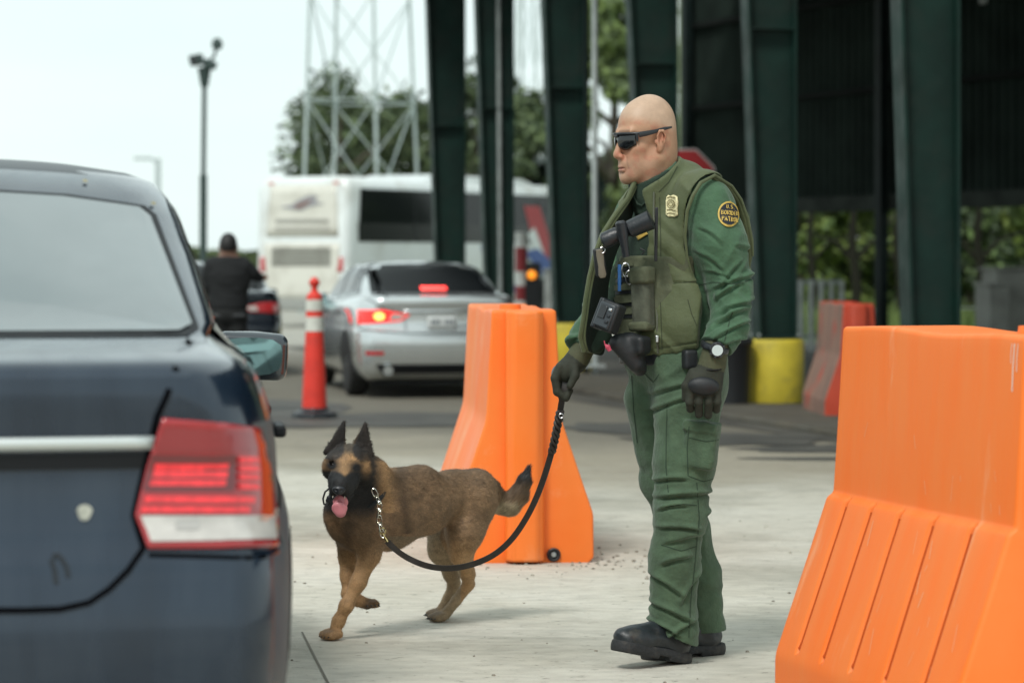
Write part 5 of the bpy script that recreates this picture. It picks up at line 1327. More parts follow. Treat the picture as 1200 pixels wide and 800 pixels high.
# --- sunglasses (head frame object)
glasses = empty('sunglasses', tuple(HC)); glasses.scale = (.93, .865, 1.0); glasses.rotation_euler = Matrix(RH.tolist()).to_euler(); glasses.parent = officer
def gl_curve(x): return Vector((x, -.122 + .050 * (abs(x) / .075) ** 2.1, 0))
for s in (-1, 1):
    m = MB(); n = 10; rows = 6; vs = []
    for i in range(n + 1):
        x = s * (.008 + .062 * i / n); c = gl_curve(x); f = i / n
        top = .0275 - .002 * f; bot = .004 - .030 * math.sin(min(.62, f * .9 + .13) * math.pi) ** .6 + .034 * max(0, f - .55)
        for j in range(rows + 1):
            z = bot + (top - bot) * j / rows; vs.append((c.x, c.y + .010 * ((z - .005) / .03) ** 2 - .002, z))
    m.add(vs, [(i * (rows + 1) + j, (i + 1) * (rows + 1) + j, (i + 1) * (rows + 1) + j + 1, i * (rows + 1) + j + 1) for i in range(n) for j in range(rows)])
    o = m.build('lens', M_lens, glasses, smooth=True); md = o.modifiers.new('t', 'SOLIDIFY'); md.thickness = .0025
    m = MB(); m.tube([gl_curve(s * (.004 + .074 * i / 12)) + Vector((0, -.002, .028 - .002 * i / 12)) for i in range(13)], .0042, 8)
    m.tube([gl_curve(s * .070) + Vector((s * .004, .002, z)) for z in (.026, .012, .0)], [.006, .0055, .003], 8)
    a = gl_curve(s * .073)
    pts = [a + Vector((s * .004, .004, .021)), Vector((s * .0835, -.045, .024)), Vector((s * .0865, -.005, .030)), Vector((s * .0865, .03, .037)), Vector((s * .083, .062, .041))]
    m.tube(pts, [.0095, .0085, .0065, .0055, .003], 10, flat=((1, 0, 0), .35))
    m.build('temple', M_rub, glasses, smooth=True)
m = MB(); m.tube([gl_curve(x) + Vector((0, -.001, .022)) for x in (-.012, 0, .012)], .005, 8); m.build('bridge', M_rub, glasses, smooth=True)

# --- cloth folds
def fold(P, f, seed, warp=.25, sharp=1.6):
    w = np.stack([vnoise(P * 6 + 11, seed + 1), vnoise(P * 6 + 37, seed + 2), vnoise(P * 6 + 71, seed + 3)], 1) - .5
    n = vnoise((P + w * warp * .3) * np.array(f), seed)
    t = np.abs(((n * 2.2) % 1.0) * 2 - 1)
    return (1 - np.sqrt(t * t + .012)) ** (.5 + .3 * sharp) if False else np.clip(1.05 - np.sqrt(t * t + .012), 0, 1) ** sharp
def creases(P, lst, conv):
    d = np.zeros(len(P))
    for (x0, y0, x1, y1, w, amp) in lst:
        a = conv(x0, y0); b = conv(x1, y1); ax, az, bx, bz = a[0], a[2], b[0], b[2]
        L2 = (bx - ax) ** 2 + (bz - az) ** 2; L = math.sqrt(L2)
        t = ((P[:, 0] - ax) * (bx - ax) + (P[:, 2] - az) * (bz - az)) / L2; tc_ = np.clip(t, 0, 1)
        n = ((P[:, 0] - ax) * (bz - az) - (P[:, 2] - az) * (bx - ax)) / L
        n = n * (1 if bx > ax else -1)                     # >0: below the line in the picture
        n = n + .006 * np.sin(t * 3.1)
        e = np.exp(-np.maximum(np.abs(t - .5) - .30, 0) ** 2 / .05)
        r = np.exp(-((n + w * .6) / w) ** 2) - 1.15 * np.exp(-((n - w * .55) / (w * .55)) ** 2)
        d += amp * r * e * sstep(.03, -.03, P[:, 1] + .02)
    return d

# --- trousers
tf = Field.uni((-.26, -.30, .04), (.26, .34, 1.06), .005)
tf.frame(RT, TC)
tf.ell((0, 0, .955), (.178, .135, .13), .04); tf.ell((0, .045, .885), (.165, .11, .12), .04)
tf.frame()
tf.chain(NLEG, [.103, .095, .083, .080, .074], .03); tf.chain(FLEG, [.103, .088, .080, .077, .078], .025)
tf.cap(NLEG[0] + [0, 0, .10], NLEG[0], .115, .105, .05)
tf.cap(NLEG[-1] + [0, 0, .06], NLEG[-1] - [0, 0, .03], .074, .078, .02)
pr = rotz(R(-18)) @ roty(R(7))
tf.box(o_(822, 524, -.176), (.052, .034, .070), .014, .010, pr)                       # cargo pocket
tf.box(o_(822, 500, -.181), (.055, .036, .018), .007, .003, pr)                      # its flap
tf.plane((0, 0, 1.04), (0, 0, 1))
X, Y, Z = np.meshgrid(*tf.ax, indexing='ij', sparse=True)
hc = o_(781, 742, -.07); dcut = -(.40 * (X - hc[0]) + .92 * (Z - hc[2])); fcut = .072 - Z + .05 * (X - .1)
tf.F = np.maximum(tf.F, np.where((Y < .055) & (Z < .3), dcut, np.where(Z < .3, fcut, -1.0))).astype(np.float32)
def tdisp(P):
    knee = np.exp(-((P[:, 2] - .47) / .13) ** 2); ank = np.exp(-((P[:, 2] - .16) / .10) ** 2); hip = np.exp(-((P[:, 2] - .88) / .12) ** 2)
    sk = P.copy(); sk[:, 2] += P[:, 0] * .45
    sk2 = P.copy(); sk2[:, 2] -= P[:, 0] * .8
    a = fold(sk, (3, 3, 12), 3) * (.011 * knee + .009 * ank + .003)
    b = fold(sk2, (4, 4, 8), 9) * (.009 * hip + .004)
    c = fold(P, (9, 9, 3), 21) * .004
    seam = -np.exp(-((np.abs(P[:, 0] - .085)) / .002) ** 2) * 0
    cr_ = creases(P, [(764, 560, 800, 556, .009, .010), (768, 578, 832, 574, .010, .012), (768, 592, 800, 586, .007, .009), (770, 612, 816, 615, .008, .012), (776, 630, 822, 622, .012, .008),
      (772, 655, 806, 646, .010, .009), (758, 668, 796, 692, .010, .010), (796, 700, 822, 664, .010, .009), (757, 700, 806, 722, .010, .011), (756, 722, 792, 738, .007, .010), (778, 744, 812, 722, .008, .009),
      (756, 462, 812, 446, .010, .010), (758, 482, 806, 462, .009, .012), (738, 517, 758, 545, .008, .007),
      (826, 600, 842, 590, .008, .009), (822, 650, 848, 640, .009, .009), (824, 690, 848, 702, .009, .009), (822, 718, 850, 722, .007, .008), (735, 470, 764, 488, .010, .007)], o_)
    seam = np.exp(-((P[:, 0] - o_(779, 0)[0]) / .003) ** 2) * (np.abs(P[:, 2] - .72) < .09) * .004
    return a * .6 + b * .6 + c * 1.2 + cr_ * (.62 + .38 * sstep(.70, .55, P[:, 2])) * (.7 + .6 * vnoise(P * 9, 5)) - seam - .006
trousers = solid('trousers', tf, M_trou, officer, it=1, disp=tdisp)
bv_tr = bvh_of(trousers); M_stitch = material('green_stitching', (.026, .048, .028), .9); M_vst = material('olive_stitching', (.036, .046, .022), .9)
def px2(pts): return [(o_(a, b)[0], o_(a, b)[2]) for a, b in pts]
for pts in ([(779, 470), (778, 500), (777, 540), (780, 575)], [(803, 495), (801, 520), (802, 552), (820, 559), (841, 556)], [(803, 508), (822, 512), (844, 509)], [(812, 560), (815, 600), (811, 650), (806, 700), (804, 740)],
            [(776, 588), (796, 584), (812, 586)], [(772, 632), (794, 638), (812, 634)], [(760, 735), (782, 742), (800, 752)], [(741, 440), (743, 480), (748, 520)], [(748, 430), (764, 446), (770, 436)]):
    line_patch('seam', bv_tr, px2(pts), .0028, 'back', M_stitch, trousers, off=.0012, step=.01)

# --- shirt with sleeves
SLV = [SHL + np.array([-.02, .03, .02]), o_(842, 285, -.145), ELL, o_(853, 385, -.20), o_(842, 402, -.235)]
SRV = [SHR, ELR, o_(692, 392, .03), o_(683, 408, -.005)]
sf = Field.uni((-.36, -.36, .93), (.30, .32, 1.66), .0045)
def torso(f, g=0.0, k=.05):
    f.frame(RT, TC)
    f.ell((0, .0, 1.29), (.178 + g, .128 + g, .235 + g), k)
    f.ell((0, -.012, 1.06), (.172 + g, .135 + g, .19), k)
    f.cap((-.145, .012, 1.435), (.145, .012, 1.435), .062 + g, .062 + g, k)
    f.cap((-.145, .015, 1.445), (-.03, .02, 1.515), .05 + g, .055 + g, k)
    f.cap((.145, .015, 1.445), (.03, .02, 1.515), .05 + g, .055 + g, k)
    f.frame()
torso(sf)
sf.chain(SLV, [.082, .083, .068, .056, .050], .03)
sf.chain(SRV, [.075, .062, .052, .046], .03)
SQ = (tuple(RH @ np.array([0, 1., 0])), 1.04)
NB = HC + RH @ np.array([0, .020, -.125]); NBd = RH @ np.array([0, .22, -1.0]); NBd /= np.linalg.norm(NBd)
sf.cap(NB + NBd * .075, NB - NBd * .09, .086, .081, .02, squash=SQ)
sf.chain([o_(842, 399, -.235), o_(839, 404, -.24)], [.054, .053], .006)               # cuffs
sf.chain([o_(686, 404, .01), o_(681, 410, -.008)], [.052, .054], .006)
sf.plane(NB - NBd * .028, -NBd + RH @ np.array([0, -.26, 0]))                        # collar rim, lower at the throat
nf = Field(*sf.ax); nf.frame(); nf.cap(NB - NBd * .2, NB + NBd * .10, .0735, .0735, 0, squash=SQ)
sf.F = np.maximum(sf.F, -nf.F)
# cuff ends
def cutend(f, a, b):
    a = np.array(a); b = np.array(b); n = (b - a) / np.linalg.norm(b - a)
    X, Y, Z = np.meshgrid(*f.ax, indexing='ij', sparse=True)
    d = (X - b[0]) * n[0] + (Y - b[1]) * n[1] + (Z - b[2]) * n[2]
    r = np.sqrt((X - b[0]) ** 2 + (Y - b[1]) ** 2 + (Z - b[2]) ** 2)
    f.F = np.where(r < .10, np.maximum(f.F, d), f.F).astype(np.float32)
cutend(sf, o_(842, 399, -.235), o_(839, 405.5, -.243)); cutend(sf, o_(688, 402, .01), o_(681, 411, -.01))
sf.plane((0, 0, .98), (0, 0, -1))
def sdisp(P):
    onarm = sstep(.045, .11, P[:, 0] - .04) ; low = sstep(1.38, 1.20, P[:, 2])
    farm = sstep(-.14, -.2, P[:, 0])
    sk = P.copy(); sk[:, 2] += P[:, 0] * 1.1; sk2 = P.copy(); sk2[:, 2] -= P[:, 0] * 1.5
    a = fold(sk, (4, 4, 9), 31) * (.003 + .011 * low * np.maximum(onarm, farm))
    b = fold(sk2, (4, 4, 7), 44) * (.003 + .008 * np.maximum(onarm, farm))
    c = fold(P, (16, 16, 7), 55) * .003
    cr_ = creases(P, [(832, 337, 884, 322, .009, .011), (834, 350, 862, 332, .008, .010), (824, 384, 870, 360, .009, .012), (829, 395, 875, 374, .007, .010), (812, 296, 842, 318, .009, .009),
      (838, 340, 862, 306, .008, .008), (835, 366, 884, 350, .010, .010), (815, 268, 838, 285, .010, .006), (856, 288, 884, 300, .009, .006), (822, 318, 850, 326, .007, .007), (842, 402, 874, 396, .008, .008),
      (668, 386, 690, 376, .008, .009), (664, 400, 690, 394, .007, .009)], o_)
    return (a * .7 + b * .7 + c + cr_ * (.6 + .6 * vnoise(P * 11, 6)) - .006) * sstep(1.60, 1.50, P[:, 2])
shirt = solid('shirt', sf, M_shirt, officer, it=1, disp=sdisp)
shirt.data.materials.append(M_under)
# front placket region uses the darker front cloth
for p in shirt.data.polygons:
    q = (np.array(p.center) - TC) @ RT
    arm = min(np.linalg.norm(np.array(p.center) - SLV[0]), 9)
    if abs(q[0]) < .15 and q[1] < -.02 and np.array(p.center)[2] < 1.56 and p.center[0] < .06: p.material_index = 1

# --- olive vest
vf_ = Field.uni((-.33, -.32, .93), (.30, .32, 1.68), .0045)
torso(vf_, .022, .05)
vf_.frame(RT, TC); vf_.ell((.0, -.005, 1.07), (.198, .160, .19), .04)
vf_.ell((.12, 0, 1.10), (.10, .12, .16), .05); vf_.frame()
vf_.cap(SLV[0] + [-.01, .0, .005], SLV[0] + [.03, -.01, -.09], .098, .098, .03)                    # shoulder cap over the sleeve
outer = vf_.F.copy()
vf_.frame(); vf_.cap(NB + NBd * .085, NB - NBd * .09, .103, .096, .02, squash=SQ)
vf_.plane(NB - NBd * .018, -NBd + RH @ np.array([0, -.42, 0]))
inner = Field(*vf_.ax); torso(inner, .006, .05)
inner.frame(RT, TC); inner.ell((.0, -.005, 1.07), (.182, .145, .20), .04); inner.frame()
inner.chain([SLV[0], SLV[1], SLV[2]], [.086, .089, .09], .03)
inner.cap(NB - NBd * .2, NB + NBd * .10, .085, .087, 0, squash=SQ)
vf_.F = np.maximum(vf_.F, -inner.F)
# arm holes
ah = Field(*vf_.ax); ah.frame()
nrm = np.array([.80, -.58, -.10]); nrm /= np.linalg.norm(nrm)
X, Y, Z = np.meshgrid(*vf_.ax, indexing='ij', sparse=True)
c0 = o_(853, 290, -.15)
d_arm = ((X - c0[0]) * nrm[0] + (Y - c0[1]) * nrm[1] + (Z - c0[2]) * nrm[2])
# near arm hole: everything outward of a slanted plane beyond the shoulder, above the hip
pA = o_(836, 240, -.16); cutA = (X - pA[0]) * .94 + (Y - pA[1]) * (-.33) - (Z - pA[2]) * .10
rr = np.sqrt(((X - SLV[1][0]) * 1.0) ** 2 + ((Y - SLV[1][1])) ** 2 + ((Z - 1.36) * .8) ** 2)
vf_.F = np.maximum(vf_.F, cutA + 0 * rr).astype(np.float32)
vf_.chain([SLV[0] + [.02, -.03, -.01], SLV[1] + [.0, -.02, 0], ELL + [.0, -.02, .02]], [.094, .102, .085], .012, op='sub')
# far side: open from the throat down to the far hip
Q = [RT[0, 0] * (X - TC[0]) + RT[1, 0] * (Y - TC[1]) + 0 * Z, RT[0, 1] * (X - TC[0]) + RT[1, 1] * (Y - TC[1]) + 0 * Z]
zz = Z + 0 * Q[0]
right_edge = np.interp(zz, [.95, 1.2, 1.40, 1.50, 1.62], [.030, .034, .030, .018, -.02]).astype(np.float32)
openr = np.maximum(np.maximum(Q[0] - right_edge, -.165 - Q[0]), Q[1] + .005 - .0 * zz)
vf_.F = np.maximum(vf_.F, -openr).astype(np.float32)
vf_.F = np.maximum(vf_.F, -np.maximum(np.maximum(-.02 - 0 * zz - Q[0] * 0 - 1, -(Q[0] * -1 - .13)), 1.40 - 10)).astype(np.float32) if False else vf_.F
pb = o_(766, 415, 0)
vf_.plane((pb[0], 0, pb[2]), (.17, 0, -.98))
def vdisp(P):
    sk = P.copy(); sk[:, 2] += P[:, 0] * .9
    a = fold(sk, (5, 5, 9), 61, .4) * .006 + fold(P, (9, 9, 5), 66, .4) * .0035
    zs = o_(800, 331, 0)[2]
    seam = np.exp(-((P[:, 2] - zs - .02 * P[:, 0]) / .0035) ** 2) * .005
    hem = np.exp(-((P[:, 2] - (pb[2] + .17 * (P[:, 0] - pb[0])) - .022) / .003) ** 2) * .003
    return (a - seam - hem - .004) * sstep(1.64, 1.5, P[:, 2])
vest = solid('vest', vf_, M_vest, officer, it=2, disp=vdisp)

bv_vest = bvh_of(vest); bv_shirt = bvh_of(shirt)
def hit(bv, px, py, off=0.0):
    p = o_(px, py, 0)
    loc, n, _, _ = bv.ray_cast(Vector((p[0], -3, p[2])), Vector((0, 1, 0)))
    if loc is None: loc, n, _, _ = bv.find_nearest(Vector((p[0], -.15, p[2])))
    if n.y > 0: n = -n
    return np.array(loc + n * off), np.array(n)
def oxz(pts): return [(o_(a, b)[0], o_(a, b)[2]) for a, b in pts]

# far front flap of the vest, swung open
rows = [((745, 213), (738, 208), -.02), ((735, 232), (742, 236), -.03), ((720, 252), (734, 262), -.05), ((707, 275), (722, 285), -.06), ((698, 298), (714, 306), -.07),
        ((690, 325), (710, 330), -.07), ((686, 350), (708, 352), -.06), ((683, 372), (707, 375), -.05), ((681, 395), (706, 395), -.04), ((684, 412), (704, 416), -.03)]
vs = []; nc = 7
for (a, b, dy) in rows:
    pe = o_(a[0], a[1], dy - .05); pi = o_(b[0], b[1], dy + .06)
    for j in range(nc):
        f = j / (nc - 1); q = pe * (1 - f) + pi * f; q = q + np.array([-.010, .0, 0]) * math.sin(f * math.pi)
        vs.append(q)
P_ = np.array(vs); P_ = P_ + (fold(P_, (6, 6, 9), 77) * .007 - .003)[:, None] * np.array([-1, -.3, 0])
m = MB(); m.add([tuple(v) for v in P_], [(i * nc + j, i * nc + j + 1, (i + 1) * nc + j + 1, (i + 1) * nc + j) for i in range(len(rows) - 1) for j in range(nc - 1)])
flap = m.build('vest_flap', M_vest, officer, smooth=True, angle=180)
if sum(p.normal.y for p in flap.data.polygons) < 0: flap.data.flip_normals()
ss = flap.modifiers.new('s', 'SUBSURF'); ss.levels = ss.render_levels = 2
flap.data.materials.append(M_line)
sd_ = flap.modifiers.new('t', 'SOLIDIFY'); sd_.thickness = .014; sd_.offset = -1; sd_.material_offset = 1
# rolled edge of the flap and of the zip side
m = MB(); m.tube([Vector(P_[i * nc]) for i in range(len(rows))], .008, 8); m.build('flap_edge', M_vest, flap, smooth=True)
m = MB(); zp = [hit(bv_vest, x, y, .002)[0] for x, y in ((763, 226), (763, 250), (764, 280), (765, 310), (765, 340), (766, 370), (766, 395), (767, 412))]
zp = [z + np.array([.004, -.002, 0]) for z in zp]
m.tube([Vector(z) for z in zp], .0032, 6); m.build('zip', material('zip_metal', (.16, .17, .13), .5, metal=.6), vest, smooth=True)
m = MB(); m.box(tuple(zp[-2] + [.0, -.008, 0]), (.010, .006, .022)); m.build('zip_slider', M_steel, vest, bevel=.002)

for pts in ([(769, 331.5), (790, 331), (812, 329), (830, 330)], [(771, 232), (772, 280), (772, 331)], [(771, 340), (772, 380), (773, 408)], [(770, 406.5), (800, 401), (832, 397)], [(802, 350), (806, 366), (812, 380)], [(770, 226), (782, 214), (792, 196)]):
    line_patch('seam', bv_vest, px2(pts), .0026, 'back', M_vst, vest, off=.0012, step=.01)
for pts in ([(812, 335), (830, 330), (856, 332), (880, 326)], [(840, 400), (846, 380), (852, 360)]):
    line_patch('seam', bv_shirt, px2(pts), .0026, 'back', M_stitch, shirt, off=.0012, step=.01)
# badge and sleeve patch
bpoly = [(779, 232), (781, 229.5), (784, 231), (787, 229.5), (790.5, 231.5), (791.5, 238), (791, 246), (791.5, 253), (788, 255), (784.5, 254.4), (781, 255), (778, 252.5), (778.4, 245), (778, 238)]
hp = [(812, 318, -.20), (808, 300, -.225), (807, 278, -.235), (809, 255, -.24), (817, 233, -.235), (829, 217, -.215), (843, 211, -.17), (857, 218, -.11), (868, 234, -.07), (876, 256, -.05), (881, 282, -.04), (882, 300, -.03)]
hp3 = [Vector(o_(*h)) for h in hp]
for i_, h in enumerate(hp3[:7]):
    l_, n__, _, _ = bv_vest.find_nearest(h); hp3[i_] = Vector(l_).lerp(h, .35)
m = MB(); m.tube(hp3, [.002, .004, .005, .0055, .006, .006, .006, .006, .006, .006, .006, .004], 8); m.build('armhole_edge', M_vest, vest, smooth=True)
m = MB(); nb = 7; vs = []
for h in hp3[6:]:
    for j in range(nb):
        f = j / (nb - 1); vs.append(h + Vector((-.075 * f, .10 * math.sin(f * 1.57), -.004 * f)))
vs += [Vector(v) + Vector((-.02, 0, -.10)) for v in vs[-nb:]]
nr_ = len(vs) // nb
m.add(vs, [(i * nb + j, i * nb + j + 1, (i + 1) * nb + j + 1, (i + 1) * nb + j) for i in range(nr_ - 1) for j in range(nb - 1)])
bp = m.build('back_panel', M_vest, vest, smooth=True); sd2 = bp.modifiers.new('t', 'SOLIDIFY'); sd2.thickness = .012
badge = patch('badge', bv_vest, oxz(bpoly), 'back', M_gold_t, vest, off=.005, step=.01, thick=.003)
M_line_brown = material('badge_detail', (.16, .13, .05), .7)
for yy in (233, 247.5, 251.5):
    line_patch('badge_line', bv_vest, oxz([(780, yy), (785, yy - 1.0), (790, yy)]), .0028, 'back', M_line_brown, badge, off=.0065, step=.004)
ring = [(785 + 4.2 * math.cos(a), 240 + 4.8 * math.sin(a)) for a in np.linspace(0, 2 * math.pi, 15)]
line_patch('badge_seal', bv_vest, oxz(ring), .0022, 'back', M_line_brown, badge, off=.0065, step=.004)
line_patch('badge_rays', bv_vest, oxz([(782, 240), (785, 237), (788, 240), (785, 243), (782, 240)]), .002, 'back', M_line_brown, badge, off=.0065, step=.004)
cx, cy, rx, ry = 848.2, 252.3, 12.6, 14.6
def ellp(k): return [(cx + k * rx * math.cos(a), cy + k * ry * math.sin(a)) for a in np.linspace(0, 2 * math.pi, 29)[:-1]]
spatch = patch('sleeve_patch', bv_shirt, oxz(ellp(1.0)), 'back', M_gold, shirt, off=.006, step=.012, thick=.003)
patch('patch_field', bv_shirt, oxz(ellp(.86)), 'back', M_patchblk, spatch, off=.0085, step=.012)
# letters as short strokes:  U.S. / BORDER / PATROL
GL = {'U': [[(0, 2), (0, .4), (.5, 0), (1, .4), (1, 2)]], 'S': [[(1, 1.8), (.4, 2), (0, 1.5), (1, .6), (.6, 0), (0, .2)]],
      'B': [[(0, 0), (0, 2), (.8, 1.8), (.8, 1.2), (0, 1), (1, .8), (1, .2), (0, 0)]], 'O': [[(0, .4), (0, 1.6), (.5, 2), (1, 1.6), (1, .4), (.5, 0), (0, .4)]],
      'R': [[(0, 0), (0, 2), (.9, 1.8), (.9, 1.2), (0, 1), (1, 0)]], 'D': [[(0, 0), (0, 2), (.7, 1.8), (1, 1), (.7, .2), (0, 0)]],
      'E': [[(1, 2), (0, 2), (0, 0), (1, 0)], [(0, 1), (.8, 1)]], 'P': [[(0, 0), (0, 2), (1, 1.8), (1, 1.2), (0, 1)]],
      'A': [[(0, 0), (.5, 2), (1, 0)], [(.2, .7), (.8, .7)]], 'T': [[(0, 2), (1, 2)], [(.5, 2), (.5, 0)]], 'L': [[(0, 2), (0, 0), (1, 0)]], '.': [[(.3, 0), (.5, .3)]]}
def letters(word, x0, x1, ybase, h, slope=0.0, w=.0022):
    n = len(word); cw = (x1 - x0) / n
    for i, ch in enumerate(word):
        for st in GL.get(ch, []):
            pts = [(x0 + cw * (i + .12 + .66 * a), ybase - h * b / 2 + slope * cw * i) for a, b in st]
            line_patch('letter', bv_shirt, oxz(pts), w, 'back', M_gold, spatch, off=.0105, step=.01)
letters('U.S.', 844.2, 853.5, 246.6, 4.2, .12)
letters('BORDER', 838.8, 858.2, 253.6, 5.0, .10)
letters('PATROL', 839.8, 857.6, 261.0, 5.0, .12)

# --- load-bearing rig on the chest
gf = Field.uni((-.26, -.30, .96), (.06, .18, 1.36), .005)
torso(gf, .020, .05)
gf.frame(RT, TC); gf.ell((-.01, -.085, 1.17), (.135, .098, .20), .03); gf.frame()
gi = Field(*gf.ax); torso(gi, .003, .05)
gf.F = np.maximum(gf.F, -gi.F)
X, Y, Z = np.meshgrid(*gf.ax, indexing='ij', sparse=True)
q0 = RT[0, 0] * (X - TC[0]) + RT[1, 0] * (Y - TC[1]); q1 = RT[0, 1] * (X - TC[0]) + RT[1, 1] * (Y - TC[1])
gf.F = np.maximum(gf.F, np.maximum(q1 + .02, np.abs(q0) - .16) + 0 * Z).astype(np.float32)
gf.F = np.maximum(gf.F, np.maximum(Z - o_(740, 300)[2], o_(740, 402)[2] - Z) + 0 * X + 0 * Y).astype(np.float32)
rig = solid('chest_rig', gf, M_rig, officer, it=1, disp=lambda P: fold(P, (6, 6, 12), 88) * .004 - .002)
bv_rig = bvh_of(rig)
for yy in (309, 322, 336, 350, 364):
    line_patch('webbing', bv_rig, oxz([(719, yy + 1.5), (742, yy - .5)]), .018, 'back', M_rig, rig, off=.007, step=.008)
    line_patch('webbing_gap', bv_rig, oxz([(719, yy + 7.5), (742, yy + 5.5)]), .010, 'back', M_blk, rig, off=.003, step=.008)
def gear_rot(tilt=0, yaw=None): return Matrix.Rotation(YAW_T if yaw is None else yaw, 3, 'Z') @ Matrix.Rotation(tilt, 3, 'Y')
p, n_ = hit(bv_rig, 753, 350, .010)
m = MB(); m.box(tuple(p), (.070, .050, .195), gear_rot(R(-3), R(-40))); pouch = m.build('pouch', M_pouch, rig, bevel=.016, seg=4)
m = MB(); m.box(tuple(p + [-.003, -.010, .075]), (.076, .052, .055), gear_rot(R(-3), R(-40))); m.build('pouch_flap', M_rig, pouch, bevel=.012, seg=3)
m = MB(); m.box(tuple(p + [-.003, -.006, -.085]), (.075, .056, .030), gear_rot(R(-3), R(-40))); m.build('pouch_base', M_rig, pouch, bevel=.010, seg=3)
p, n_ = hit(bv_rig, 757, 300, .012)
m = MB(); m.tube([Vector(p + [-.022, -.015, .012]), Vector(p + [-.006, -.02, .004]), Vector(p + [-.018, -.02, -.006])], .003, 6); m.build('emblem', M_blk, rig)
p, n_ = hit(bv_rig, 729, 326, .012)
m = MB(); m.tube([Vector(p + [0, 0, .04]), Vector(p + [0, 0, -.045])], .006, 8, flat=((0, 1, 0), .6)); m.build('pen', M_blue, rig, smooth=True)
for qx, qy in ((720, 318), (736, 317)):
    p, n_ = hit(bv_rig, qx, qy, .014)
    lp = [Vector(p + np.array([.012 * math.cos(a), 0, .022 * math.sin(a)])) for a in np.linspace(0, 2 * math.pi, 13)]
    m = MB(); m.tube(lp, .0028, 6); m.build('carabiner', M_steel, rig, smooth=True)

# --- things worn over the chest and belt
p0, p1 = o_(706, 283, -.20), o_(764, 257, -.235)
m = MB(); d = p1 - p0
prof = [(0, .020), (.04, .026), (.30, .026), (.36, .020), (.50, .019), (.56, .028), (.98, .031), (1.0, .024)]
m.tube([Vector(p0 + d * t) for t, r in prof], [r for t, r in prof], 18)
torch = m.build('baton', M_rub, officer, smooth=True)
q0_, q1_ = o_(727, 259, -.245), o_(734, 301, -.235)
m = MB(); dq = q1_ - q0_; prof = [(0, .012), (.05, .018), (.35, .018), (.7, .013), (1, .012)]
m.tube([Vector(q0_ + dq * t) for t, r in prof], [r for t, r in prof], 14); m.build('side_handle', M_rub, torch, smooth=True)
m = MB(); m.bar(o_(769.5, 243, -.225), o_(768.5, 306, -.205), .014, .010); m.build('chest_strap', M_blk, officer, bevel=.003)
for poly in ([(714.5, 264), (721, 262), (722, 266.5), (715, 269)], [(746, 277.5), (757, 271.5), (759, 274.5), (748, 281.5)]):
    patch('name_tape', bv_shirt, oxz(poly), 'back', M_gold, shirt, off=.006, step=.008, thick=.002)
# tool sheath on the far strap
a, b = o_(701, 291, -.165), o_(705, 324, -.155)
m = MB(); m.bar(a, b, .036, .022, up=(0, 1, 0)); sh = m.build('tool_sheath', M_blk, officer, bevel=.006)
m = MB(); prof = [(0, .011), (.2, .0125), (.6, .010), (.9, .013), (1, .009)]
a2 = a + [.003, -.016, -.004]; b2 = b + [.003, -.016, -.003]
m.tube([Vector(a2 + (b2 - a2) * t) for t, r in prof], [r for t, r in prof], 10, flat=((0, 1, 0), .5)); m.build('tool_handle', material('tan_plastic', (.17, .15, .11), .6), sh, smooth=True)
m = MB(); m.tube([Vector(o_(706 + 3 * math.cos(t), 293 + 3.6 * math.sin(t), -.185)) for t in np.linspace(-2.4, 2.0, 9)], .0018, 6); m.build('clip', M_steel, sh, smooth=True)
# black radio held low on the rig
p = o_(714, 371, -.195); rot = Matrix.Rotation(R(-38), 3, 'Z') @ Matrix.Rotation(R(17), 3, 'Y') @ Matrix.Rotation(R(-12), 3, 'X')
m = MB(); m.box(tuple(p), (.075, .05, .095), rot); rad = m.build('radio', M_blk, officer, bevel=.008, seg=3)
m = MB(); m.box(tuple(p + rot @ Vector((.0, -.020, .0))), (.060, .024, .080), rot); m.build('radio_face', M_dk, rad, bevel=.005)
m = MB(); m.box(tuple(p + rot @ Vector((-.008, -.033, .008))), (.026, .006, .040), rot); m.build('radio_screen', M_lens, rad, bevel=.001)
for k in range(3):
    m = MB(); m.box(tuple(p + rot @ Vector((.018, -.034, .022 - .02 * k))), (.012, .006, .010), rot); m.build('button', M_rub if k else M_steel, rad, bevel=.002)
m = MB(); m.box(tuple(p + rot @ Vector((-.03, .0, -.0))), (.020, .056, .100), rot); m.build('radio_grip', M_rub, rad, bevel=.006)
# belt, holster, tag
bf2 = Field.uni((-.26, -.26, .92), (.26, .26, 1.03), .005)
bf2.frame(RT, TC); bf2.ell((0, -.005, .97), (.193, .152, .6), 0); bi = Field(*bf2.ax); bi.frame(RT, TC); bi.ell((0, -.005, .97), (.176, .134, .6), 0)
bf2.F = np.maximum(bf2.F, -bi.F); bf2.frame(); bf2.plane((0, 0, 1.005), (0, 0, 1)); bf2.plane((0, 0, .945), (0, 0, -1))
belt = solid('belt', bf2, M_blk, officer, it=1)
hf = Field.uni((-.26, -.30, .84), (.02, .05, 1.06), .005)
hf.box(o_(743, 404, -.15), (.050, .030, .028), .012, .01, rotz(R(-40)))
hf.cap(o_(738, 402, -.15), o_(750, 432, -.14), .034, .024, .02, squash=((0.6, 0.8, 0), .7))
hf.cap(o_(724, 402, -.165), o_(745, 428, -.16), .028, .022, .02)
holster = solid('holster', hf, M_blk, officer, it=1)
hf = Field.uni((-.12, -.22, .93), (.18, -.02, 1.03), .005)
for (px_, py_, dy_) in ((808, 421, -.15),):
    hf.box(o_(px_, py_, dy_ - .03), (.022, .022, .03), .008, .0, rotz(R(15)))
solid('belt_pouch', hf, M_blk, officer, it=1)
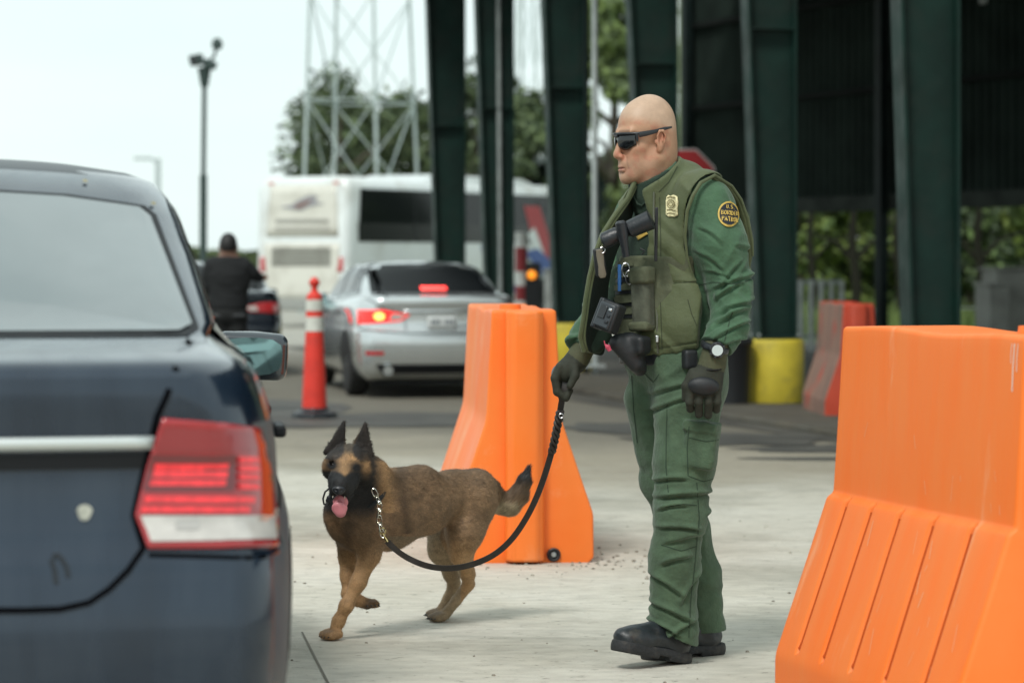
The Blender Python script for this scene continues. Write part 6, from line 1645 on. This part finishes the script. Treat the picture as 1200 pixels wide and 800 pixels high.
m = MB(); m.tube([Vector(o_(708, 399, -.19)), Vector(o_(709, 404, -.19))], .0018, 6); m.tube([Vector(o_(709, 403.5, -.19)), Vector(o_(712, 406, -.19)), Vector(o_(715, 411, -.19))], [.002, .009, .006], 8)
m.build('key_tag', M_pink, officer, smooth=True)
# lanyard at the throat
m = MB(); m.tube([Vector(hit(bv_shirt, x, y, .004)[0]) for x, y in ((741, 216), (742, 228), (747, 239), (752, 241), (757, 236), (758, 226))], .0035, 6); m.build('collar_edge', M_under, shirt, smooth=True)

# --- gloves
def glove_tone(kn, cuffp, cuffn):
    def f(P):
        base = np.array([.024, .027, .017]); c = np.tile(base, (len(P), 1))
        cuff = (P - cuffp) @ cuffn > 0
        c[cuff] = np.array([.062, .066, .032])
        c *= (.8 + .4 * fbm(P * 70, 3))[:, None]
        return c
    return f
gf1 = Field.uni((-.02, -.36, .72), (.22, -.10, 1.03), .0032)
wr = o_(838, 411, -.245); kn = o_(823, 455, -.265)
gf1.cap(o_(839, 408, -.245), o_(833, 432, -.250), .040, .037, .010)
gf1.cap(o_(835, 428, -.250), o_(825, 448, -.262), .036, .040, .02, squash=((.15, 1, 0), .62))
gf1.cap(o_(812, 454, -.268), o_(838, 456, -.262), .021, .021, .02)
gf1.cap(o_(816, 443, -.262), o_(837, 445, -.256), .024, .024, .02)
for bx, mx_, tx, ty, r in ((810, 808, 809, 481, .0125), (820, 819, 819, 487, .0130), (830.5, 830.5, 830, 488, .0130), (840, 841, 839.5, 482, .0118)):
    gf1.chain([o_(bx, 457, -.268), o_(mx_, 471, -.272), o_(tx, ty - 2, -.252), o_(tx + 1, ty - 4, -.232)], [.0145, r, r * .95, r * .85], .004)
gf1.chain([o_(812, 437, -.262), o_(804, 452, -.262), o_(803, 467, -.25)], [.016, .0135, .011], .008)
gl = solid('glove', gf1, M_glv, officer, it=1, colour=glove_tone(None, o_(833, 431, -.25), np.array([.3, 0, 1.0])))
kf = Field.uni((-.02, -.36, .80), (.20, -.20, .93), .0032)
kf.ell(o_(824.5, 452, -.284), (.049, .022, .029), 0, roty(R(4))); solid('knuckle_guard', kf, M_blk, gl, it=1)
m = MB(); m.tube([Vector(o_(835 + 12.8 * math.cos(a) * 1.0, 431 + 2.6 * math.sin(a), -.252 - .038 * math.sin(a) * 1)) for a in np.linspace(0, 2 * math.pi, 25)], .0028, 6, caps=False); m.build('wrist_strap', M_glv, gl, smooth=True)

gf2 = Field.uni((-.42, -.12, .80), (-.22, .10, 1.02), .0032)
gf2.cap(o_(683, 410, -.010), o_(676, 422, -.018), .036, .033, .01)
gf2.cap(o_(677, 420, -.018), o_(663, 436, -.022), .032, .036, .02, squash=((.5, -.5, .5), .8))
gf2.cap(o_(664, 432, -.030), o_(661, 438, .018), .026, .026, .02)
for i, dy in enumerate((-.052, -.028, -.004, .020)):
    gf2.chain([o_(656 + i * .6, 431, dy + .006), o_(650.5 + i, 443 , dy), o_(653 + i, 459 - i, dy), o_(663, 466 - i, dy + .002), o_(668, 458, dy + .004)], [.0155, .0140, .0130, .012, .010], .005)
gf2.chain([o_(674, 426, -.045), o_(674, 440, -.062), o_(668, 452, -.068)], [.015, .0135, .0115], .006)
gr_ = solid('glove', gf2, M_glv, officer, it=1, colour=glove_tone(None, o_(676, 421, -.018), np.array([.6, 0, .8])))
kf = Field.uni((-.42, -.12, .85), (-.30, .08, .96), .0032)
kf.ell(o_(650.5, 437, -.018), (.012, .036, .024), 0, roty(R(10))); solid('knuckle_guard', kf, M_rub, gr_, it=1)

# --- wrist watch
W = o_(840, 409.5, -.288)
wat = empty('wrist_watch', tuple(W)); wat.parent = officer; wat.rotation_euler = (R(8), R(16), R(6))
m = MB(); m.tube([Vector((.042 * math.cos(a), .045 + .044 * math.sin(a), 0)) for a in np.linspace(0, 2 * math.pi, 25)], .011, 8, caps=False, flat=((1, 0, 0), .4)); m.build('strap', M_rub, wat, smooth=True)
m = MB(); m.lathe([(.020, .0), (.0245, -.003), (.0245, -.010), (.021, -.014), (.018, -.0145)], axis='y', n=28); m.build('case', M_rub, wat, smooth=True, angle=30)
m = MB(); m.lathe([(.0172, -.0135), (.0172, -.0152)], axis='y', n=28); m.build('dial', M_face, wat)
for a in range(0, 360, 45):
    m = MB(); m.box((.0225 * math.cos(R(a)), -.011, .0225 * math.sin(R(a))), (.006, .008, .006)); m.build('bezel_lug', M_dk, wat, bevel=.001)

# --- boots
def boot(name, heel, dirv, pitch, roll=0):
    d = np.array(dirv, float); d /= np.linalg.norm(d)
    yaw = math.atan2(d[1], d[0])
    M = rotz(yaw) @ roty(-pitch)
    e = empty(name, tuple(heel)); e.parent = officer; e.rotation_euler = Matrix(M.tolist()).to_euler()
    f = Field.uni((-.06, -.08, 0.0), (.32, .08, .22), .0042)      # x: toe direction, origin under the heel
    f.cap((.038, 0, .15), (.045, 0, .06), .044, .048, .02, squash=((0, 1, 0), .85))
    f.cap((.03, 0, .055), (.14, 0, .055), .042, .040, .03)
    f.cap((.10, 0, .085), (.20, .0, .052), .036, .036, .03)
    f.cap((.19, .004, .045), (.235, .004, .043), .046, .044, .03, squash=((0, 0, 1), .85))
    f.plane((0, 0, .022), (0, 0, -1))
    for i in range(5):
        x = .085 + i * .024; z = .125 - i * .0135
        f.cap((x, -.022, z), (x, .022, z), .0045, .0045, .003)
    up = solid('upper', f, M_boot, e, it=1, disp=lambda P: fold(P, (22, 10, 22), 5) * .003 * sstep(.02, .06, P[:, 2]))
    g = Field.uni((-.06, -.08, -.01), (.32, .08, .06), .004)
    g.cap((.012, 0, .018), (.232, .003, .018), .045, .050, 0)
    g.plane((0, 0, .036), (0, 0, 1)); g.plane((0, 0, 0.0), (0, 0, -1))
    g.box((.105, 0, .0), (.022, .1, .011), .003, .004, op='sub')
    for i in range(14):
        x = .125 + i * .0125
        for s in (-1, 1): g.box((x, s * .060, .002), (.002, .012, .007), .001, .0, rotz(R(20 * s)), op='sub')
    for i in range(4):
        for s in (-1, 1): g.box((.0 + i * .02, s * .054, .002), (.002, .010, .007), .001, .0, op='sub')
    so = solid('sole', g, M_sole, e, it=0)
    return e
boot('boot', o_(797, 776.5, -.045) + [0, 0, .0], (-.80, -.60, 0), R(13))
boot('boot', np.array([o_(838, 765, .16)[0], .16, 0.0]), (-.86, -.5, 0), 0)
# ================================================================== the dog
DO = Vector((at(470, 0, 9.8).x, 9.8, 0))
def d_(px, py, Y): p = at(px, py, Y); return np.array([p.x - DO.x, Y - DO.y, p.z])
M_fur = material('dog_fur', (.2, .1, .05), .75, attr='tone', bump=.5, bscale=170, bdist=.004, var=.12, vscale=40)
M_hair = material('dog_hair', (.2, .1, .05), .6, attr='tone')
M_nose = material('dog_nose', (.018, .020, .024), .35, bump=.3, bscale=300, bdist=.002)
M_tong = material('tongue', (.62, .22, .25), .35, bump=.2, bscale=120, bdist=.002)
M_eye = material('dog_eye', (.012, .008, .006), .06)
M_tooth = material('tooth', (.75, .70, .60), .3)
M_claw = material('claw', (.03, .025, .02), .4)
dog = empty('dog', tuple(DO), 0, 'brown shepherd dog with black face, panting with tongue out, turned to the viewer', 'dog')
f = Field.uni((-.36, -.56, -.01), (.46, .48, .76), .0048)
f.chain([d_(428, 606, 9.62), d_(455, 602, 9.71), d_(495, 590, 9.83), d_(528, 579, 9.93), d_(556, 577, 10.0)], [.097, .114, .099, .074, .086], .045, squash=((.65, -.75, 0), .86))
f.cap(d_(450, 572, 9.70), d_(492, 566, 9.80), .062, .060, .05)
f.cap(d_(405, 618, 9.60), d_(425, 628, 9.62), .055, .06, .04)
f.chain([d_(446, 588, 9.67), d_(430, 562, 9.60), d_(416, 548, 9.54)], [.086, .072, .064], .05)
f.cap(d_(400, 600, 9.58), d_(408, 570, 9.54), .060, .052, .05)
# head
HD = d_(409, 541, 9.50)
f.ell(HD, (.072, .080, .060), .02)
f.ell(d_(393, 546, 9.47), (.036, .045, .034), .03); f.ell(d_(424, 551, 9.49), (.038, .045, .036), .03)          # cheeks
f.ell(d_(386, 551, 9.50), (.020, .032, .028), .03); f.ell(d_(434, 558, 9.52), (.022, .035, .034), .03)
f.cap(d_(406, 551, 9.44), d_(399, 568, 9.345), .044, .0285, .03)                                                # muzzle
f.cap(d_(391, 562, 9.40), d_(391, 576, 9.36), .020, .015, .02); f.cap(d_(413, 565, 9.41), d_(406, 577, 9.36), .021, .015, .02)   # flews
f.ell(d_(397, 573, 9.328), (.022, .014, .015), .008)
f.chain([d_(404, 577, 9.46), d_(399, 588, 9.41), d_(398, 596, 9.375)], [.032, .021, .0135], .015)               # lower jaw, open
f.ell(d_(398, 584, 9.385), (.019, .045, .011), .004, rotx(R(12)), op='sub')
f.cap(d_(393, 538, 9.438), d_(399, 543, 9.425), .012, .009, .012); f.cap(d_(419, 540, 9.442), d_(411, 544, 9.427), .012, .009, .012)  # brows
for ex, ey, eY in ((390.5, 543.5, 9.432), (416.5, 546.5, 9.434)):
    f.ell(d_(ex, ey, eY), (.012, .012, .009), .006, op='sub')
# ears
for (bx0, by0), (bx1, by1), (tx, ty), yy in (((382, 530), (402, 519), (403, 493.5), 9.50), ((417, 519), (435, 533), (428, 495.5), 9.51)):
    for k in range(7):
        t = k / 6; px_ = bx0 + (bx1 - bx0) * t; py_ = by0 + (by1 - by0) * t
        f.cap(d_(px_, py_, yy + .02), d_(tx, ty + 1, yy + .012), .0095, .0030, .006)
    mx_, my_ = (bx0 + bx1) / 2, (by0 + by1) / 2
    f.cap(d_(mx_, my_ - 1, yy - .006), d_(tx + (mx_ - tx) * .25, ty + (my_ - ty) * .25, yy + .004), .0125, .002, .004, op='sub')
# front legs
f.chain([d_(436, 622, 9.60), d_(433, 650, 9.60), d_(420, 682, 9.575), d_(406, 709, 9.565), d_(397, 727, 9.575), d_(391, 741, 9.570)], [.053, .034, .0235, .020, .0180, .018], .025)
f.chain([d_(409, 626, 9.66), d_(409, 652, 9.69), d_(408, 674, 9.68), d_(408, 695, 9.665)], [.052, .032, .0235, .0195], .025)
f.chain([d_(408, 696, 9.665), d_(419, 703, 9.70), d_(430, 707, 9.73)], [.0235, .0195, .020], .015)
# hind legs
f.chain([d_(556, 585, 9.97), d_(545, 622, 9.94), d_(540, 648, 9.955)], [.094, .070, .043], .022, squash=((.65, -.75, 0), .82))
f.ell(d_(447, 606, 9.63), (.050, .045, .085), .025, roty(R(-14)))
f.chain([d_(541, 648, 9.955), d_(548, 672, 10.02), d_(549, 683, 10.06)], [.040, .024, .0215], .02)
f.chain([d_(549, 685, 10.06), d_(535, 703, 10.06), d_(522, 719, 10.055)], [.0205, .017, .019], .012)
f.chain([d_(540, 592, 10.05), d_(524, 628, 10.03), d_(517, 645, 10.03)], [.085, .062, .045], .04)
f.chain([d_(518, 646, 10.03), d_(529, 672, 10.12), d_(532, 682, 10.15)], [.040, .026, .022], .025)
f.chain([d_(532, 684, 10.15), d_(526, 700, 10.15), d_(518, 714, 10.145)], [.021, .018, .020], .015)
def paw(px_, py_, Y, dx, k=1.0, z0=None):
    c = d_(px_, py_, Y);
    if z0 is not None: c[2] = z0
    dv = np.array([dx, -math.sqrt(max(0, 1 - dx * dx)), 0]); sv = np.array([-dv[1], dv[0], 0])
    for i in (-1.5, -.5, .5, 1.5):
        a = c + sv * i * .0135 * k; b = a + dv * (.030 - abs(i) * .004) * k - np.array([0, 0, .004])
        f.cap(a, b, .0145 * k, .0125 * k, .004)
    return c, dv, sv
paws = [paw(391, 0, 9.575, -.70, 1.15, .021), paw(516, 0, 10.045, -.80, 1.05, .020), paw(513, 0, 10.14, -.80, 1.0, .020), paw(432, 706, 9.735, .45, .95)]
# tail
f.chain([d_(572, 576, 10.03), d_(586, 590, 10.05), d_(597, 592, 10.06), d_(607, 581, 10.06), d_(614, 565, 10.06), d_(619, 548, 10.06)], [.045, .034, .034, .032, .022, .005], .02)
f.plane((0, 0, .002), (0, 0, -1))

def dfurtone(P):
    W = P + np.array(DO); Yd = W[:, 1]; px_ = 600 + W[:, 0] * FPX / Yd; py_ = 300 + (EYE - W[:, 2]) * FPX / Yd
    n = fbm(P * 18, 4); n2 = fbm(P * np.array([60, 60, 90]), 3, 9)
    tan = np.array([.47, .275, .125]); mah = np.array([.245, .148, .078]); drk = np.array([.075, .045, .024]); blk = np.array([.012, .012, .013]); crm = np.array([.46, .36, .23])
    def mixc(c, d, w): w = np.clip(w, 0, 1)[:, None]; return c * (1 - w) + d * w
    c = np.tile(mah, (len(P), 1))
    c = mixc(c, drk, sstep(.42, .56, P[:, 2] + .10 * (n - .5)) * .55 * (px_ > 430))
    c = mixc(c, drk, .35 * sstep(.5, .7, n) * (P[:, 2] > .3))
    # shoulder stripe and flank fold, darker hair
    c = mixc(c, drk, np.exp(-((px_ - 470 - (py_ - 560) * .12) / 7) ** 2) * .75 * (py_ > 545) * (py_ < 625))
    c = mixc(c, tan * .95, np.exp(-((px_ - 452 - (py_ - 560) * .05) / 9) ** 2) * .65 * (py_ > 540) * (py_ < 600) * (W[:, 1] < 9.75))
    legs = sstep(.33, .24, P[:, 2]); c = mixc(c, tan, legs * .85 * (.75 + .5 * (n - .5)))
    c = mixc(c, crm * .8, sstep(9.95, 10.0, Yd) * sstep(586, 593, py_) * sstep(570, 577, px_) * (px_ < 607) * sstep(616, 606, py_) * .95)                       # tail underside
    c = mixc(c, crm * .62, ((px_ > 500) & (px_ < 540) & (py_ > 605) & (Yd > 9.96)) * .7)
    c = mixc(c, crm * .45, ((px_ > 455) & (px_ < 500) & (py_ > 628)) * .6)
    c = mixc(c, drk, (px_ > 588) * sstep(592, 584, py_) * .8); c = mixc(c, blk, (px_ > 600) * sstep(575, 560, py_))
    c = mixc(c, drk * .7, np.exp(-((px_ - 407) / 12) ** 2 - ((py_ - 620) / 22) ** 2) * .9 * (Yd < 9.62))   # dark chest
    c = mixc(c, drk, np.exp(-((px_ - 425) / 14) ** 2 - ((py_ - 600) / 16) ** 2) * .8)
    hd = (Yd < 9.585) & (py_ < 612)
    # head: tan with black mask and ears
    hc = np.tile(tan * .72, (len(P), 1))
    hc = mixc(hc, np.array([.075, .058, .040]), np.exp(-((px_ - 409) / 15) ** 2) * sstep(536, 526, py_) )
    hc = mixc(hc, blk, sstep(.0, 1.0, (py_ - 549 + 6 * (n - .5) + 5 * np.exp(-((px_ - 404) / 5) ** 2) * -1) / 6))
    for ex, ey in ((389, 545), (418, 548)): hc = mixc(hc, blk, np.exp(-((px_ - ex) / 8.5) ** 2 - ((py_ - ey) / 7.5) ** 2) * 1.25)
    for ex, ey in ((391, 534.5), (416, 536.5)): hc = mixc(hc, tan * 1.25, np.exp(-((px_ - ex) / 6) ** 2 - ((py_ - ey) / 2.6) ** 2) * .8)
    def seg(x0, y0, x1, y1):
        t = np.clip(((px_ - x0) * (x1 - x0) + (py_ - y0) * (y1 - y0)) / ((x1 - x0) ** 2 + (y1 - y0) ** 2), 0, 1)
        return np.hypot(px_ - x0 - t * (x1 - x0), py_ - y0 - t * (y1 - y0)) - 13 * (1 - t) - 2
    ear = sstep(3, -1.5, np.minimum(seg(389, 524, 403, 494) + 1 * (n2 - .5), seg(428, 526, 428, 494)))
    ear = np.maximum(ear, np.maximum(sstep(382, 378, px_) * sstep(545, 535, py_), sstep(430, 436, px_ + 5 * (n - .5))))
    hc = mixc(hc, blk, ear * .95)
    hc = mixc(hc, tan * .8, np.exp(-((px_ - 429) / 4.5) ** 2 - ((py_ - 548) / 9) ** 2) * .7)
    w = sstep(9.60, 9.56, Yd) * sstep(612, 592, py_ + 8 * (n - .5)) * sstep(444, 436, px_ + 6 * (n2 - .5))
    c = mixc(c, hc, w)
    for pc, dv, sv in paws: c = mixc(c, drk, np.exp(-((np.linalg.norm((P - pc - dv * .02) * np.array([1, 1, 1.4]), axis=1) / .032) ** 4)) * .75)
    c = mixc(c, drk * .8, np.exp(-((py_ - 712) / 8) ** 2 - ((px_ - 431) / 8) ** 2) * .9)
    return c * (.78 + .44 * n2)[:, None]
dbody = solid('body', f, M_fur, dog, it=1, colour=dfurtone, disp=lambda P: (fbm(P * 45, 3) - .5) * .003 * sstep(.1, .3, P[:, 2]))

# short coat of separate hairs
me = dbody.data; nf_ = len(me.polygons)
cen = np.zeros(nf_ * 3, np.float32); me.polygons.foreach_get('center', cen); cen = cen.reshape(-1, 3).astype(float)
nor = np.zeros(nf_ * 3, np.float32); me.polygons.foreach_get('normal', nor); nor = nor.reshape(-1, 3).astype(float)
pick = rng.integers(0, nf_, 110000); C0 = cen[pick] + rng.normal(0, .0022, (len(pick), 3)); N0 = nor[pick]
Yw = C0[:, 1] + DO.y; pyy = 300 + (EYE - C0[:, 2]) * FPX / Yw; pxx = 600 + (C0[:, 0] + DO.x) * FPX / Yw
flow = np.tile(np.array([.72, .60, -.38]), (len(pick), 1))
flow[C0[:, 2] < .30] = np.array([.15, .1, -1.0])
hm = (Yw < 9.57) & (pyy < 595)
flow[hm] = np.stack([(pxx[hm] - 403) * .02, np.full(hm.sum(), .8), np.full(hm.sum(), .25)], 1)
tl = pxx > 584; flow[tl] = np.array([.5, .1, .6])
flow += rng.normal(0, .15, flow.shape)
T = flow - N0 * (flow * N0).sum(1)[:, None]; T /= np.linalg.norm(T, axis=1)[:, None] + 1e-9
lift = np.where(hm, .06, .07)[:, None] + rng.uniform(0, .10, (len(pick), 1))
Dh = T + N0 * lift; Dh /= np.linalg.norm(Dh, axis=1)[:, None]
ln = np.where(hm, .008, np.where(C0[:, 2] < .25, .004, .007)); ln = np.where(tl, .022, ln) * rng.uniform(.6, 1.25, len(pick))
near_muz = hm & (pxx > 380) & (pxx < 416) & (pyy > 556); ln = np.where(near_muz, .003, ln)
S = np.cross(Dh, N0); S /= np.linalg.norm(S, axis=1)[:, None] + 1e-9
w_ = .0011
A = C0 - S * w_; B = C0 + S * w_; Cc = C0 + Dh * ln[:, None]
V = np.stack([A, B, Cc], 1).reshape(-1, 3); nh = len(pick)
hm_ = bpy.data.meshes.new('fur'); hm_.vertices.add(len(V)); hm_.vertices.foreach_set('co', V.astype(np.float32).ravel())
hm_.loops.add(nh * 3); hm_.loops.foreach_set('vertex_index', np.arange(nh * 3, dtype=np.int32)); hm_.polygons.add(nh); hm_.polygons.foreach_set('loop_start', np.arange(0, nh * 3, 3, dtype=np.int32))
hm_.update(calc_edges=True)
tn = dfurtone(C0) * rng.uniform(.6, 1.5, (nh, 1)); tn = np.repeat(tn, 3, 0)
ca = hm_.color_attributes.new('tone', 'FLOAT_COLOR', 'POINT'); ca.data.foreach_set('color', np.concatenate([tn, np.ones((len(tn), 1))], 1).astype(np.float32).ravel())
hm_.materials.append(M_hair); ho = bpy.data.objects.new('fur', hm_); COL.objects.link(ho); ho.parent = dog; ho['kind'] = 'stuff'

# eyes, nose, mouth
for ex, ey, eY in ((390.5, 543.8, 9.437), (416.5, 546.8, 9.428)):
    c = d_(ex, ey, eY); m = MB(); m.lathe([(.0001, -.0095), (.004, -.0085), (.0075, -.005), (.009, 0), (.0075, .005), (.0001, .0095)], tuple(c), 16, 'y'); m.build('eye', M_eye, dog, smooth=True)
g = Field.uni(d_(397, 580, 9.33) - .05, d_(397, 570, 9.33) + .05, .0022)
g.ell(d_(397, 573.5, 9.322), (.0215, .013, .0145), .004); g.ell(d_(397, 577.5, 9.322), (.010, .010, .007), .006)
for s in (-1, 1): g.ell(d_(397, 574, 9.309) + np.array([s * .0095, 0, -.001]), (.0045, .006, .0045), .003, op='sub')
solid('nose', g, M_nose, dog, it=1)
g = Field.uni(d_(397, 590, 9.38) - .075, d_(397, 590, 9.38) + .075, .0026)
g.chain([d_(399, 584, 9.41), d_(399, 588, 9.37), d_(398, 595, 9.352), d_(399, 601, 9.350)], [.018, .018, .019, .015], .01, squash=((0, 1, .3), .32))
g.cap(d_(399, 586, 9.34), d_(399, 600, 9.338), .0025, .002, .005, op='sub')
solid('tongue', g, M_tong, dog, it=1)
for tx, ty, tY, u in ((390.5, 596, 9.368, 1), (405, 598, 9.37, 1), (390, 580.5, 9.352, -1), (404, 581, 9.352, -1), (394, 599.5, 9.362, 1), (400, 600, 9.360, 1)):
    c = d_(tx, ty, tY); m = MB(); m.tube([Vector(c), Vector(c + [0, -.001, .008 * u])], [.0025, .0006], 6); m.build('tooth', M_tooth, dog, smooth=True)
for pc, dv, sv in paws:
    for i in (-1.5, -.5, .5, 1.5):
        a = pc + sv * i * .0145 + dv * (.046 - abs(i) * .004) - np.array([0, 0, .004]); m = MB(); m.tube([Vector(a - dv * .006), Vector(a + dv * .008 - np.array([0, 0, .005]))], [.0032, .001], 6); m.build('claw', M_claw, dog)
# black strap collar and small device at the jaw
ncen = d_(427, 575, 9.60); nd = d_(446, 588, 9.67) - d_(416, 548, 9.54); nd /= np.linalg.norm(nd)
ua = np.cross(nd, [0, 0, 1.]); ua /= np.linalg.norm(ua); ub = np.cross(ua, nd)
m = MB(); rr_ = .080
loop = [Vector(ncen + rr_ * (ua * math.cos(a) + ub * math.sin(a) * .98)) for a in np.linspace(0, 2 * math.pi, 33)]
m.tube(loop, .009, 8, caps=False, flat=(tuple(ub), .6)); m.build('collar', M_blk, dog, smooth=True)
M_chain = material('chain_steel', (.62, .60, .52), .22, metal=1.0)
m = MB(); m.tube([Vector(d_(x, y, 9.47)) for x, y in ((386, 572), (381, 576), (378.5, 584), (379.5, 590), (384, 592), (387, 588))], .0032, 8); m.build('collar_cord', M_blk, dog, smooth=True)
m = MB(); m.box(tuple(d_(385.5, 584.5, 9.46)), (.018, .018, .022), Matrix.Rotation(R(20), 3, 'Y')); m.build('collar_device', M_rub, dog, bevel=.004)
cp = [(437.5, 574), (441, 581), (444.5, 589), (444.8, 597), (444, 605), (445, 613), (446.5, 621), (449, 628)]
for i in range(len(cp) - 1):
    a = d_(*cp[i], 9.485); b = d_(*cp[i + 1], 9.485); dvec = b - a; L = np.linalg.norm(dvec); dvec /= L
    side = np.cross(dvec, [0, 1., 0]) if i % 2 == 0 else np.array([0, 1., 0]) * .8 + np.cross(dvec, [0, 1., 0]) * .45
    side /= np.linalg.norm(side); c = (a + b) / 2; hl = L / 2 + .0045; hw = .0078
    lp = [Vector(c + dvec * hl * (math.sin(t) * (1 if abs(math.sin(t)) < .8 else 1)) + side * hw * np.sign(math.cos(t)) * abs(math.cos(t)) ** .5) for t in np.linspace(0, 2 * math.pi, 21)]
    m = MB(); m.tube(lp, .0022, 6, caps=False); m.build('chain_link', M_chain, dog, smooth=True)

# ------------------------------------------------------------------ leash
M_leash = material('leash_leather', (.028, .024, .021), .5, var=.3, vscale=30, bump=.3, bscale=120, bdist=.003)
LP = [(663, 446, 9.045), (661, 458, 9.04), (658, 472, 9.05), (655, 490, 9.07), (650, 515, 9.10), (642, 545, 9.15), (631, 577, 9.20), (617, 606, 9.26), (599, 632, 9.32), (578, 650, 9.38), (553, 661, 9.43), (527, 665.5, 9.47), (502, 663, 9.50), (480, 654.5, 9.52), (464, 644, 9.50), (453, 633.5, 9.485)]
LO = at(655, 490, 9.07)
leash = empty('leash', (LO.x, LO.y, 0), 0, 'long black leather leash hanging from the gloved hand to the dog', 'leash')
def catm(pts, n=6):
    pts = [Vector(p) for p in pts]; out = []
    for i in range(len(pts) - 1):
        p0, p1, p2, p3 = pts[max(0, i - 1)], pts[i], pts[i + 1], pts[min(len(pts) - 1, i + 2)]
        for k in range(n):
            t = k / n; out.append(.5 * ((2 * p1) + (p2 - p0) * t + (2 * p0 - 5 * p1 + 4 * p2 - p3) * t * t + (3 * p1 - p0 - 3 * p2 + p3) * t ** 3))
    out.append(pts[-1]); return out
lpts = [at(*p) - Vector((LO.x, LO.y, 0)) for p in LP]
lc = catm(lpts)
def ribbon(pts, w0, th, face=Vector((0, -1, .12)), twist=None):
    m = MB(); vs = []; n = len(pts)
    for i, p in enumerate(pts):
        d = (pts[min(i + 1, n - 1)] - pts[max(i - 1, 0)]).normalized()
        fdir = (face - d * face.dot(d)).normalized()
        if twist: fdir = Matrix.Rotation(twist(i / n), 3, d) @ fdir
        s = d.cross(fdir); w = w0(i / n) if callable(w0) else w0
        for a, b in ((-1, -1), (1, -1), (1, 1), (-1, 1)): vs.append(p + s * a * w / 2 + fdir * b * th / 2)
    m.add(vs, [(i * 4 + k, i * 4 + (k + 1) % 4, i * 4 + 4 + (k + 1) % 4, i * 4 + 4 + k) for i in range(n - 1) for k in range(4)] + [(0, 3, 2, 1), tuple((n - 1) * 4 + k for k in range(4))])
    return m
st = ribbon(lc, .0195, .0045, twist=lambda t: .35 * math.sin(t * 7)).build('strap', M_leash, leash, smooth=True, angle=50)
# braided part under the hand
br = catm([at(*p) - Vector((LO.x, LO.y, 0)) for p in [(656.5, 482, 9.055), (653.5, 497, 9.07), (650, 515, 9.09), (646.5, 530, 9.12)]], 14)
for k in range(3):
    m = MB(); m.tube([p + Vector((.0085 * math.cos(i * .42 + k * 2.09), .006 * math.sin(i * .42 + k * 2.09) - .003, 0)) for i, p in enumerate(br)], .0062, 6); m.build('braid', M_leash, leash, smooth=True)
m = MB(); m.tube([at(657.5 + 2.6 * math.cos(a), 487 + 2.6 * math.sin(a), 9.04) - Vector((LO.x, LO.y, 0)) for a in np.linspace(0, 6.28, 13)], .0016, 6, caps=False); m.build('rivet_ring', M_steel, leash, smooth=True)
# hand loop wrapped through the fingers
m = MB(); m = ribbon(catm([at(*p) - Vector((LO.x, LO.y, 0)) for p in [(663, 446, 9.045), (667, 436, 9.05), (663, 428, 9.08), (655, 434, 9.11), (652, 448, 9.11), (657, 462, 9.08), (659, 470, 9.055)]]), .02, .0045); m.build('hand_loop', M_leash, leash, smooth=True, angle=50)
# brass snap
a = at(454, 634.5, 9.485) - Vector((LO.x, LO.y, 0)); b = at(448.5, 625, 9.485) - Vector((LO.x, LO.y, 0))
M_brass = material('brass', (.60, .46, .22), .25, metal=1.0)
m = MB(); m.tube([a, a.lerp(b, .35), a.lerp(b, .45), b], [.007, .0065, .0045, .0045], 10); sn = m.build('snap', M_brass, leash, smooth=True)
m = MB(); m.tube([b + Vector((.009 * math.cos(t), 0, .011 * math.sin(t) + .008)) for t in np.linspace(0, 6.28, 15)], .0028, 7, caps=False); m.build('snap_hook', M_brass, leash, smooth=True)
